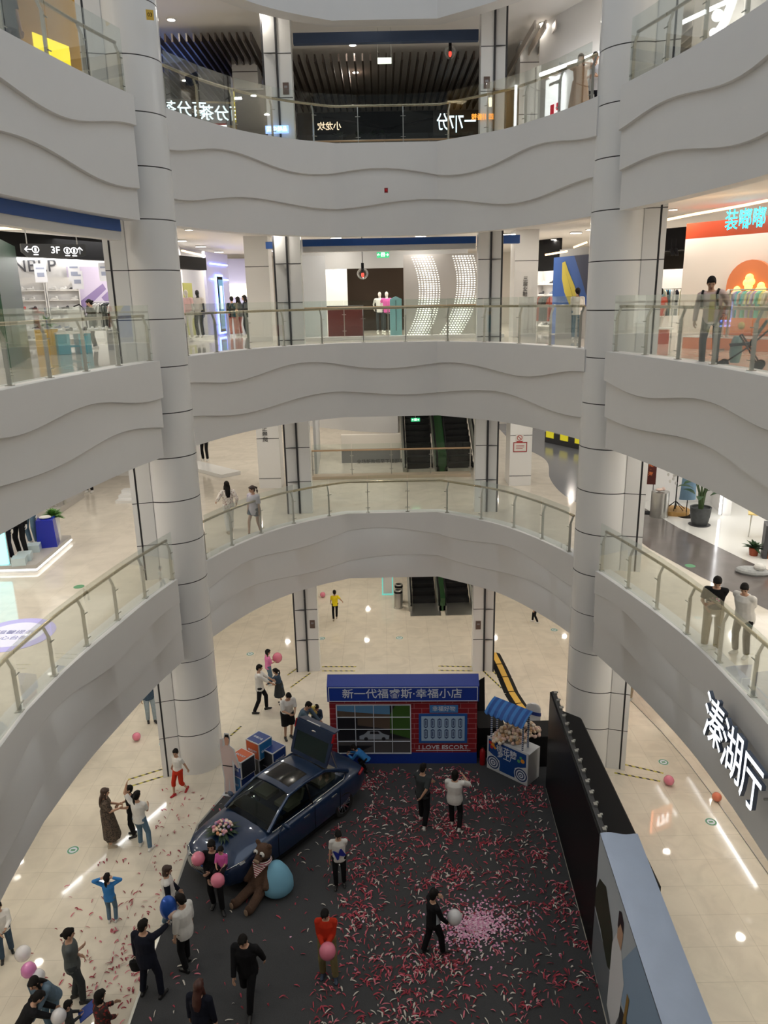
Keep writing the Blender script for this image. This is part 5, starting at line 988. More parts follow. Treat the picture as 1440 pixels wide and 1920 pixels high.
# ------------------------------------------------------------------ event floor: carpet
CARPET = mat('carpet_charcoal', (.064, .065, .068), .95, noise=.25, nscale=60, bump=.2, spec=.1)
cp = thing('carpet', 'charcoal event carpet laid over the cream tiles, strewn with petals', 'carpet', (0, 12, 0))
cpts = [(-4.78, 1.5), (-4.76, 15.9), (-4.20, 17.55), (-3.2, 18.15), (-1.75, 18.7), (4.5, 18.9), (4.5, 17.2), (4.10, 17.1), (3.86, 11.8), (3.5, 6.9), (3.2, 1.5)]
MB().prism([(x, y-12, .001) for x, y in cpts], (0, 0, .014)).build('pile', CARPET, cp)
m = MB(); m.bar((-4.79, -10.5, .010), (-4.77, 3.9, .010), .05, .018); m.bar((-4.77, 3.9, .010), (-4.2, 5.55, .010), .05, .018); m.build('edge_strip', STEEL, cp)
CZ = .015

# ------------------------------------------------------------------ car
CARB = mat('car_blue', (.012, .032, .085), .3, .25, coat=1.0); CHROME = mat('chrome', (.75, .75, .77), .12, 1.); TYRE = mat('tyre', (.012, .012, .012), .8); GLOSSB = mat('gloss_black', (.008, .008, .009), .12)
SEAT = mat('seat_leather', (.30, .27, .22), .6); TAIL = mat('tail_red', (.35, .01, .015), .2); HEADL = mat('headlight', (.55, .58, .62), .1, .3)
fdir = V((-.630, -.776, 0)); lft = V((.776, -.630, 0))
car_c = V((-2.06, 15.14, 0))-lft*.80
car = thing('car', 'dark blue sedan with its tailgate raised and flowers on its bonnet', 'car', (car_c.x, car_c.y, CZ), atan2(-fdir.x, fdir.y))
# stations: y, half width, sill z, belt z, top z(centre), shoulder x fraction
ST = [(-2.30, .62, .42, .78, .84, .80), (-2.26, .78, .36, .86, .93, .84), (-2.05, .85, .28, .90, 1.0, .86), (-1.6, .90, .22, .91, 1.02, .86), (-1.0, .91, .19, .90, .98, .86), (-.2, .91, .18, .89, .96, .86), (.6, .91, .18, .88, .96, .86), (1.1, .90, .19, .86, .97, .84), (1.5, .89, .2, .82, .93, .80), (1.95, .84, .2, .75, .85, .78), (2.18, .74, .22, .67, .75, .76), (2.30, .56, .28, .58, .64, .75)]
def sect(y, wv, sl, bt, tp, sf):
    half = [(0, sl), (wv*.80, sl), (wv*.97, sl+.10), (wv, sl+(bt-sl)*.45), (wv*.985, sl+(bt-sl)*.72), (wv*.955, bt-.03), (wv*.90, bt+.015), (wv*sf*.82, bt+(tp-bt)*.62), (wv*.45, bt+(tp-bt)*.92), (0, tp)]
    return [V((x, y, z)) for x, z in half]+[V((-x, y, z)) for x, z in half[-2:0:-1]]
fine = []
for a, b in zip(ST, ST[1:]):
    for k in range(3): t = k/3; fine.append([a[i]+(b[i]-a[i])*t for i in range(6)])
fine.append(ST[-1])
m = MB(); m.loft([sect(*s) for s in fine]); body = m.build('body', [CARB, GLOSSB], car, smooth=True)
cut = MB()
for y in (1.34, -1.35): cut.tube([(-1.2, y, .33), (1.2, y, .33)], .375, 32)
co = cut.build('tmp', GLOSSB); bo = body.modifiers.new('b', 'BOOLEAN'); bo.object = co; bo.operation = 'DIFFERENCE'; bo.solver = 'EXACT'
dg = bpy.context.evaluated_depsgraph_get(); me = bpy.data.meshes.new_from_object(body.evaluated_get(dg)); body.modifiers.clear(); body.data = me; bpy.data.objects.remove(co)
if len(me.materials) == 0: me.materials.append(CARB)
for y in (1.34, -1.35):
    for sx in (1, -1):
        m = MB(); q = []
        m.lathe((0, 0, 0), [(.335, -.11), (.335, .11)], 28, 0)
        prof = [(.19, -.10), (.31, -.11), (.335, -.08), (.335, .08), (.31, .11), (.22, .10)]
        m2 = MB(); m2.lathe((0, 0, 0), prof, 32); wt = m2.build('wheel', TYRE, car, smooth=True); wt.location = (sx*.79, y, .335); wt.rotation_euler = (0, R(90)*sx, 0)
        r_ = MB(); r_.lathe((0, 0, 0), [(.225, .06), (.225, .10), (.205, .105), (.20, .05)], 32)
        for k in range(10):
            a = 2*pi*k/10; r_.bar((.03*cos(a), .03*sin(a), .085), (.21*cos(a+.1), .21*sin(a+.1), .095), .028, .02)
        r_.cyl((0, 0, .06), .05, .04, 16); r_.disc((0, 0, .03), .2, n=24, mi=1); r_.build('rim', [CHROME, BLACK], wt, smooth=True)
# cabin: pillars, roof, glass
BASE = [(.70, 1.05, .965), (.80, .45, .965), (.80, -.9, .985), (.72, -1.55, 1.02)]
RF = dict(fy=.18, ry=-1.02, z=1.44, w=.56)
def roofz(x, y): return 1.455-.05*(x/.56)**2-.045*((y+.35)/.7)**2
m = MB(); rows = [[V((x, y, roofz(x, y))) for x in [RF['w']*k/6 for k in range(-6, 7)]] for y in [RF['fy']+(RF['ry']-RF['fy'])*j/8 for j in range(9)]]
m.grid(rows); m.grid([[v-V((0, 0, .04)) for v in r] for r in rows]); m.build('roof', CARB, car, smooth=True)
m = MB(); m.grid([[V((x, y, roofz(x, y)+.004)) for x in [.40*k/4 for k in range(-4, 5)]] for y in [.02-.62*j/4 for j in range(5)]]); m.build('sunroof', GLOSSB, car, smooth=True)
for sx in (1, -1):
    m = MB(); fz = roofz(.56, .18)-.015; rz = roofz(.56, -1.02)-.015
    m.tube([(sx*.74, 1.02, .95), (sx*.66, .6, 1.20), (sx*.57, .18, fz), (sx*.565, -.4, roofz(.56, -.4)-.01), (sx*.57, -1.02, rz), (sx*.63, -1.4, 1.19), (sx*.70, -1.72, 1.02)], [.045, .042, .04, .038, .045, .055, .06], 8)
    m.build('side_pillar', CARB, car, smooth=True)
    m = MB(); m.tube([(sx*.565, -.36, roofz(.56, -.4)-.02), (sx*.70, -.34, 1.16), (sx*.80, -.33, .93)], .035, 6); m.build('door_pillar', GLOSSB, car, smooth=True)
    for ya, yb, yc, yd in ((.95, -.30, -.33, .22), (-.36, -1.50, -1.05, -.40)):
        m = MB(); m.poly([(sx*.775, ya, .955), (sx*.795, yb, .965), (sx*.58, yc, 1.37), (sx*.58, yd, 1.375)]); m.build('side_window', CARGLASS, car)
    m = MB(); m.tube([(sx*.80, .95, .945), (sx*.81, -.3, .955), (sx*.80, -1.45, .97), (sx*.72, -1.62, 1.06)], .011, 6); m.tube([(sx*.72, -1.62, 1.06), (sx*.635, -1.28, 1.27)], .009, 6); m.build('chrome_strip', CHROME, car, smooth='all')
    m = MB(); m.ball((sx*.97, .66, 1.0), (.105, .05, .068), 12, 8); m.bar((sx*.80, .64, .96), (sx*.93, .66, .97), .04, .03); m.build('wing_mirror', CARB, car, smooth=True)
    for y in (-.05, -1.0): MB().box((sx*.895, y, .80), (.02, .19, .03)).build('door_handle', CHROME, car)
    m = MB(); m.poly([(sx*.50, 2.20, .66), (sx*.72, 2.06, .70), (sx*.80, 1.78, .79), (sx*.76, 1.80, .815), (sx*.60, 2.08, .735), (sx*.46, 2.215, .69)]); 
    hl = MB().prism([(sx*.46, 2.30, .585), (sx*.70, 2.16, .60), (sx*.845, 1.80, .735), (sx*.82, 1.80, .775), (sx*.66, 2.14, .675), (sx*.44, 2.29, .625)], (0, .03, .012)); hl.build('headlight', HEADL, car)
    m = MB(); m.tube([(sx*.05, 2.325, .66), (sx*.42, 2.30, .665), (sx*.66, 2.17, .695), (sx*.84, 1.80, .80)], .011, 6); m.build('light_strip', CHROME, car, smooth='all')
    m = MB(); m.bar((sx*.50, 2.28, .36), (sx*.74, 2.14, .40), .035, .02); m.build('fog_garnish', LEDW if False else CHROME, car)
    m = MB(); m.tube([(sx*.55, -2.30, .80), (sx*.80, -2.18, .86), (sx*.885, -1.95, .88)], .035, 8); m.build('tail_light', TAIL, car, smooth='all')
m = MB(); m.poly([(-.66, .0, .0)]*0 or [(.71, 1.02, .97), (-.71, 1.02, .97), (-.55, .19, 1.405), (.55, .19, 1.405)]); m.build('windscreen', CARGLASS, car)
m = MB(); m.prism([(-.42, 2.31, .36), (.42, 2.31, .36), (.36, 2.325, .56), (-.36, 2.325, .56)], (0, .012, 0))
for k in range(5): m.box((0, 2.34, .39+.038*k), (.74, .012, .010), None, 1)
m.build('grille', [GLOSSB, CHROME], car); m = MB(); m.ball((0, 2.345, .60), (.085, .012, .034), 16, 8); m.build('badge', mat('badge_blue', (.02, .06, .3), .2), car)
for sx in (1, -1):
    m = MB()
    for ys in (.86, -.33, -1.22): m.tube([(sx*.895, ys, .885), (sx*.912, ys+.02, .70), (sx*.912, ys+.03, .45), (sx*.885, ys+.0, .27)], .006, 5)
    m.build('door_seam', BLACK, car); m = MB(); m.bar((sx*.86, 1.0, .22), (sx*.86, -1.0, .21), .07, .07); m.build('sill', BLACK, car)
m = MB(); m.box((0, -.2, .93), (1.36, 2.3, .02)); m.build('cabin_floor', BLACK, car)
for x in (.36, -.36):
    m = MB(); m.box((x, .05, 1.0), (.46, .42, .10)); m.loft([[V((x+a*.23*w_, -.18-.16*t, 1.02+.33*t))+V((0, b*.05, 0)) for a, b in ((-1, -1), (1, -1), (1, 1), (-1, 1))] for t, w_ in ((0, 1), (.7, .95), (1, .6))]); m.build('seat', SEAT, car)
m = MB(); m.box((0, -1.05, 1.0), (1.2, .45, .1)); m.box((0, -1.3, 1.12), (1.2, .14, .3)); m.build('rear_seat', SEAT, car)
m = MB(); m.box((0, .66, .985), (1.3, .36, .07)); m.tube([(.36+.15*cos(2*pi*k/16), .42+.05*sin(2*pi*k/16), 1.07+.14*sin(2*pi*k/16)) for k in range(17)], .014, 6); m.build('dashboard', DARK, car)
# raised tailgate
tg = V((0, -1.08, 1.40)); tu = V((0, -.36, .933)); tn_ = V((0, .933, .36))
def TG(x, t, n=0): return tg+V((x, 0, 0))+tu*t+tn_*n
m = MB()
m.prism([TG(-.60, 0), TG(.60, 0), TG(.62, .10), TG(-.62, .10)], tn_*.045); m.prism([TG(-.64, .60), TG(.64, .60), TG(.62, .86), TG(-.62, .86)], tn_*.045)
for sx in (1, -1): m.prism([TG(sx*.54, .08), TG(sx*.62, .08), TG(sx*.64, .62), TG(sx*.54, .62)], tn_*.045)
m.prism([TG(-.62, .86), TG(.62, .86), TG(.58, .90, -.22), TG(-.58, .90, -.22)], tu*.03); tgo = m.build('tailgate', CARB, car)
MB().prism([TG(-.56, .09, .02), TG(.56, .09, .02), TG(.56, .61, .02), TG(-.56, .61, .02)], tn_*.01).build('rear_window', mat('window_dark', (.02, .035, .035), .06), tgo)
MB().prism([TG(-.12, .885, -.19), TG(.34, .885, -.19), TG(.34, .875, .0), TG(-.12, .875, .0)], tu*.02).build('plate', mat('paper_white', (.80, .80, .80), .5), tgo)
m = MB(); m.ball(TG(0, .73, .05), (.07, .02, .03), 14, 6); m.build('badge', CHROME, tgo)
for sx in (1, -1): MB().prism([TG(sx*.62, .64, .0), TG(sx*.65, .64, .0), TG(sx*.65, .86, 0), TG(sx*.62, .86, 0)], tn_*.06).build('tail_light', TAIL, tgo)
for sx in (1, -1): m = MB(); m.bar((sx*.60, -1.50, 1.04), TG(sx*.59, .45), .02, .02); m.build('gas_strut', STEEL, tgo)
# bouquet on the bonnet
FL = [mat('flower_%d' % i, srgb(*c), .8) for i, c in enumerate(((228, 170, 175), (240, 214, 190), (196, 120, 150), (238, 228, 214), (150, 130, 170), (214, 150, 110)))]
bq = on(418, 1556, .98); hb = thing('bouquet', 'round bouquet of pink and cream roses lying on the blue car bonnet', 'bouquet', (bq.x, bq.y, .94))
m = MB()
for k in range(70):
    a, b = random.uniform(0, 2*pi), random.uniform(0.05, 1.0)**.6*1.45; r = .22*sin(b); m.ball((r*cos(a), r*sin(a), .06+.17*cos(b)), random.uniform(.028, .042), 8, 6, None, random.randrange(6))
m.build('flower_heads', FL, hb, smooth='all')
m = MB(); leafy(m, (0, 0, .05), 36, .42, .035, .25, (.0, .35)); m.build('leaves', LEAFD, hb)

# ------------------------------------------------------------------ plush bear and bean bag
bp = on(512, 1672, 0); BB = mat('beanbag_blue', srgb(122, 178, 205), .8)
o = thing('bean_bag', 'pale blue bean bag behind the brown plush bear', 'bean bag', (bp.x+.10, bp.y+.02, CZ)); m = MB()
m.lathe((0, 0, 0), [(.02, 0), (.26, .0), (.36, .12), (.35, .3), (.27, .5), (.15, .68), (.05, .74), (.0, .74)], 24); m.build('bag', BB, o, smooth='all')
FUR = mat('fur_brown', (.085, .045, .027), .95, noise=.3, nscale=40, bump=.6); FURL = mat('fur_light', (.32, .22, .15), .9)
br = thing('plush_bear', 'big brown plush bear slumped against a pale blue bean bag', 'plush toy', (bp.x-.34, bp.y-.14, CZ), R(150)); br.scale = (1.12, 1.12, 1.12)
m = MB(); caps(m, (0, -.12, .16), (0, -.26, .50), .19, .15, 14); m.ball((0, -.30, .82), (.17, .16, .16), 14, 10); m.ball((0, -.14, .77), (.09, .09, .075), 12, 8)
for s in (1, -1):
    m.ball((s*.14, -.32, .97), (.065, .035, .065), 10, 8); caps(m, (s*.11, -.02, .16), (s*.17, .40, .09), .105, .085, 12); m.ball((s*.175, .45, .12), (.075, .06, .11), 12, 8); caps(m, (s*.17, -.25, .52), (s*.24, -.02, .30), .075, .07, 12)
link(remesh(m, .018, 3, [FUR], 'body'), 'body', br)
m = MB(); m.ball((0, -.075, .755), (.07, .045, .05), 12, 8); m.build('muzzle', FURL, br, smooth='all')
for s in (1, -1): m = MB(); m.ball((s*.175, .52, .12), (.05, .012, .075), 12, 8); m.build('sole', FURL, br, smooth='all')
for s in (1, -1):
    e = MB(); e.ball((s*.075, -.165, .87), (.055, .03, .06), 12, 8); e.ball((s*.07, -.137, .868), (.024, .014, .026), 10, 8, None, 1); e.build('eye', [S_WHITE, EYE], br, smooth='all')
STRIPE = mat('scarf_stripe', (.7, .66, .64), .8); nt = STRIPE.node_tree; wv = N(STRIPE, 'ShaderNodeTexWave', bands_direction='Z'); wv.inputs['Scale'].default_value = 9; tc = N(STRIPE, 'ShaderNodeTexCoord'); rp = N(STRIPE, 'ShaderNodeValToRGB'); rp.color_ramp.interpolation = 'CONSTANT'; rp.color_ramp.elements[0].color = (*srgb(226, 220, 216), 1); rp.color_ramp.elements[1].color = (*srgb(150, 40, 60), 1); rp.color_ramp.elements[1].position = .5
nt.links.new(tc.outputs['Object'], wv.inputs['Vector']); nt.links.new(wv.outputs['Color'], rp.inputs['Fac']); nt.links.new(rp.outputs['Color'], nt.nodes['Principled BSDF'].inputs['Base Color'])
m = MB(); m.lathe((0, -.27, .60), [(.155, 0), (.175, .05), (.15, .11)], 20); m.prism([(-.16, -.14, .64), (.16, -.14, .64), (.02, -.02, .40)], (0, -.03, .02)); m.build('scarf', STRIPE, br, smooth=True)

# ------------------------------------------------------------------ printed shop kiosk
def brick_mat(name, c1, c2, j, bw, rh):
    m = mat(name, c1, .5); nt = m.node_tree; tc = N(m, 'ShaderNodeTexCoord'); mp = N(m, 'ShaderNodeMapping'); mp.inputs['Rotation'].default_value = (R(90), 0, 0); br = N(m, 'ShaderNodeTexBrick'); br.inputs['Scale'].default_value = 1; br.inputs['Brick Width'].default_value = bw; br.inputs['Row Height'].default_value = rh; br.inputs['Mortar Size'].default_value = .008
    for k, c in (('Color1', c1), ('Color2', c2), ('Mortar', j)): br.inputs[k].default_value = (*c, 1)
    nt.links.new(tc.outputs['Object'], mp.inputs[0]); nt.links.new(mp.outputs[0], br.inputs['Vector']); nt.links.new(br.outputs['Color'], nt.nodes['Principled BSDF'].inputs['Base Color']); return m
KBRICK = brick_mat('kiosk_brick', srgb(150, 36, 44), srgb(136, 30, 40), srgb(178, 118, 122), .42, .155)
KBLUE = mat('kiosk_blue', srgb(32, 62, 156), .3); KROOF = mat('kiosk_roof', srgb(44, 62, 150), .3, noise=.08, nscale=5); KWHITE = mat('print_white', srgb(214, 220, 232), .5); KSKY = mat('print_sky', srgb(66, 128, 196), .5); KLB = mat('print_lightblue', srgb(170, 198, 226), .5)
kA, kB = V((-1.60, 18.38, 0)), V((2.42, 18.25, 0)); kd = (kB-kA).normalized(); KL = (kB-kA).length; kz = atan2(kd.y, kd.x)
ks = thing('display_kiosk', 'red brick printed kiosk with blue sloping roof and grid window picture', 'kiosk', (kA.x, kA.y, CZ), kz)
D_ = .62
m = MB(); m.box((KL/2, D_/2, 1.15), (KL, D_, 1.62)); m.build('brick_wall', KBRICK, ks)
m = MB(); m.box((KL/2, D_/2-.005, .17), (KL+.01, D_+.01, .34)); m.build('base_plinth', KBLUE, ks)
m = MB(); m.prism([(-.04, -.06, 1.955), (-.04, -.06, 2.42), (-.04, .20, 2.64), (-.04, .66, 2.36), (-.04, .66, 1.955)], (KL+.08, 0, 0)); m.build('roof', KROOF, ks)
sg = MB(); sg.box((KL/2, -.075, 2.19), (KL+.06, .025, .45)); sgo = sg.build('sign_board', KBLUE, ks)
m = MB(); q = KL/2+.005
for c, d in (((KL/2, -.09, 2.395), (KL, .008, .02)), ((KL/2, -.09, 1.985), (KL, .008, .02)), ((.01, -.09, 2.19), (.02, .008, .42)), ((KL-.01, -.09, 2.19), (.02, .008, .42))): m.box(c, d)
m.build('border', KWHITE, sgo)
text('新一代福睿斯·幸福小店', .30, KWHITE, frame((KL/2-.02, -.092, 2.19), (1, 0, 0)), sgo, bold=.006, width=3.22)
def kx(px): return (px-622)/(893-622)*KL
wx0, wx1, wz0, wz1 = kx(635), kx(771), .33, 1.83
P_DK = mat('print_dark', srgb(34, 34, 40), .4); P_BR = mat('print_brown', srgb(92, 78, 68), .4); P_GR = mat('print_green', srgb(60, 96, 40), .4); P_RD = mat('print_road', srgb(84, 82, 84), .4); P_CAR = mat('print_car', srgb(150, 158, 170), .3); P_SK2 = mat('print_sky2', srgb(92, 140, 184), .4)
m = MB()
def wp(u, v, lay): return V((wx0+(wx1-wx0)*u, -.012-.0012*lay, wz0+(wz1-wz0)*v))
def wpoly(pts, mi, lay): m.poly([wp(u, v, lay) for u, v in pts], mi)
wpoly([(0, 0), (1, 0), (1, 1), (0, 1)], 0, 0); wpoly([(0, .80), (.72, .80), (.72, 1), (0, 1)], 5, 1); wpoly([(0, .88), (.5, .82), (.78, .80), (.78, .70), (0, .74)], 1, 2); wpoly([(.28, .72), (.72, .72), (.72, .50), (.28, .58)], 1, 1)
wpoly([(.72, .42), (1, .30), (1, 1), (.80, 1), (.72, .8)], 2, 3); wpoly([(0, .16), (1, .16), (1, .30), (.5, .30), (0, .26)], 3, 1); wpoly([(.25, 0), (1, 0), (1, .22), (.55, .2)], 3, 2)
wpoly([(.30, .29), (.70, .29), (.71, .37), (.62, .41), (.57, .47), (.42, .47), (.37, .40), (.30, .36)], 4, 4); wpoly([(.44, .40), (.58, .40), (.555, .455), (.45, .455)], 0, 5)
for u in (.39, .63): m.disc(wp(u, .30, 6), .055, n=16, mi=0, M=Matrix.Rotation(R(90), 3, 'X'))
m.build('window_picture', [P_DK, P_BR, P_GR, P_RD, P_CAR, P_SK2], ks, fix=False)
m = MB()
for k in range(5):
    u = k/4; t = .028 if k in (0, 4) else .018
    m.box((wx0+(wx1-wx0)*u, -.024, (wz0+wz1)/2), (t, .016, wz1-wz0+.028)); m.box(((wx0+wx1)/2, -.024, wz0+(wz1-wz0)*u), (wx1-wx0, .016, t))
m.build('window_grid', KWHITE, ks)
m = MB(); m.box(((kx(806)+kx(858))/2, -.012, 1.70), (kx(858)-kx(806), .02, .23)); pb = m.build('name_plate', KSKY, ks); text('幸福好物', .17, KWHITE, frame(((kx(806)+kx(858))/2, -.024, 1.70), (1, 0, 0)), pb, bold=.006, width=.62)
x0, x1 = kx(786), kx(875); m = MB(); m.box(((x0+x1)/2, -.012, 1.10), (x1-x0, .022, .90)); m.box(((x0+x1)/2, -.025, 1.10), (x1-x0-.14, .006, .76), None, 1); pb = m.build('goods_panel', [mat('print_blue2', srgb(36, 92, 170), .4), KLB], ks)
m = MB()
for i in range(6):
    for j in range(2):
        cx, cz = x0+.19+(x1-x0-.38)*i/5, 1.27-.33*j
        for sx in (1, -1): m.box((cx+sx*.042, -.031, cz), (.018, .004, .24))
        for sz in (1, -1): m.box((cx, -.031, cz+sz*.115), (.08, .004, .018)); m.prism([(cx-.04, -.029, cz+sz*.12), (cx+.04, -.029, cz+sz*.12), (cx, -.029, cz+sz*.15)], (0, -.003, 0))
        m.box((cx, -.031, cz), (.022, .004, .15))
m.build('icons', mat('print_navy', srgb(40, 62, 116), .5), pb)
text('I LOVE ESCORT', .17, KWHITE, frame((kx(831), -.006, .50), (1, 0, 0)), ks, bold=.006, width=1.36)
MB().box((kx(831), -.006, .405), (1.5, .008, .018)).build('underline', KWHITE, ks)

# ------------------------------------------------------------------ cotton-candy cart
ca, cb = V((2.67, 18.03, 0)), V((3.62, 17.14, 0)); cd = (cb-ca).normalized(); CL = (cb-ca).length
ct = thing('candy_cart', 'white and blue candy cart with striped awning beside the brick kiosk', 'cart', (ca.x, ca.y, CZ), atan2(cd.y, cd.x))
CW = mat('cart_white', srgb(206, 208, 212), .5); CBL = mat('cart_blue', srgb(24, 70, 140), .4)
MB().box((CL/2, .30, .48), (CL, .55, .92)).build('body', CW, ct)
m = MB(); m.box((CL/2, .02, .50), (CL*.99, .02, .98)); fr_ = m.build('front_panel', CW, ct)
m = MB(); m.prism([(.06, .004, .56), (.06, .004, .93), (CL-.06, .004, .93), (CL-.06, .004, .56), (CL-.40, .004, .40), (CL-.40, .004, .10), (.42, .004, .10), (.42, .004, .40)], (0, -.006, 0)); m.build('print', CBL, fr_)
for cx in (.22, CL-.20):
    m = MB()
    for k, (r, mi) in enumerate(((.215, 0), (.19, 1), (.15, 0), (.115, 1), (.08, 0), (.045, 1), (.02, 0))): m.disc((cx, -.004-.0016*k, .27), r, n=28, mi=mi, M=Matrix.Rotation(R(90), 3, 'X'))
    m.build('wheel_print', [KWHITE, mat('print_navy2', srgb(30, 52, 100), .5)], fr_, fix=False)
for tx, z, s in (('棉花糖', .76, .22), ('梦工厂', .58, .19)): text(tx, s, KWHITE, frame((CL/2-.02, -.008, z), (1, 0, 0)), fr_, bold=.006, shear=.1 if s < .2 else 0)
m = MB()
for x, z, r, mi in ((.12, .84, .055, 0), (.20, .80, .06, 1), (.16, .72, .05, 0), (.27, .74, .04, 1), (CL-.16, .70, .06, 1), (CL-.28, .66, .05, 2), (CL-.22, .78, .04, 2)): m.disc((x, -.007, z), r, n=18, mi=mi, M=Matrix.Rotation(R(90), 3, 'X'))
m.build('colour_dots', [mat('dot_red', srgb(196, 44, 48), .5), mat('dot_orange', srgb(232, 150, 50), .5), mat('dot_green', srgb(96, 168, 110), .5)], fr_, fix=False)
def striped(name, c1, c2, sc, d='X'):
    m = mat(name, c1, .6); nt = m.node_tree; tc = N(m, 'ShaderNodeTexCoord'); wv = N(m, 'ShaderNodeTexWave', bands_direction=d); wv.inputs['Scale'].default_value = sc; rp = N(m, 'ShaderNodeValToRGB'); rp.color_ramp.interpolation = 'CONSTANT'; rp.color_ramp.elements[0].color = (*c1, 1); rp.color_ramp.elements[1].color = (*c2, 1); rp.color_ramp.elements[1].position = .5
    nt.links.new(tc.outputs['Object'], wv.inputs['Vector']); nt.links.new(wv.outputs['Color'], rp.inputs['Fac']); nt.links.new(rp.outputs['Color'], nt.nodes['Principled BSDF'].inputs['Base Color']); return m
POSTM = striped('post_stripes', srgb(214, 220, 228), srgb(40, 66, 120), 5.2, 'Z'); AWN = striped('awning_stripes', srgb(50, 116, 190), srgb(30, 78, 150), 1.6, 'X')
for x, y in ((.10, .06), (CL-.22, .06), (.10, .32), (CL-.22, .32)):
    m = MB(); m.tube([(x, y, .94), (x, y, 1.86)], .028, 10); m.build('post', POSTM, ct, smooth=True)
m = MB(); rows = []
for j in range(5):
    t = j/4; rows.append([V((-.02+(CL-.10)*k/24, .34-.46*t, 2.02-.10*t-.16*t*t-(.05*abs(sin(pi*k/3)) if j == 4 else 0))) for k in range(25)])
m.grid(rows); m.grid([[v+V((0, .0, .02)) for v in r] for r in rows]); m.prism([rows[0][0], rows[2][0], rows[4][0], rows[4][0]+V((0, .3, 0))], (.01, 0, 0)); m.build('awning', AWN, ct)
POP = [mat('candy_%d' % i, srgb(*c), .9) for i, c in enumerate(((226, 204, 176), (222, 190, 176), (206, 168, 130), (230, 220, 206)))]
def heap(name, label, loc, n, sx, sy, h, r=.05):
    m = MB()
    for k in range(n):
        a = random.uniform(0, 2*pi); q = sqrt(random.random()); x, y = sx*q*cos(a), sy*q*sin(a); z = h*(1-q*q)*random.uniform(.3, 1)+.03; m.ball((x, y, z), random.uniform(.7, 1.25)*r, 7, 5, None, random.choice((0, 0, 1, 1, 2, 3)))
    o = m.build(name, POP, smooth='all'); o.location = loc; return tag(o, label, 'popcorn', kind='stuff')
cw = lambda x, y, z: ct.matrix_world @ V((x, y, z))
bpy.context.view_layer.update()
heap('popcorn', 'heap of pale pink and cream puffs on the candy cart under its awning', cw(CL*.42, .28, .94), 190, .48, .22, .50)
# black covered counter, chairs, boards
m = MB(); m.box((0, 0, .47), (1.25, .8, .94)); o = m.build('counter', BLACK); o.location = (3.92, 18.42, CZ); tag(o, 'black cloth covered counter behind the candy cart', 'counter')
heap('popcorn', 'loose pile of cream puffs spilling over the black counter beside the cart', (3.78, 18.22, .96), 120, .42, .30, .26)
m = MB(); m.box((0, 0, .47), (.75, .9, .94)); o = m.build('counter', BLACK); o.location = (2.86, 18.95, CZ); tag(o, 'black cloth covered counter between the brick kiosk and the candy cart', 'counter')
for k, (px, py, lab) in enumerate(((931, 1352, 'chair in white cover with blue sash next to the brick kiosk'), (997, 1346, 'chair in white cover with blue sash near the black screen'))):
    p = on(px, py, .70); c = thing('banquet_chair', lab, 'chair', (p.x, p.y, 0), R(160 if k else 200), 'white covered chairs with blue sashes')
    m = MB(); rings = []
    for z, w_, y in ((.45, .22, .02), (.70, .225, .0), (.90, .215, -.02), (.99, .17, -.03), (1.03, .08, -.03)): rings.append([V((w_*cos(a), y-.22+.045*sin(a), z)) for a in [2*pi*j/16 for j in range(16)]])
    m.loft(rings); m.build('backrest', mat('chair_cover', srgb(206, 206, 208), .8), c, smooth=True)
    m = MB(); m.loft([[V((w_*sx, .0+w_*sy, z)) for sx, sy in ((-1, -1), (1, -1), (1, 1), (-1, 1))] for z, w_ in ((0, .25), (.44, .22), (.47, .21))]); m.build('seat_cover', mat('chair_cover', (.6, .6, .6)), c)
    m = MB(); m.loft([[V((.235*cos(a), -.22+.06*sin(a), z+.07*cos(a)*.5)) for a in [2*pi*j/16 for j in range(16)]] for z in (.70, .80)]); m.build('sash', mat('sash_blue', srgb(36, 58, 130), .5), c, smooth=True)
p = at(917, 1330, 19.9); m = MB(); m.prism([(-.22, 0, 0), (.22, 0, 0), (.22, 0, 1.75), (-.22, 0, 1.55)], (0, .03, 0)); o = m.build('display_board', BLACK); o.location = (2.66, 19.75, .0); o.rotation_euler = (R(-4), 0, R(14)); tag(o, 'black upright board behind the white covered chair by the kiosk', 'board')
m = MB(); m.lathe((0, 0, 0), [(.0, 0), (.075, 0), (.08, .03), (.08, .40), (.05, .47), (.022, .49), (.022, .53), (0, .53)], 16); o = thing('fire_extinguisher', 'red fire extinguisher standing at the corner of the brick kiosk', 'fire extinguisher', (2.58, 18.2, CZ)); m.build('cylinder', mat('extinguisher_red', srgb(150, 20, 24), .35), o, smooth=True); m = MB(); m.bar((-.02, 0, .55), (.10, 0, .60), .02, .015); m.bar((0, 0, .53), (0, 0, .58), .03, .03); m.tube([(0, 0, .55), (-.1, 0, .50), (-.11, 0, .2)], .01, 6); m.build('handle', BLACK, o)
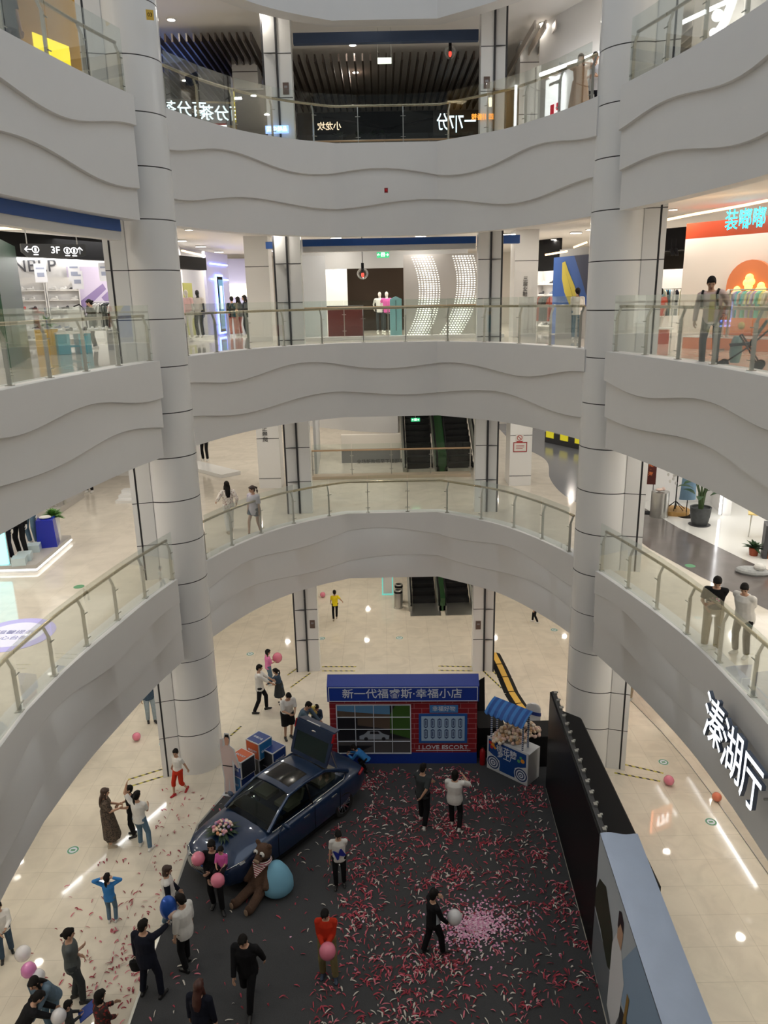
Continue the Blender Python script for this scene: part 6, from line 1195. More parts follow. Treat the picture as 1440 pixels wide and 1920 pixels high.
# cable ramps
YB = mat('ramp_yellow', srgb(216, 170, 60), .5)
rp_ = [(925, 1226), (936, 1248), (947, 1272), (959, 1300), (973, 1322), (988, 1340)]
for k in range(5):
    a, b = on(*rp_[k], 0), on(*rp_[k+1], 0); b = a.lerp(b, .97); o = thing('cable_ramp', ['yellow and black cable ramp lying farthest along the curving row', 'second yellow and black cable ramp along the curving row', 'middle yellow and black cable ramp of the curving row', 'fourth yellow and black cable ramp along the curving row', 'yellow and black cable ramp ending at the white covered chairs'][k], 'cable ramp', (a+b)/2, atan2(b.y-a.y, b.x-a.x), 'yellow cable ramps'); L_ = (b-a).length
    m = MB(); m.prism([(-L_/2, -.24, 0), (-L_/2, -.10, .05), (-L_/2, .10, .05), (-L_/2, .24, 0)], (L_, 0, 0)); m.build('base', BLACK, o); m = MB(); m.box((0, 0, .054), (L_*.96, .19, .012)); m.build('lid', YB, o)

# ------------------------------------------------------------------ black screen wall, its black cover and the white-topped photo wall
lA, lB = V((4.10, 17.15, 0)), V((3.87, 11.8, 0)); ld = (lA-lB).normalized(); lo_ = V((ld.y, -ld.x, 0))
sc_ = thing('led_screen', 'long switched off black screen wall with clips along its top edge', 'screen', lB, atan2(ld.y, ld.x)); LL = (lA-lB).length
SCR = mat('screen_black', (.005, .005, .006), .4, spec=.2)
MB().box((LL/2, -.07, 1.4), (LL, .12, 2.78)).build('panel', SCR, sc_); MB().box((LL/2, -.10, 2.80), (LL, .10, .03)).build('top_rail', DARK, sc_)
for k in range(15):
    m = MB(); x = .15+(LL-.3)*k/14; m.box((x, -.12, 2.84), (.09, .07, .05)); m.box((x+.08, -.17, 2.83), (.05, .05, .03)); m.build('clip', STEEL, sc_)
m = MB(); m.prism([(4.36, 17.4, 0), (4.88, 16.9, 0), (4.86, 11.2, 0), (4.56, 11.2, 0), (4.56, 11.85, 0), (4.14, 11.85, 0)], (0, 0, 2.2)); o = m.build('black_drape', BLACK); o.modifiers.new('b', 'BEVEL').width = .04; tag(o, 'black draped structure behind the switched off screen wall', 'drape')
wA, wB = V((3.87, 11.78, 0)), V((3.62, 7.6, 0)); wd = (wA-wB).normalized(); WL = (wA-wB).length
pw_ = thing('photo_wall', 'printed photo wall with white cloth top standing in front of the black screen', 'photo wall', (wA.x, wA.y, 0), atan2(-wd.y, -wd.x))
WTOP = mat('cloth_top', srgb(176, 190, 214), .7, noise=.05, nscale=3, bump=.5)
m = MB(); rows = [[V((WL*i/30, .0+.68*j/10, 2.90+.02*sin(i*.9+j*.7)*(j not in (0, 10))-.0)) for i in range(31)] for j in range(11)]; m.grid(rows); m.build('cloth_top', WTOP, pw_, smooth='all')
m = MB(); m.box((WL/2, .34, 1.44), (WL, .67, 2.87)); m.build('frame_body', mat('wall_side', srgb(176, 182, 190), .6), pw_)
PS = [mat('photo_%d' % i, srgb(*c), .4) for i, c in enumerate(((188, 198, 206), (150, 176, 204), (44, 52, 36), (104, 112, 118), (222, 224, 228), (28, 26, 28), (196, 160, 132), (60, 60, 62), (150, 120, 60)))]
m = MB()
def fp(u, v, l): return V((u*WL, -.004-.0012*l, v*2.88))      # u along from the far end, v up
def fpoly(pts, mi, l): m.poly([fp(u, v, l) for u, v in pts], mi)
fpoly([(0, 0), (1, 0), (1, 1), (0, 1)], 0, 0); fpoly([(.35, .45), (1, .40), (1, 1), (.6, 1)], 1, 1); fpoly([(0, .58), (.05, .72), (.16, .80), (.30, .66), (.36, .42), (.26, .34), (.12, .42), (0, .44)], 2, 2); fpoly([(0, 0), (1, 0), (1, .26), (.4, .34), (0, .42)], 3, 1)
fpoly([(.30, .10), (.40, .06), (.47, .30), (.50, .58), (.44, .72), (.36, .74), (.31, .60)], 4, 4); fpoly([(.37, .72), (.43, .71), (.445, .84), (.42, .90), (.38, .88), (.365, .80)], 6, 5); fpoly([(.365, .80), (.38, .80), (.40, .86), (.445, .85), (.44, .92), (.40, .945), (.37, .91)], 5, 6)
fpoly([(.47, .22), (1, .10), (1, .52), (.84, .60), (.70, .58), (.60, .44), (.48, .40)], 7, 5); fpoly([(.72, .42), (.95, .40), (.95, .54), (.78, .55)], 5, 6); fpoly([(.5, .06), (.53, .06), (.58, .60), (.55, .60)], 8, 7)
m.disc(fp(.62, .20, 8), .30, n=24, mi=5, M=Matrix.Rotation(R(90), 3, 'X')); m.disc(fp(.62, .20, 9), .2, n=24, mi=3, M=Matrix.Rotation(R(90), 3, 'X'))
m.build('printed_photo', PS, pw_, fix=False)

# ------------------------------------------------------------------ promotional cubes and standee
COR = mat('cube_orange', srgb(206, 92, 44), .5); CNB = mat('cube_blue', srgb(30, 62, 132), .5); CSB = mat('cube_sky', srgb(36, 112, 170), .5); CDK = mat('cube_dark', srgb(40, 42, 50), .5); CWH = mat('cube_edge', srgb(206, 208, 212), .5)
def cube(label, px, py, ztop, s, top, left, right, tl=None, tr=None, tt=None):
    p = on(px, py, ztop); c = thing('promotional_cube', label, 'cube', (p.x, p.y, ztop-s), R(-45+8), 'promotional cubes behind the car'); h = s/2
    MB().box((0, 0, h), (s, s, s)).build('box', CWH, c); k = s*.90
    for fm, mtx, tx in ((top, frame((0, 0, s+.003), (1, 1, 0), (-1, 1, 0)) if False else frame((0, 0, s+.003), (1, 0, 0), (0, 1, 0)), tt), (left, frame((0, -h-.003, h), (1, 0, 0)), tl), (right, frame((h+.003, 0, h), (0, 1, 0)), tr)):
        mm = MB(); mm.box((0, 0, 0), (k, k, .004)); f = mm.build('printed_face', fm, c); f.matrix_local = mtx
        if tx: text(tx, s*.17, KWHITE, mtx @ Matrix.Translation((0, -.02, .004)), c, width=k*.72, bold=.006)
cube('orange and blue cube on top of the stack beside the raised tailgate', 485, 1383, 1.06, .5, CNB, COR, CSB, 'ESCORT', 'ESCORT', '幸福小店')
cube('orange topped cube next to the cardboard standee', 452, 1416, 1.0, .5, COR, CNB, CDK, '幸福小店', None, 'ESCORT')
cube('sky blue cube on the floor under the orange topped cube', 452, 1444, .5, .5, CDK, CSB, CNB, 'ESCORT', None)
cube('navy cube with white edges nearest the raised tailgate', 511, 1400, .80, .5, CNB, CDK, CNB, None, 'ESCORT')
cube('dark cube on the floor under the orange and blue cube', 485, 1408, .56, .56, CDK, CDK, CDK)
sp = on(432, 1490, 0); st = thing('cardboard_standee', 'flat cardboard standee of a person in a pale pink suit by the column', 'standee', (sp.x, sp.y, 0), R(-14))
SUIT = mat('standee_suit', srgb(206, 186, 184), .6); SK2 = mat('standee_skin', srgb(196, 150, 128), .6)
def flat(pts, mi, mb, l): mb.prism([(x, -.012-.002*l, z) for x, z in pts], (0, .002, 0), mi)
m = MB(); out = [(-.16, 0), (-.13, .5), (-.17, .9), (-.17, 1.25), (-.22, 1.55), (-.16, 1.80), (-.05, 1.84), (-.02, 2.0), (.10, 2.0), (.13, 1.86), (.10, 1.62), (.22, 1.52), (.30, 1.2), (.36, .95), (.30, .9), (.19, 1.05), (.17, .6), (.16, 0)]
m.prism([(x, -.01, z*.92) for x, z in out], (0, .012, 0), 0); o = m.build('board', CWH, st); m = MB()
k = .92
flat([(-.13, .06*k), (-.10, .5*k), (-.14, .95*k), (.14, .95*k), (.13, .5*k), (.13, .06*k), (.03, .06*k), (.01, .7*k), (-.03, .06*k)], 0, m, 1); flat([(-.14, .97*k), (-.17, 1.5*k), (-.03, 1.62*k), (.07, 1.62*k), (.19, 1.5*k), (.31, .96*k), (.26, .93*k), (.14, 1.2*k), (.13, .97*k)], 0, m, 2); flat([(-.17, 1.45*k), (-.15, 1.78*k), (-.08, 1.80*k), (-.10, 1.56*k)], 0, m, 2)
flat([(-.02, 1.62*k), (-.03, 1.84*k), (.02, 1.93*k), (.09, 1.90*k), (.10, 1.74*k), (.06, 1.62*k)], 1, m, 3); flat([(-.04, 1.80*k), (0, 1.96*k), (.09, 1.97*k), (.11, 1.82*k), (.07, 1.88*k), (0, 1.88*k)], 2, m, 4); flat([(-.14, .94*k), (.14, .94*k), (.14, .97*k), (-.14, .97*k)], 2, m, 4); flat([(-.15, .02*k), (-.02, .02*k), (-.04, .07*k), (-.13, .07*k)], 2, m, 4); flat([(.03, .02*k), (.16, .02*k), (.13, .07*k), (.04, .07*k)], 2, m, 4)
m.build('printed_figure', [SUIT, SK2, BLACK], st); MB().box((0, .08, .01), (.4, .35, .02)).build('stand', CWH, st)

# ------------------------------------------------------------------ balloons
BPINK = mat('balloon_pink', srgb(226, 128, 152), .22, coat=.5); BWHITE = mat('balloon_white', srgb(222, 220, 222), .22, coat=.5); BROSE = mat('balloon_rose', srgb(214, 130, 186), .22, coat=.5); BORA = mat('balloon_coral', srgb(232, 130, 100), .22, coat=.5)
def balloon(label, c, r, mt, string=None, tilt=(0, 0)):
    o = thing('balloon', label, 'balloon', c, 0, 'party balloons'); m = MB(); m.lathe((0, 0, 0), [(0, r*1.08), (r*.45, r*.98), (r*.80, r*.65), (r*.98, r*.15), (r*.92, -.35*r), (r*.6, -.85*r), (r*.2, -1.12*r), (.0, -1.2*r)], 22); q = m.build('skin', mt, o, smooth='all'); m = MB(); m.lathe((0, 0, 0), [(.012, -1.17*r), (.022, -1.26*r), (0, -1.24*r)], 8); m.build('knot', mt, o); o.rotation_euler = (R(tilt[0]), R(tilt[1]), 0)
    return o
def balloon_on(label, px, py, r, mt, z=0, tilt=(70, 30)): return balloon(label, on(px, py, z+r), r, mt, None, tilt)
balloon_on('pink balloon on the tiles beside the round column and the walking boy', 256, 1381, .125, BPINK)
balloon_on('pink balloon on the tiles beside the running child in yellow', 605, 1115, .12, BPINK)
balloon_on('pink balloon on the tiles right of the black screen', 1254, 1463, .135, BPINK)
balloon_on('coral balloon rolled under the right gallery edge', 1344, 1494, .12, BORA)
balloon_on('white balloon near the boy in the white jacket', 43, 1788, .15, BWHITE, .45, (20, 10))
balloon_on('rose pink balloon above the crouching woman in denim', 54, 1819, .14, BROSE, .5, (10, -10))
balloon_on('white balloon tucked behind the rose pink balloon', 70, 1832, .14, BWHITE, .35, (15, 10))
balloon_on('white balloon over the child holding a blue book', 110, 1906, .13, BWHITE, .75, (10, 5))

# ------------------------------------------------------------------ tape, stickers, bins
TAPE = striped('tape_hazard', srgb(190, 178, 70), srgb(40, 40, 36), 3.4, 'DIAGONAL')
for k, (a, b, lab) in enumerate((((240, 1462), (322, 1437), 'near'), ((246, 1474), (334, 1447), 'far'), ((604, 1250), (668, 1250), ''), ((604, 1258), (666, 1258), ''), ((822, 1249), (886, 1250), ''), ((822, 1257), (886, 1258), ''), ((1160, 1431), (1244, 1450), ''), ((1152, 1449), (1238, 1465), ''), ((905, 1257), (940, 1290), ''), ((924, 1258), (948, 1282), ''), ((539, 1266), (566, 1247), ''), ((545, 1289), (582, 1262), ''), ((432, 1380), (452, 1362), ''))):
    A, B = on(*a, 0), on(*b, 0); o = MB().box((0, 0, .002), ((B-A).length, .055, .004)).build('floor_tape', TAPE); o.location = (A+B)/2; o.rotation_euler = (0, 0, atan2(B.y-A.y, B.x-A.x))
    place = ['left of the round column, upper line', 'left of the round column, lower line', 'right of the slim left column, upper line', 'right of the slim left column, lower line', 'left of the slim right column, upper line', 'left of the slim right column, lower line', 'right of the black screen, upper line', 'right of the black screen, lower line', 'beside the cable ramps, left line', 'beside the cable ramps, right line', 'behind the girl in denim, upper line', 'behind the girl in denim, lower line', 'beside the promotional cubes'][k]
    tag(o, 'yellow and black floor tape '+place, 'floor tape', 'hazard floor tapes')
GRN = mat('sticker_green', srgb(40, 140, 90), .4)
for px, py, lab in ((137, 1594, 'left of the woman in the printed dress'), (1333, 1541, 'right of the black screen'), (749, 1196, 'in front of the escalator'), (603, 1197, 'at the slim left column'), (469, 1226, 'beyond the round left column'), (307, 1394, 'left of the round column foot'), (1039, 1181, 'near the round right column'), (1244, 1429, 'beside the tape right of the screen')):
    p = on(px, py, .001); o = thing('floor_sticker', 'round green and white floor sticker '+lab, 'floor sticker', p, 0, 'round floor stickers'); MB().cyl((0, 0, 0), .14, .003, 24).build('disc', KWHITE, o); m = MB(); m.lathe((0, 0, .0035), [(.095, 0), (.13, 0)], 24); m.box((0, 0, .0035), (.10, .06, .001)); m.build('print', GRN, o)
def bin_(label, p, r=.17, h=.78):
    o = thing('litter_bin', label, 'bin', p, 0, 'steel litter bins'); m = MB(); m.lathe((0, 0, 0), [(r*1.15, 0), (r*1.15, .03), (r, .04), (r, h), (r*.92, h+.02), (r*.7, h+.02), (r*.66, h-.06), (0, h-.06)], 28); m.build('body', STEEL, o, smooth=True); m = MB(); m.lathe((0, 0, 0), [(r*1.02, h*.86), (r*1.02, h*.98)], 28); m.disc((0, 0, h-.02), r*.66, n=20); m.build('rim_and_opening', BLACK, o)
bin_('steel litter bin standing left of the lower escalator', on(747, 1139, 0)); p = on(748, 1128, 0); bin_('steel litter bin half hidden behind the other bin', p)
m = MB(); o = thing('display_stand', 'turquoise edged display frame beside the litter bins', 'frame', on(727, 1115, 0)); TQ = mat('turquoise', srgb(120, 214, 206), .4, emit=.5)
for x in (-.22, .22): m.box((x, 0, .6), (.05, .05, 1.2))
m.box((0, 0, .03), (.5, .1, .05)); m.box((0, 0, 1.2), (.5, .05, .05)); m.build('edge', TQ, o); MB().box((0, 0, .6), (.40, .02, 1.15)).build('panel', PANEL, o)
# ------------------------------------------------------------------ escalators
STEP = mat('escalator_step', (.018, .018, .02), .4, .3); EGL = mat('escalator_green', (.035, .11, .04), .2)
def escalator(label, x, y, z, w_, rise, run, plate=True):
    o = thing('escalator', label, 'escalator', (x, y, z), 0, 'escalators'); n = int(rise/.2)
    for k in range(n): MB().prism([(-w_/2, .6+k*run/n, k*rise/n), (-w_/2, .6+k*run/n, (k+1)*rise/n), (-w_/2, .6+(k+1)*run/n, (k+1)*rise/n), (-w_/2, .6+(k+1)*run/n, k*rise/n-.15)], (w_, 0, 0)).build('step', STEP, o)
    for sx in (1, -1):
        m = MB(); a = V((sx*(w_/2+.08), -.1, .0)); pts = [(sx*(w_/2+.09), -.25, .86), (sx*(w_/2+.09), .5, .92), (sx*(w_/2+.09), .6+run, rise+.92)]
        m.prism([(sx*(w_/2+.06), -.2, 0), (sx*(w_/2+.06), .6, 0), (sx*(w_/2+.06), .6+run, rise), (sx*(w_/2+.06), .6+run, rise+.22), (sx*(w_/2+.06), .5, .22), (sx*(w_/2+.06), -.2, .22)], (sx*.14, 0, 0)); m.build('skirting', STEELD, o)
        MB().prism([(sx*(w_/2+.10), -.2, .2), (sx*(w_/2+.10), .5, .2), (sx*(w_/2+.10), .6+run, rise+.2), (sx*(w_/2+.10), .6+run, rise+.88), (sx*(w_/2+.10), .5, .88), (sx*(w_/2+.10), -.2, .82)], (sx*.012, 0, 0)).build('glass_side', GLASS, o)
        m = MB(); m.tube([(sx*(w_/2+.10), -.2, .25), (sx*(w_/2+.10), -.33, .45), (sx*(w_/2+.10), -.30, .72), (sx*(w_/2+.10), -.1, .86)]+[(sx*(w_/2+.10), .5, .9), (sx*(w_/2+.10), .6+run, rise+.9)], .04, 8); m.build('handrail', BLACK, o, smooth='all')
    if plate: MB().box((0, -.05, .006), (w_+.3, 1.3, .012)).build('landing_plate', STEEL, o)
    return o
escalator('left black stepped escalator rising from the ground floor', 1.62, 29.1, 0, .95, 5.6, 10.2); escalator('right black stepped escalator rising from the ground floor', 3.05, 29.1, 0, .95, 5.6, 10.2)
m = MB(); m.prism([(2.20, 28.9, 0), (2.20, 29.7, 0), (2.20, 39.9, 5.7), (2.20, 39.9, 6.3), (2.20, 29.6, .6), (2.20, 28.9, .55)], (.26, 0, 0)); tag(m.build('trim_20', EGL), kind='structure')
escalator('left black stepped escalator seen behind the second storey rail', 1.52, 29.6, Z2, 1.05, 5.3, 9.8, False); escalator('right black stepped escalator seen behind the second storey rail', 3.18, 29.6, Z2, 1.05, 5.3, 9.8, False)
m = MB(); m.prism([(2.14, 29.4, Z2), (2.14, 30.2, Z2), (2.14, 40, Z2+5.4), (2.14, 40, Z2+6), (2.14, 30.1, Z2+.7), (2.14, 29.4, Z2+.6)], (.42, 0, 0)); tag(m.build('trim_21', EGL), kind='structure')

# ------------------------------------------------------------------ petals
PET = [mat('petal_%d' % i, srgb(*c), .8) for i, c in enumerate(((176, 66, 82), (204, 112, 126), (142, 44, 58), (206, 200, 190)))]
def petal_geo(m, L_, W_, mi, M=None):
    rows = []
    for k in range(4):
        t = k/3; w_ = W_*(.35+.65*sin(pi*(t*.8+.1))); z = .002+.022*sin(pi*t)+random.uniform(0, .008); rows.append([V((-w_, (t-.5)*L_, z+.004)), V((w_, (t-.5)*L_+.1*W_, z+.010))])
    if M: rows = [[M @ v for v in r] for r in rows]
    m.grid(rows, mi)
def inpoly(x, y):
    c = False; n = len(cpts)
    for i in range(n):
        (xa, ya), (xb, yb) = cpts[i], cpts[i-1]
        if (ya > y) != (yb > y) and x < (xb-xa)*(y-ya)/(yb-ya)+xa: c = not c
    return c
def in_car(x, y): d = V((x, y, 0))-car_c; return abs(d.dot(lft)) < .95 and abs(d.dot(fdir)) < 2.35
spots = []; rnd = random.Random(5)
clus = [(rnd.uniform(-2.6, 3.8), rnd.uniform(8.5, 18)) for _ in range(150)]
clus = [c for c in clus if not (c[0] < -1.5 and c[1] < 14.2 and rnd.random() < .75)]
while len(spots) < 5200:
    if rnd.random() < .55: cx, cy = rnd.choice(clus); x, y = rnd.gauss(cx, .22), rnd.gauss(cy, .16)
    else: x, y = rnd.uniform(-4.6, 3.95), rnd.uniform(8.5, 18.0)
    if not inpoly(x, y) or in_car(x, y) or (y > 17.2 and x > 2.4) or (y > 18.1): continue
    if x < -1.5 and rnd.random() < (.85 if y < 14.5 else .5): continue
    spots.append((x, y))
spots.sort(key=lambda p: p[1])
protos = []
for i in range(8):
    m = MB(); petal_geo(m, rnd.uniform(.07, .14), rnd.uniform(.009, .016), 0); protos.append(m.mesh('petal', [PET[(0, 1, 2, 0, 1, 3, 3, 0)[i]]]))
for x, y in spots[:300]:
    i = rnd.randrange(8); o = bpy.data.objects.new('petal', protos[i]); COL.objects.link(o); o.location = (x, y, CZ); o.rotation_euler = (0, 0, rnd.uniform(0, 6.3))
    tag(o, 'curled paper petal strip lying on the charcoal carpet at the front', 'petal', 'petals on the charcoal carpet')
m = MB()
for x, y in spots[300:]: petal_geo(m, rnd.uniform(.05, .15), rnd.uniform(.007, .017), rnd.choice((0, 0, 0, 1, 1, 2, 2, 2, 3, 3)), Matrix.Translation((x, y, CZ)) @ Matrix.Rotation(rnd.uniform(0, 6.3), 4, 'Z'))
tag(m.build('petals', PET, fix=False), 'red, pink and white petal strips scattered over the charcoal carpet', 'petals', kind='stuff')
m = MB()
for k in range(420):
    px, py = (rnd.gauss(250, 70), rnd.gauss(1790, 90)) if k < 300 else (rnd.uniform(290, 400), rnd.uniform(1480, 1690))
    p = on(px, py, .002)
    if p.x > -4.85 or p.y < 8: continue
    petal_geo(m, rnd.uniform(.05, .14), rnd.uniform(.008, .016), rnd.choice((0, 2, 2, 1)), Matrix.Translation(p) @ Matrix.Rotation(rnd.uniform(0, 6.3), 4, 'Z'))
tag(m.build('petals', PET, fix=False), 'thin red petal strips scattered on the cream tiles left of the carpet', 'petals', kind='stuff')
PPET = [mat('petal_blush_%d' % i, srgb(*c), .8) for i, c in enumerate(((232, 176, 204), (238, 206, 220), (222, 150, 186)))]
m = MB(); pc = on(892, 1738, 0)
for k in range(1500):
    a = rnd.uniform(0, 6.3); q = abs(rnd.gauss(0, .42 if k < 1200 else .9)); x, y = pc.x+q*cos(a)*1.05+q*sin(a)*.3, pc.y+q*sin(a)*.85; r = rnd.uniform(.016, .03); t = rnd.uniform(-.5, .5)
    z = CZ+.01+max(0, .05*(1-q/.7))*rnd.random(); m.disc((x, y, z), r, n=6, mi=rnd.randrange(3), M=Matrix.Rotation(t, 3, 'X') @ Matrix.Rotation(t*.7, 3, 'Y'))
tag(m.build('petals', PPET, fix=False), 'heap of blush pink round petals beside the boy with the white balloon', 'petals', kind='stuff')
# ------------------------------------------------------------------ people on the ground floor
def g(px, py, z=0): return on(px, py, z)
HB = HAIRB
def gp(label, px, py, face, h, **kw):
    p = on(px, py, kw.pop('z', 0)); return person(label, (p.x, p.y, p.z), face, h, **kw)
gp('woman in brown printed dress with long hair beside the raised arm', 208, 1585, -70, 1.62, top=(C_DRESS, .9), bottom=(C_DRESS, -.66, .08), shoes=S_TAN, hair=('long', HAIRBR), lh='hold', rh='hold', head=(-5, 12), curl=.8)
gp('woman in white tee and jeans with one arm raised, seen from behind', 268, 1590, -12, 1.60, top=(C_WHITE, .8), bottom=(C_JEAN, 2), shoes=S_WHITE, hair=('pony', HB), lh=(.30, .10, 1.82), rh='hold', feet=((.24, -.05), (-.10, .08)))
gp('boy in black tee looking up behind the woman in white', 252, 1566, 110, 1.42, top=(C_BLACK, .7), bottom=(C_BLACK, 2), shoes=S_BLACK, lh='hold', rh='hold', head=(0, -18))
gp('boy in white tee and red shorts walking past the round column', 338, 1488, 150, 1.38, top=(C_WHITE, .7), bottom=(C_RED, 1.35, .022), shoes=S_RED, lh='swingb', rh='hip', feet=((.09, .18), (-.10, -.22, .05)), lift=(0, 30), head=(20, 5))
gp('girl in blue top and jeans with hands behind her head', 212, 1728, 4, 1.2, top=(C_BLUE, 2), bottom=(C_JEAN, 2), shoes=S_WHITE, hair=('pony', HB), lh='head', rh='head', head=(0, 0))
gp('woman in white and navy sweater stepping toward the carpet', 323, 1738, -75, 1.56, top=(C_WHITE, 2, .028), bottom=(C_JEAN, 2), shoes=S_WHITE, hair=('bob', HAIRBR), lh='low', rh='down', feet=((.10, .16), (-.10, -.18)), sleeve_mat=C_NAVY, head=(0, 12))
gp('woman in white blouse and black trousers standing on the carpet edge', 354, 1812, 62, 1.74, top=(C_WHITE, 1.5, .03), bottom=(C_BLACK, 2), shoes=S_BLACK, hair=('bun', HB), feet=((.11, .12), (-.12, -.05)), head=(0, 8), hem=-.16, z=CZ)
d = gp('person in navy suit seen from behind raising a hand at the carpet edge', 284, 1868, -15, 1.78, top=(C_NAVY, 2, .024), bottom=(C_NAVY, 2), shoes=S_BLACK, lh='down', rh='fwd', feet=((.20, .03), (-.17, .0)), hem=-.17, head=(-20, 0), fat=1.06, z=0)
q = d['rh']; fb = thing('foil_balloon', 'blue patterned foil balloon in front of the person in the navy suit', 'balloon', (q.x+.02, q.y+.12, q.z+.12), R(20)); m = MB(); m.ball((0, 0, .16), (.16, .12, .26), 16, 12); m.build('skin', mat('foil_blue', srgb(50, 96, 190), .25, .3), fb, smooth='all'); m = MB(); m.ball((.06, -.08, .05), (.10, .06, .10), 12, 8); m.build('pale_patch', mat('foil_pale', srgb(220, 190, 170), .4), fb, smooth='all'); m = MB(); m.tube([(0, 0, -.08), (0, -.05, -.2)], .01, 6); m.build('stick', S_WHITE, fb)
q = d['lh']; bg = thing('handbag', 'small black handbag held low by the person in the navy suit', 'bag', (q.x-.02, q.y-.02, q.z-.20)); m = MB(); m.loft([[V((a*cos(t), .05*sin(t), z)) for t in [2*pi*k/12 for k in range(12)]] for z, a in ((-.12, .10), (0, .13), (.08, .11))]); m.build('body', BLACK, bg, smooth=True); m = MB(); m.tube([(-.07, 0, .06), (0, 0, .17), (.07, 0, .06)], .012, 6); m.build('strap', BLACK, bg)
gp('woman in grey tee and grey trousers with folded arms', 147, 1876, -70, 1.68, top=(C_GREY, .8, .022), bottom=(C_DGREY, 2, .02), shoes=S_BLACK, hair=('bun', HB), lh='fold', rh='fold', head=(0, 6), fat=1.08, feet=((.10, .1), (-.10, -.06)))
gp('boy in white jacket over black tee at the edge near the white balloon', 14, 1792, -150, 1.34, top=(C_WHITE, 2, .028), bottom=(C_DJEAN, 2, .024), shoes=S_BLACK, lh='hold', rh='low', feet=((.12, .12), (-.12, -.12)))
gp('woman in denim jacket bending forward over the balloons', 104, 1938, 160, 1.62, top=(cloth('denim_jacket', 96, 116, 132, .3), 2, .03), bottom=(C_JEAN, 2), shoes=S_WHITE, hair=('long', HB), lh='reach', rh='low', lean=28, head=(10, 20), fat=1.1)
gp('person in black top bending at the lower left beside the denim jacket', 58, 1992, -60, 1.5, top=(C_BLACK, 2, .03), bottom=(C_BLACK, 2), hair=('bun', HB), lh='reach', rh='reach', lean=35, head=(0, 15))
d = gp('small child beside the white balloon holding a blue book', 138, 1962, -60, 1.0, top=(C_DGREY, 2), bottom=(C_NAVY, 2), hair=('short', HB), lh='hold', rh='hold', head=(0, 15))
q = (d['rh']+d['lh'])/2; bk = thing('book', 'blue folder held by the small child at the lower left', 'book', (q.x+.12, q.y+.02, q.z+.03), R(-60)); m = MB(); m.box((0, 0, 0), (.24, .32, .02), Matrix.Rotation(R(25), 3, 'X')); m.build('cover', mat('book_blue', srgb(40, 66, 140), .5), bk)
gp('person in dark plaid shirt at the bottom edge on the tiles', 203, 1985, -40, 1.48, top=(C_PLAID, 2, .025), bottom=(C_BLACK, 2), hair=('bob', HB), lh='hold', rh='low')
# man carrying a child
d = gp('man in black carrying a child, in front of the blue car', 408, 1702, 178, 1.76, top=(C_BLACK, 2, .026), bottom=(C_BLACK, 2), shoes=S_BLACK, hair=('bob', HB), lh=(-.02, .26, 1.12), rh='low', feet=((.09, -.06), (-.14, .12)), footyaw=(6, -30), z=CZ)
rp = d['M']; cpos = rp @ V((-.24, .17, .735)); ch = person('child in pink top and red shoes carried on the arm of the man in black', cpos, 172, 1.02, top=(C_PINK, 1.2), bottom=(C_BLACK, 2), shoes=S_RED, hair=('short', HB), lh='low', rh='hold', feet=((.10, .30, .42), (-.12, .30, .42)), head=(-10, 12), pelvis=.84)
q = ch['rh']; balloon('pink balloon at the shoulder of the man in black', rp @ V((.26, .14, 1.36)), .145, BPINK, None, (10, 10)); balloon('pink balloon hanging over the knees of the carried child', rp @ V((-.24, .58, 1.22)), .145, BPINK, None, (10, -10))
gp('man in black suit striding toward the viewer on the carpet', 470, 1886, 172, 1.80, top=(C_BLACK, 2, .028), bottom=(C_BLACK, 2), shoes=S_BLACK, lh='swingb', rh=(.18, .22, .84), feet=((.06, -.30, .08), (-.06, .22)), lift=(25, 0), hem=-.17, lean=6, head=(0, 25), fat=1.05, z=CZ)
gp('woman in dark suit with long auburn hair at the bottom edge', 386, 1985, -12, 1.70, top=(C_NAVY, 2, .022), bottom=(C_BLACK, 2), hair=('long', HAIRR), hem=-.15, z=CZ)
d = gp('boy in red sweater holding a pink balloon on the carpet', 616, 1828, 178, 1.62, top=(C_RED, 2, .022), bottom=(C_KHAKI, 2, .024), shoes=S_BLUE, lh=(.02, .26, 1.02), rh=(.04, .24, .98), feet=((.11, .0), (-.16, .10)), head=(-8, 25), z=CZ)
balloon('pink balloon held by the boy in the red sweater', d['M'] @ V((-.06, .40, 1.02)), .16, BPINK, None, (10, 8))
d = gp('boy in white tee with large blue letter M on the carpet', 638, 1662, 182, 1.50, top=(C_WHITE, .75), bottom=(C_BLACK, 2), shoes=S_BLACK, lh='back', rh='down', feet=((.10, .02), (-.10, -.08)), head=(8, 20), z=CZ)
pr = d; lt = text('M', .36, mat('letter_blue', srgb(34, 48, 150), .6), Matrix.Rotation(R(24), 4, 'Z'), d['root'], ext=.004, bold=.02)
for v in lt.data.vertices:
    x, y, q = v.co; x += .02; v.co = pr['P']+pr['up']*(.16+y)-pr['rt']*x+pr['fd']*(.150*sqrt(max(.05, 1-(x/.205)**2))+q)
gp('man in dark grey tee walking away with white sneakers', 793, 1546, -28, 1.76, top=(C_DGREY, .9, .026), bottom=(C_BLACK, 2, .02), shoes=S_WHITE, lh='fold', rh='back', feet=((.10, -.14), (-.12, .18)), footyaw=(-25, 20), z=CZ)
gp('person in white tee and black trousers raising a phone on the carpet', 852, 1550, -14, 1.60, top=(C_WHITE, .95, .034), bottom=(C_BLACK, 2, .02), shoes=S_WHITE, hair=('bob', HB), lh='hold', rh=(.20, .28, 1.40), feet=((.16, -.22, .06), (-.08, .10)), lift=(35, 0), fat=1.12, head=(0, 14), hem=-.16, z=CZ)
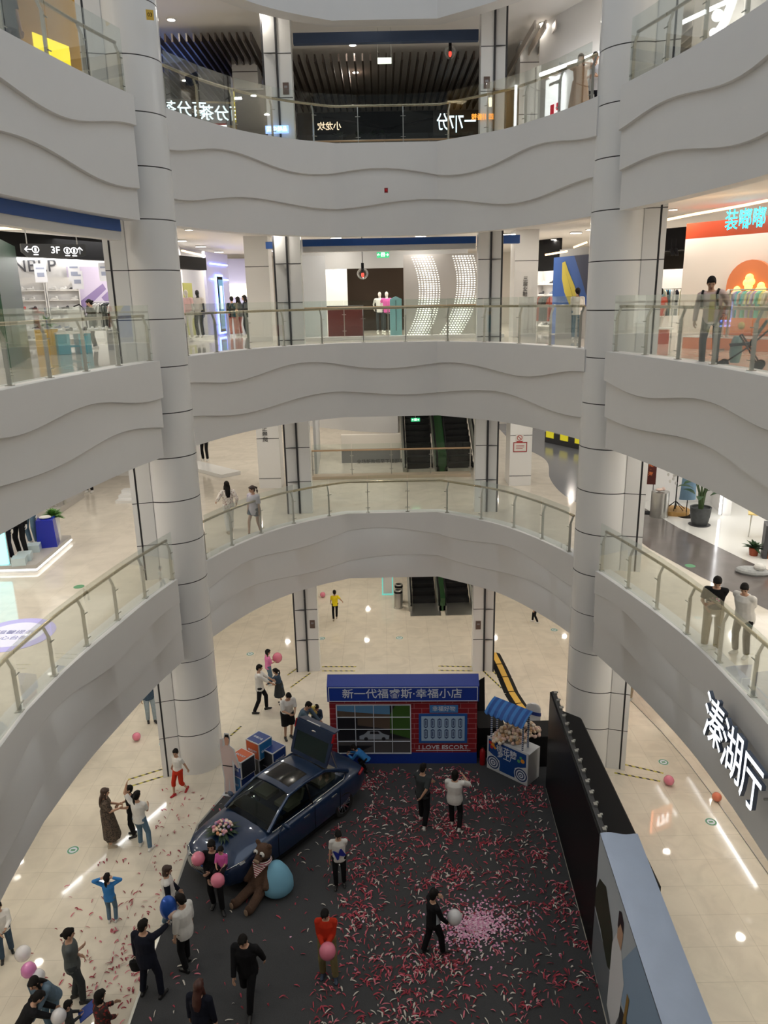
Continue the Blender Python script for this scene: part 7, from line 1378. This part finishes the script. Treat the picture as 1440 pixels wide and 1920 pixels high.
d = gp('boy in black vest with pale side panel beside the pink petal heap', 812, 1788, -62, 1.54, top=(C_BLACK, 2, .022), bottom=(C_BLACK, 2, .02), shoes=S_BLACK, lh='face', rh=(.20, .24, .90), feet=((.12, .18), (-.12, -.18)), head=(25, 12), z=CZ)
m = MB(); pr = d; m.grid([[pr['P']+pr['up']*t+pr['rt']*(.168*cos(a)+.0)*1.12+pr['fd']*.135*sin(a)*1.12 for a in (-.2, .1, .4, .7)] for t in (.02, .15, .28, .38)]); m.build('side_panel', cloth('panel_pale', 186, 196, 204), d['root'], smooth='all')
balloon('white balloon held by the boy in the black vest', d['M'] @ V((.22, .42, .98)), .15, BWHITE, None, (10, 10))
gp('man in white shirt and black trousers holding the hand of a girl', 490, 1334, -80, 1.70, top=(C_WHITE, 1.4, .024), bottom=(C_BLACK, 2), shoes=S_BLACK, lh='reach', rh='reach', feet=((.10, -.22), (-.10, .18)), head=(0, 12))
gp('girl in denim dress tugging at the hand of the man in white shirt', 527, 1320, 80, 1.28, top=(C_DJEAN, 2), bottom=(C_DGREY, -.5, .10), shoes=S_BLACK, hair=('pony', HB), lh='reach', rh='reach', lean=14, feet=((.08, .0), (-.08, -.1)))
d = gp('girl in pink top with pigtails holding a pink balloon near the slim column', 505, 1284, -60, 1.32, top=(C_ROSE, 1), bottom=(C_JEAN, 2), shoes=S_WHITE, hair=('pigtails', HB), lh='hold', rh='hold', head=(-5, 10))
balloon('pink balloon held by the girl with pigtails', d['M'] @ V((-.05, .48, 1.18)), .17, BPINK, None, (12, 6))
gp('person in white tee and black shorts looking at a phone by the tailgate', 541, 1384, -150, 1.66, top=(C_WHITE, .9, .03), bottom=(C_BLACK, .95, .034), shoes=S_BLACK, lh='hold', rh='hold', lean=14, head=(5, 32), fat=1.1)
gp('person in steel blue shirt leaning over the open boot of the car', 568, 1404, -110, 1.68, top=(C_STEEL, 2, .022), bottom=(C_BLACK, 2), shoes=S_BLACK, lh='reach', rh='reach', lean=26, head=(0, 25))
d = gp('child in denim with yellow plush toy behind the raised tailgate', 596, 1384, -170, 1.22, top=(C_DJEAN, 2), bottom=(C_JEAN, 2), hair=('short', HB), lh='hold', rh='hold', lean=14, head=(0, 25))
q = d['M'] @ V((.16, .26, 1.28)); pl = thing('plush_toy', 'small yellow plush toy held behind the raised tailgate', 'plush toy', q); m = MB(); m.ball((0, 0, .08), (.09, .08, .10), 12, 8); m.ball((0, 0, .22), (.075, .07, .07), 12, 8)
for s in (1, -1): m.ball((s*.06, 0, .28), .028, 8, 6); m.ball((s*.09, -.02, .08), (.035, .03, .05), 8, 6)
m.build('body', mat('plush_yellow', srgb(226, 208, 120), .9), pl, smooth='all')
gp('child in bright blue top crouching at the rear bumper of the car', 684, 1446, 75, 1.15, top=(C_BLUE, 2, .026), bottom=(C_BLACK, 2), hair=('short', HB), lh='reach', rh='reach', lean=52, feet=((.12, 0), (-.12, -.1)), pelvis=.62, z=CZ)
gp('child in yellow tee and black trousers running near the escalators', 629, 1161, 8, 1.27, top=(C_YELL, .8), bottom=(C_BLACK, 2), shoes=S_TAN, lh='swingf', rh=(.42, -.05, 1.05), feet=((.08, .14), (-.12, -.26, .04)), lift=(0, 35))
gp('woman in denim shirt and pale jeans behind the round left column', 284, 1352, -150, 1.64, top=(C_DJEAN, 2, .03), bottom=(cloth('pale_denim', 150, 164, 172, .2), 2, .02), shoes=S_BLACK, hair=('long', HB), rh='down', lh='down', feet=((.10, .0), (-.1, .12)))
gp('small child in white tee and denim beside the woman behind the column', 306, 1366, 160, 1.08, top=(C_WHITE, .9), bottom=(C_DJEAN, 2), shoes=S_WHITE, hair=('short', HB), feet=((.08, .08), (-.08, -.08)))
gp('person in black walking under the gallery edge beyond the cable ramps', 1004, 1167, 60, 1.2, top=(C_WHITE, 1), bottom=(C_BLACK, 2), shoes=S_WHITE, hair=('short', HB), feet=((.06, .2), (-.06, -.15)))
gp('person in beige trousers half hidden under the right gallery edge', 1176, 1312, -30, 1.68, top=(C_BEIGE, 2), bottom=(C_BEIGE, 2, .02), shoes=S_WHITE, hair=('short', HB), feet=((.09, .0), (-.1, .14)))
# ------------------------------------------------------------------ people on the second storey
def g2(label, px, py, face, h, **kw): return gp(label, px, py, face, h, z=Z2, **kw)
g2('woman in floral blouse and white trousers walking along the left gallery', 432, 998, 20, 1.64, top=(C_FLORAL, 1.6, .026), bottom=(C_WHITE, 2, .02), shoes=S_TAN, hair=('long', HB), lh=(.36, .12, 1.02), rh=(.26, .02, .9), feet=((.08, .16), (-.08, -.18)))
g2('girl with ponytail in lilac white top and denim shorts at the rail', 480, 1004, 150, 1.58, top=(cloth('lilac_white', 206, 200, 214), .9, .034), bottom=(C_DJEAN, .5, .03), shoes=S_BLACK, hair=('pony', HAIRBR), lh='down', rh='down', feet=((.14, .16), (-.10, -.16)), head=(-30, 10), hem=-.18)
d = g2('woman in black tee with pink print leaning on the right rail', 1331, 1216, 158, 1.62, top=(C_BLACK, .8, .024), bottom=(C_BEIGE, 2, .03), shoes=S_BLACK, hair=('bun', HB), lh='fold', rh=(.16, .30, 1.02), lean=10, head=(0, 34), fat=1.05, feet=((.12, 0), (-.12, .06)))
pr = d; c = pr['P']+pr['up']*.26+pr['fd']*.148; m = MB()
for i in range(4):
    for j in range(4):
        if (i*j+i) % 3 != 2: q = c+pr['rt']*(.04*(i-1.5))+pr['up']*(.04*(j-1.5)); m.ball(q, (.019, .008, .019), 6, 4, Matrix((pr['rt'], pr['fd'], pr['up'])).transposed(), (i+j) % 2)
m.build('chest_print', [cloth('print_pink', 220, 130, 170), C_WHITE], d['root'])
g2('woman in white tee and black trousers beside the woman in black tee', 1388, 1228, 122, 1.58, top=(C_WHITE, .9, .034), bottom=(C_BLACK, 2, .022), shoes=S_WHITE, hair=('short', HB), lh='back', rh='back', lean=12, head=(25, 30), fat=1.12, feet=((.13, 0), (-.15, .04)), hem=-.17)
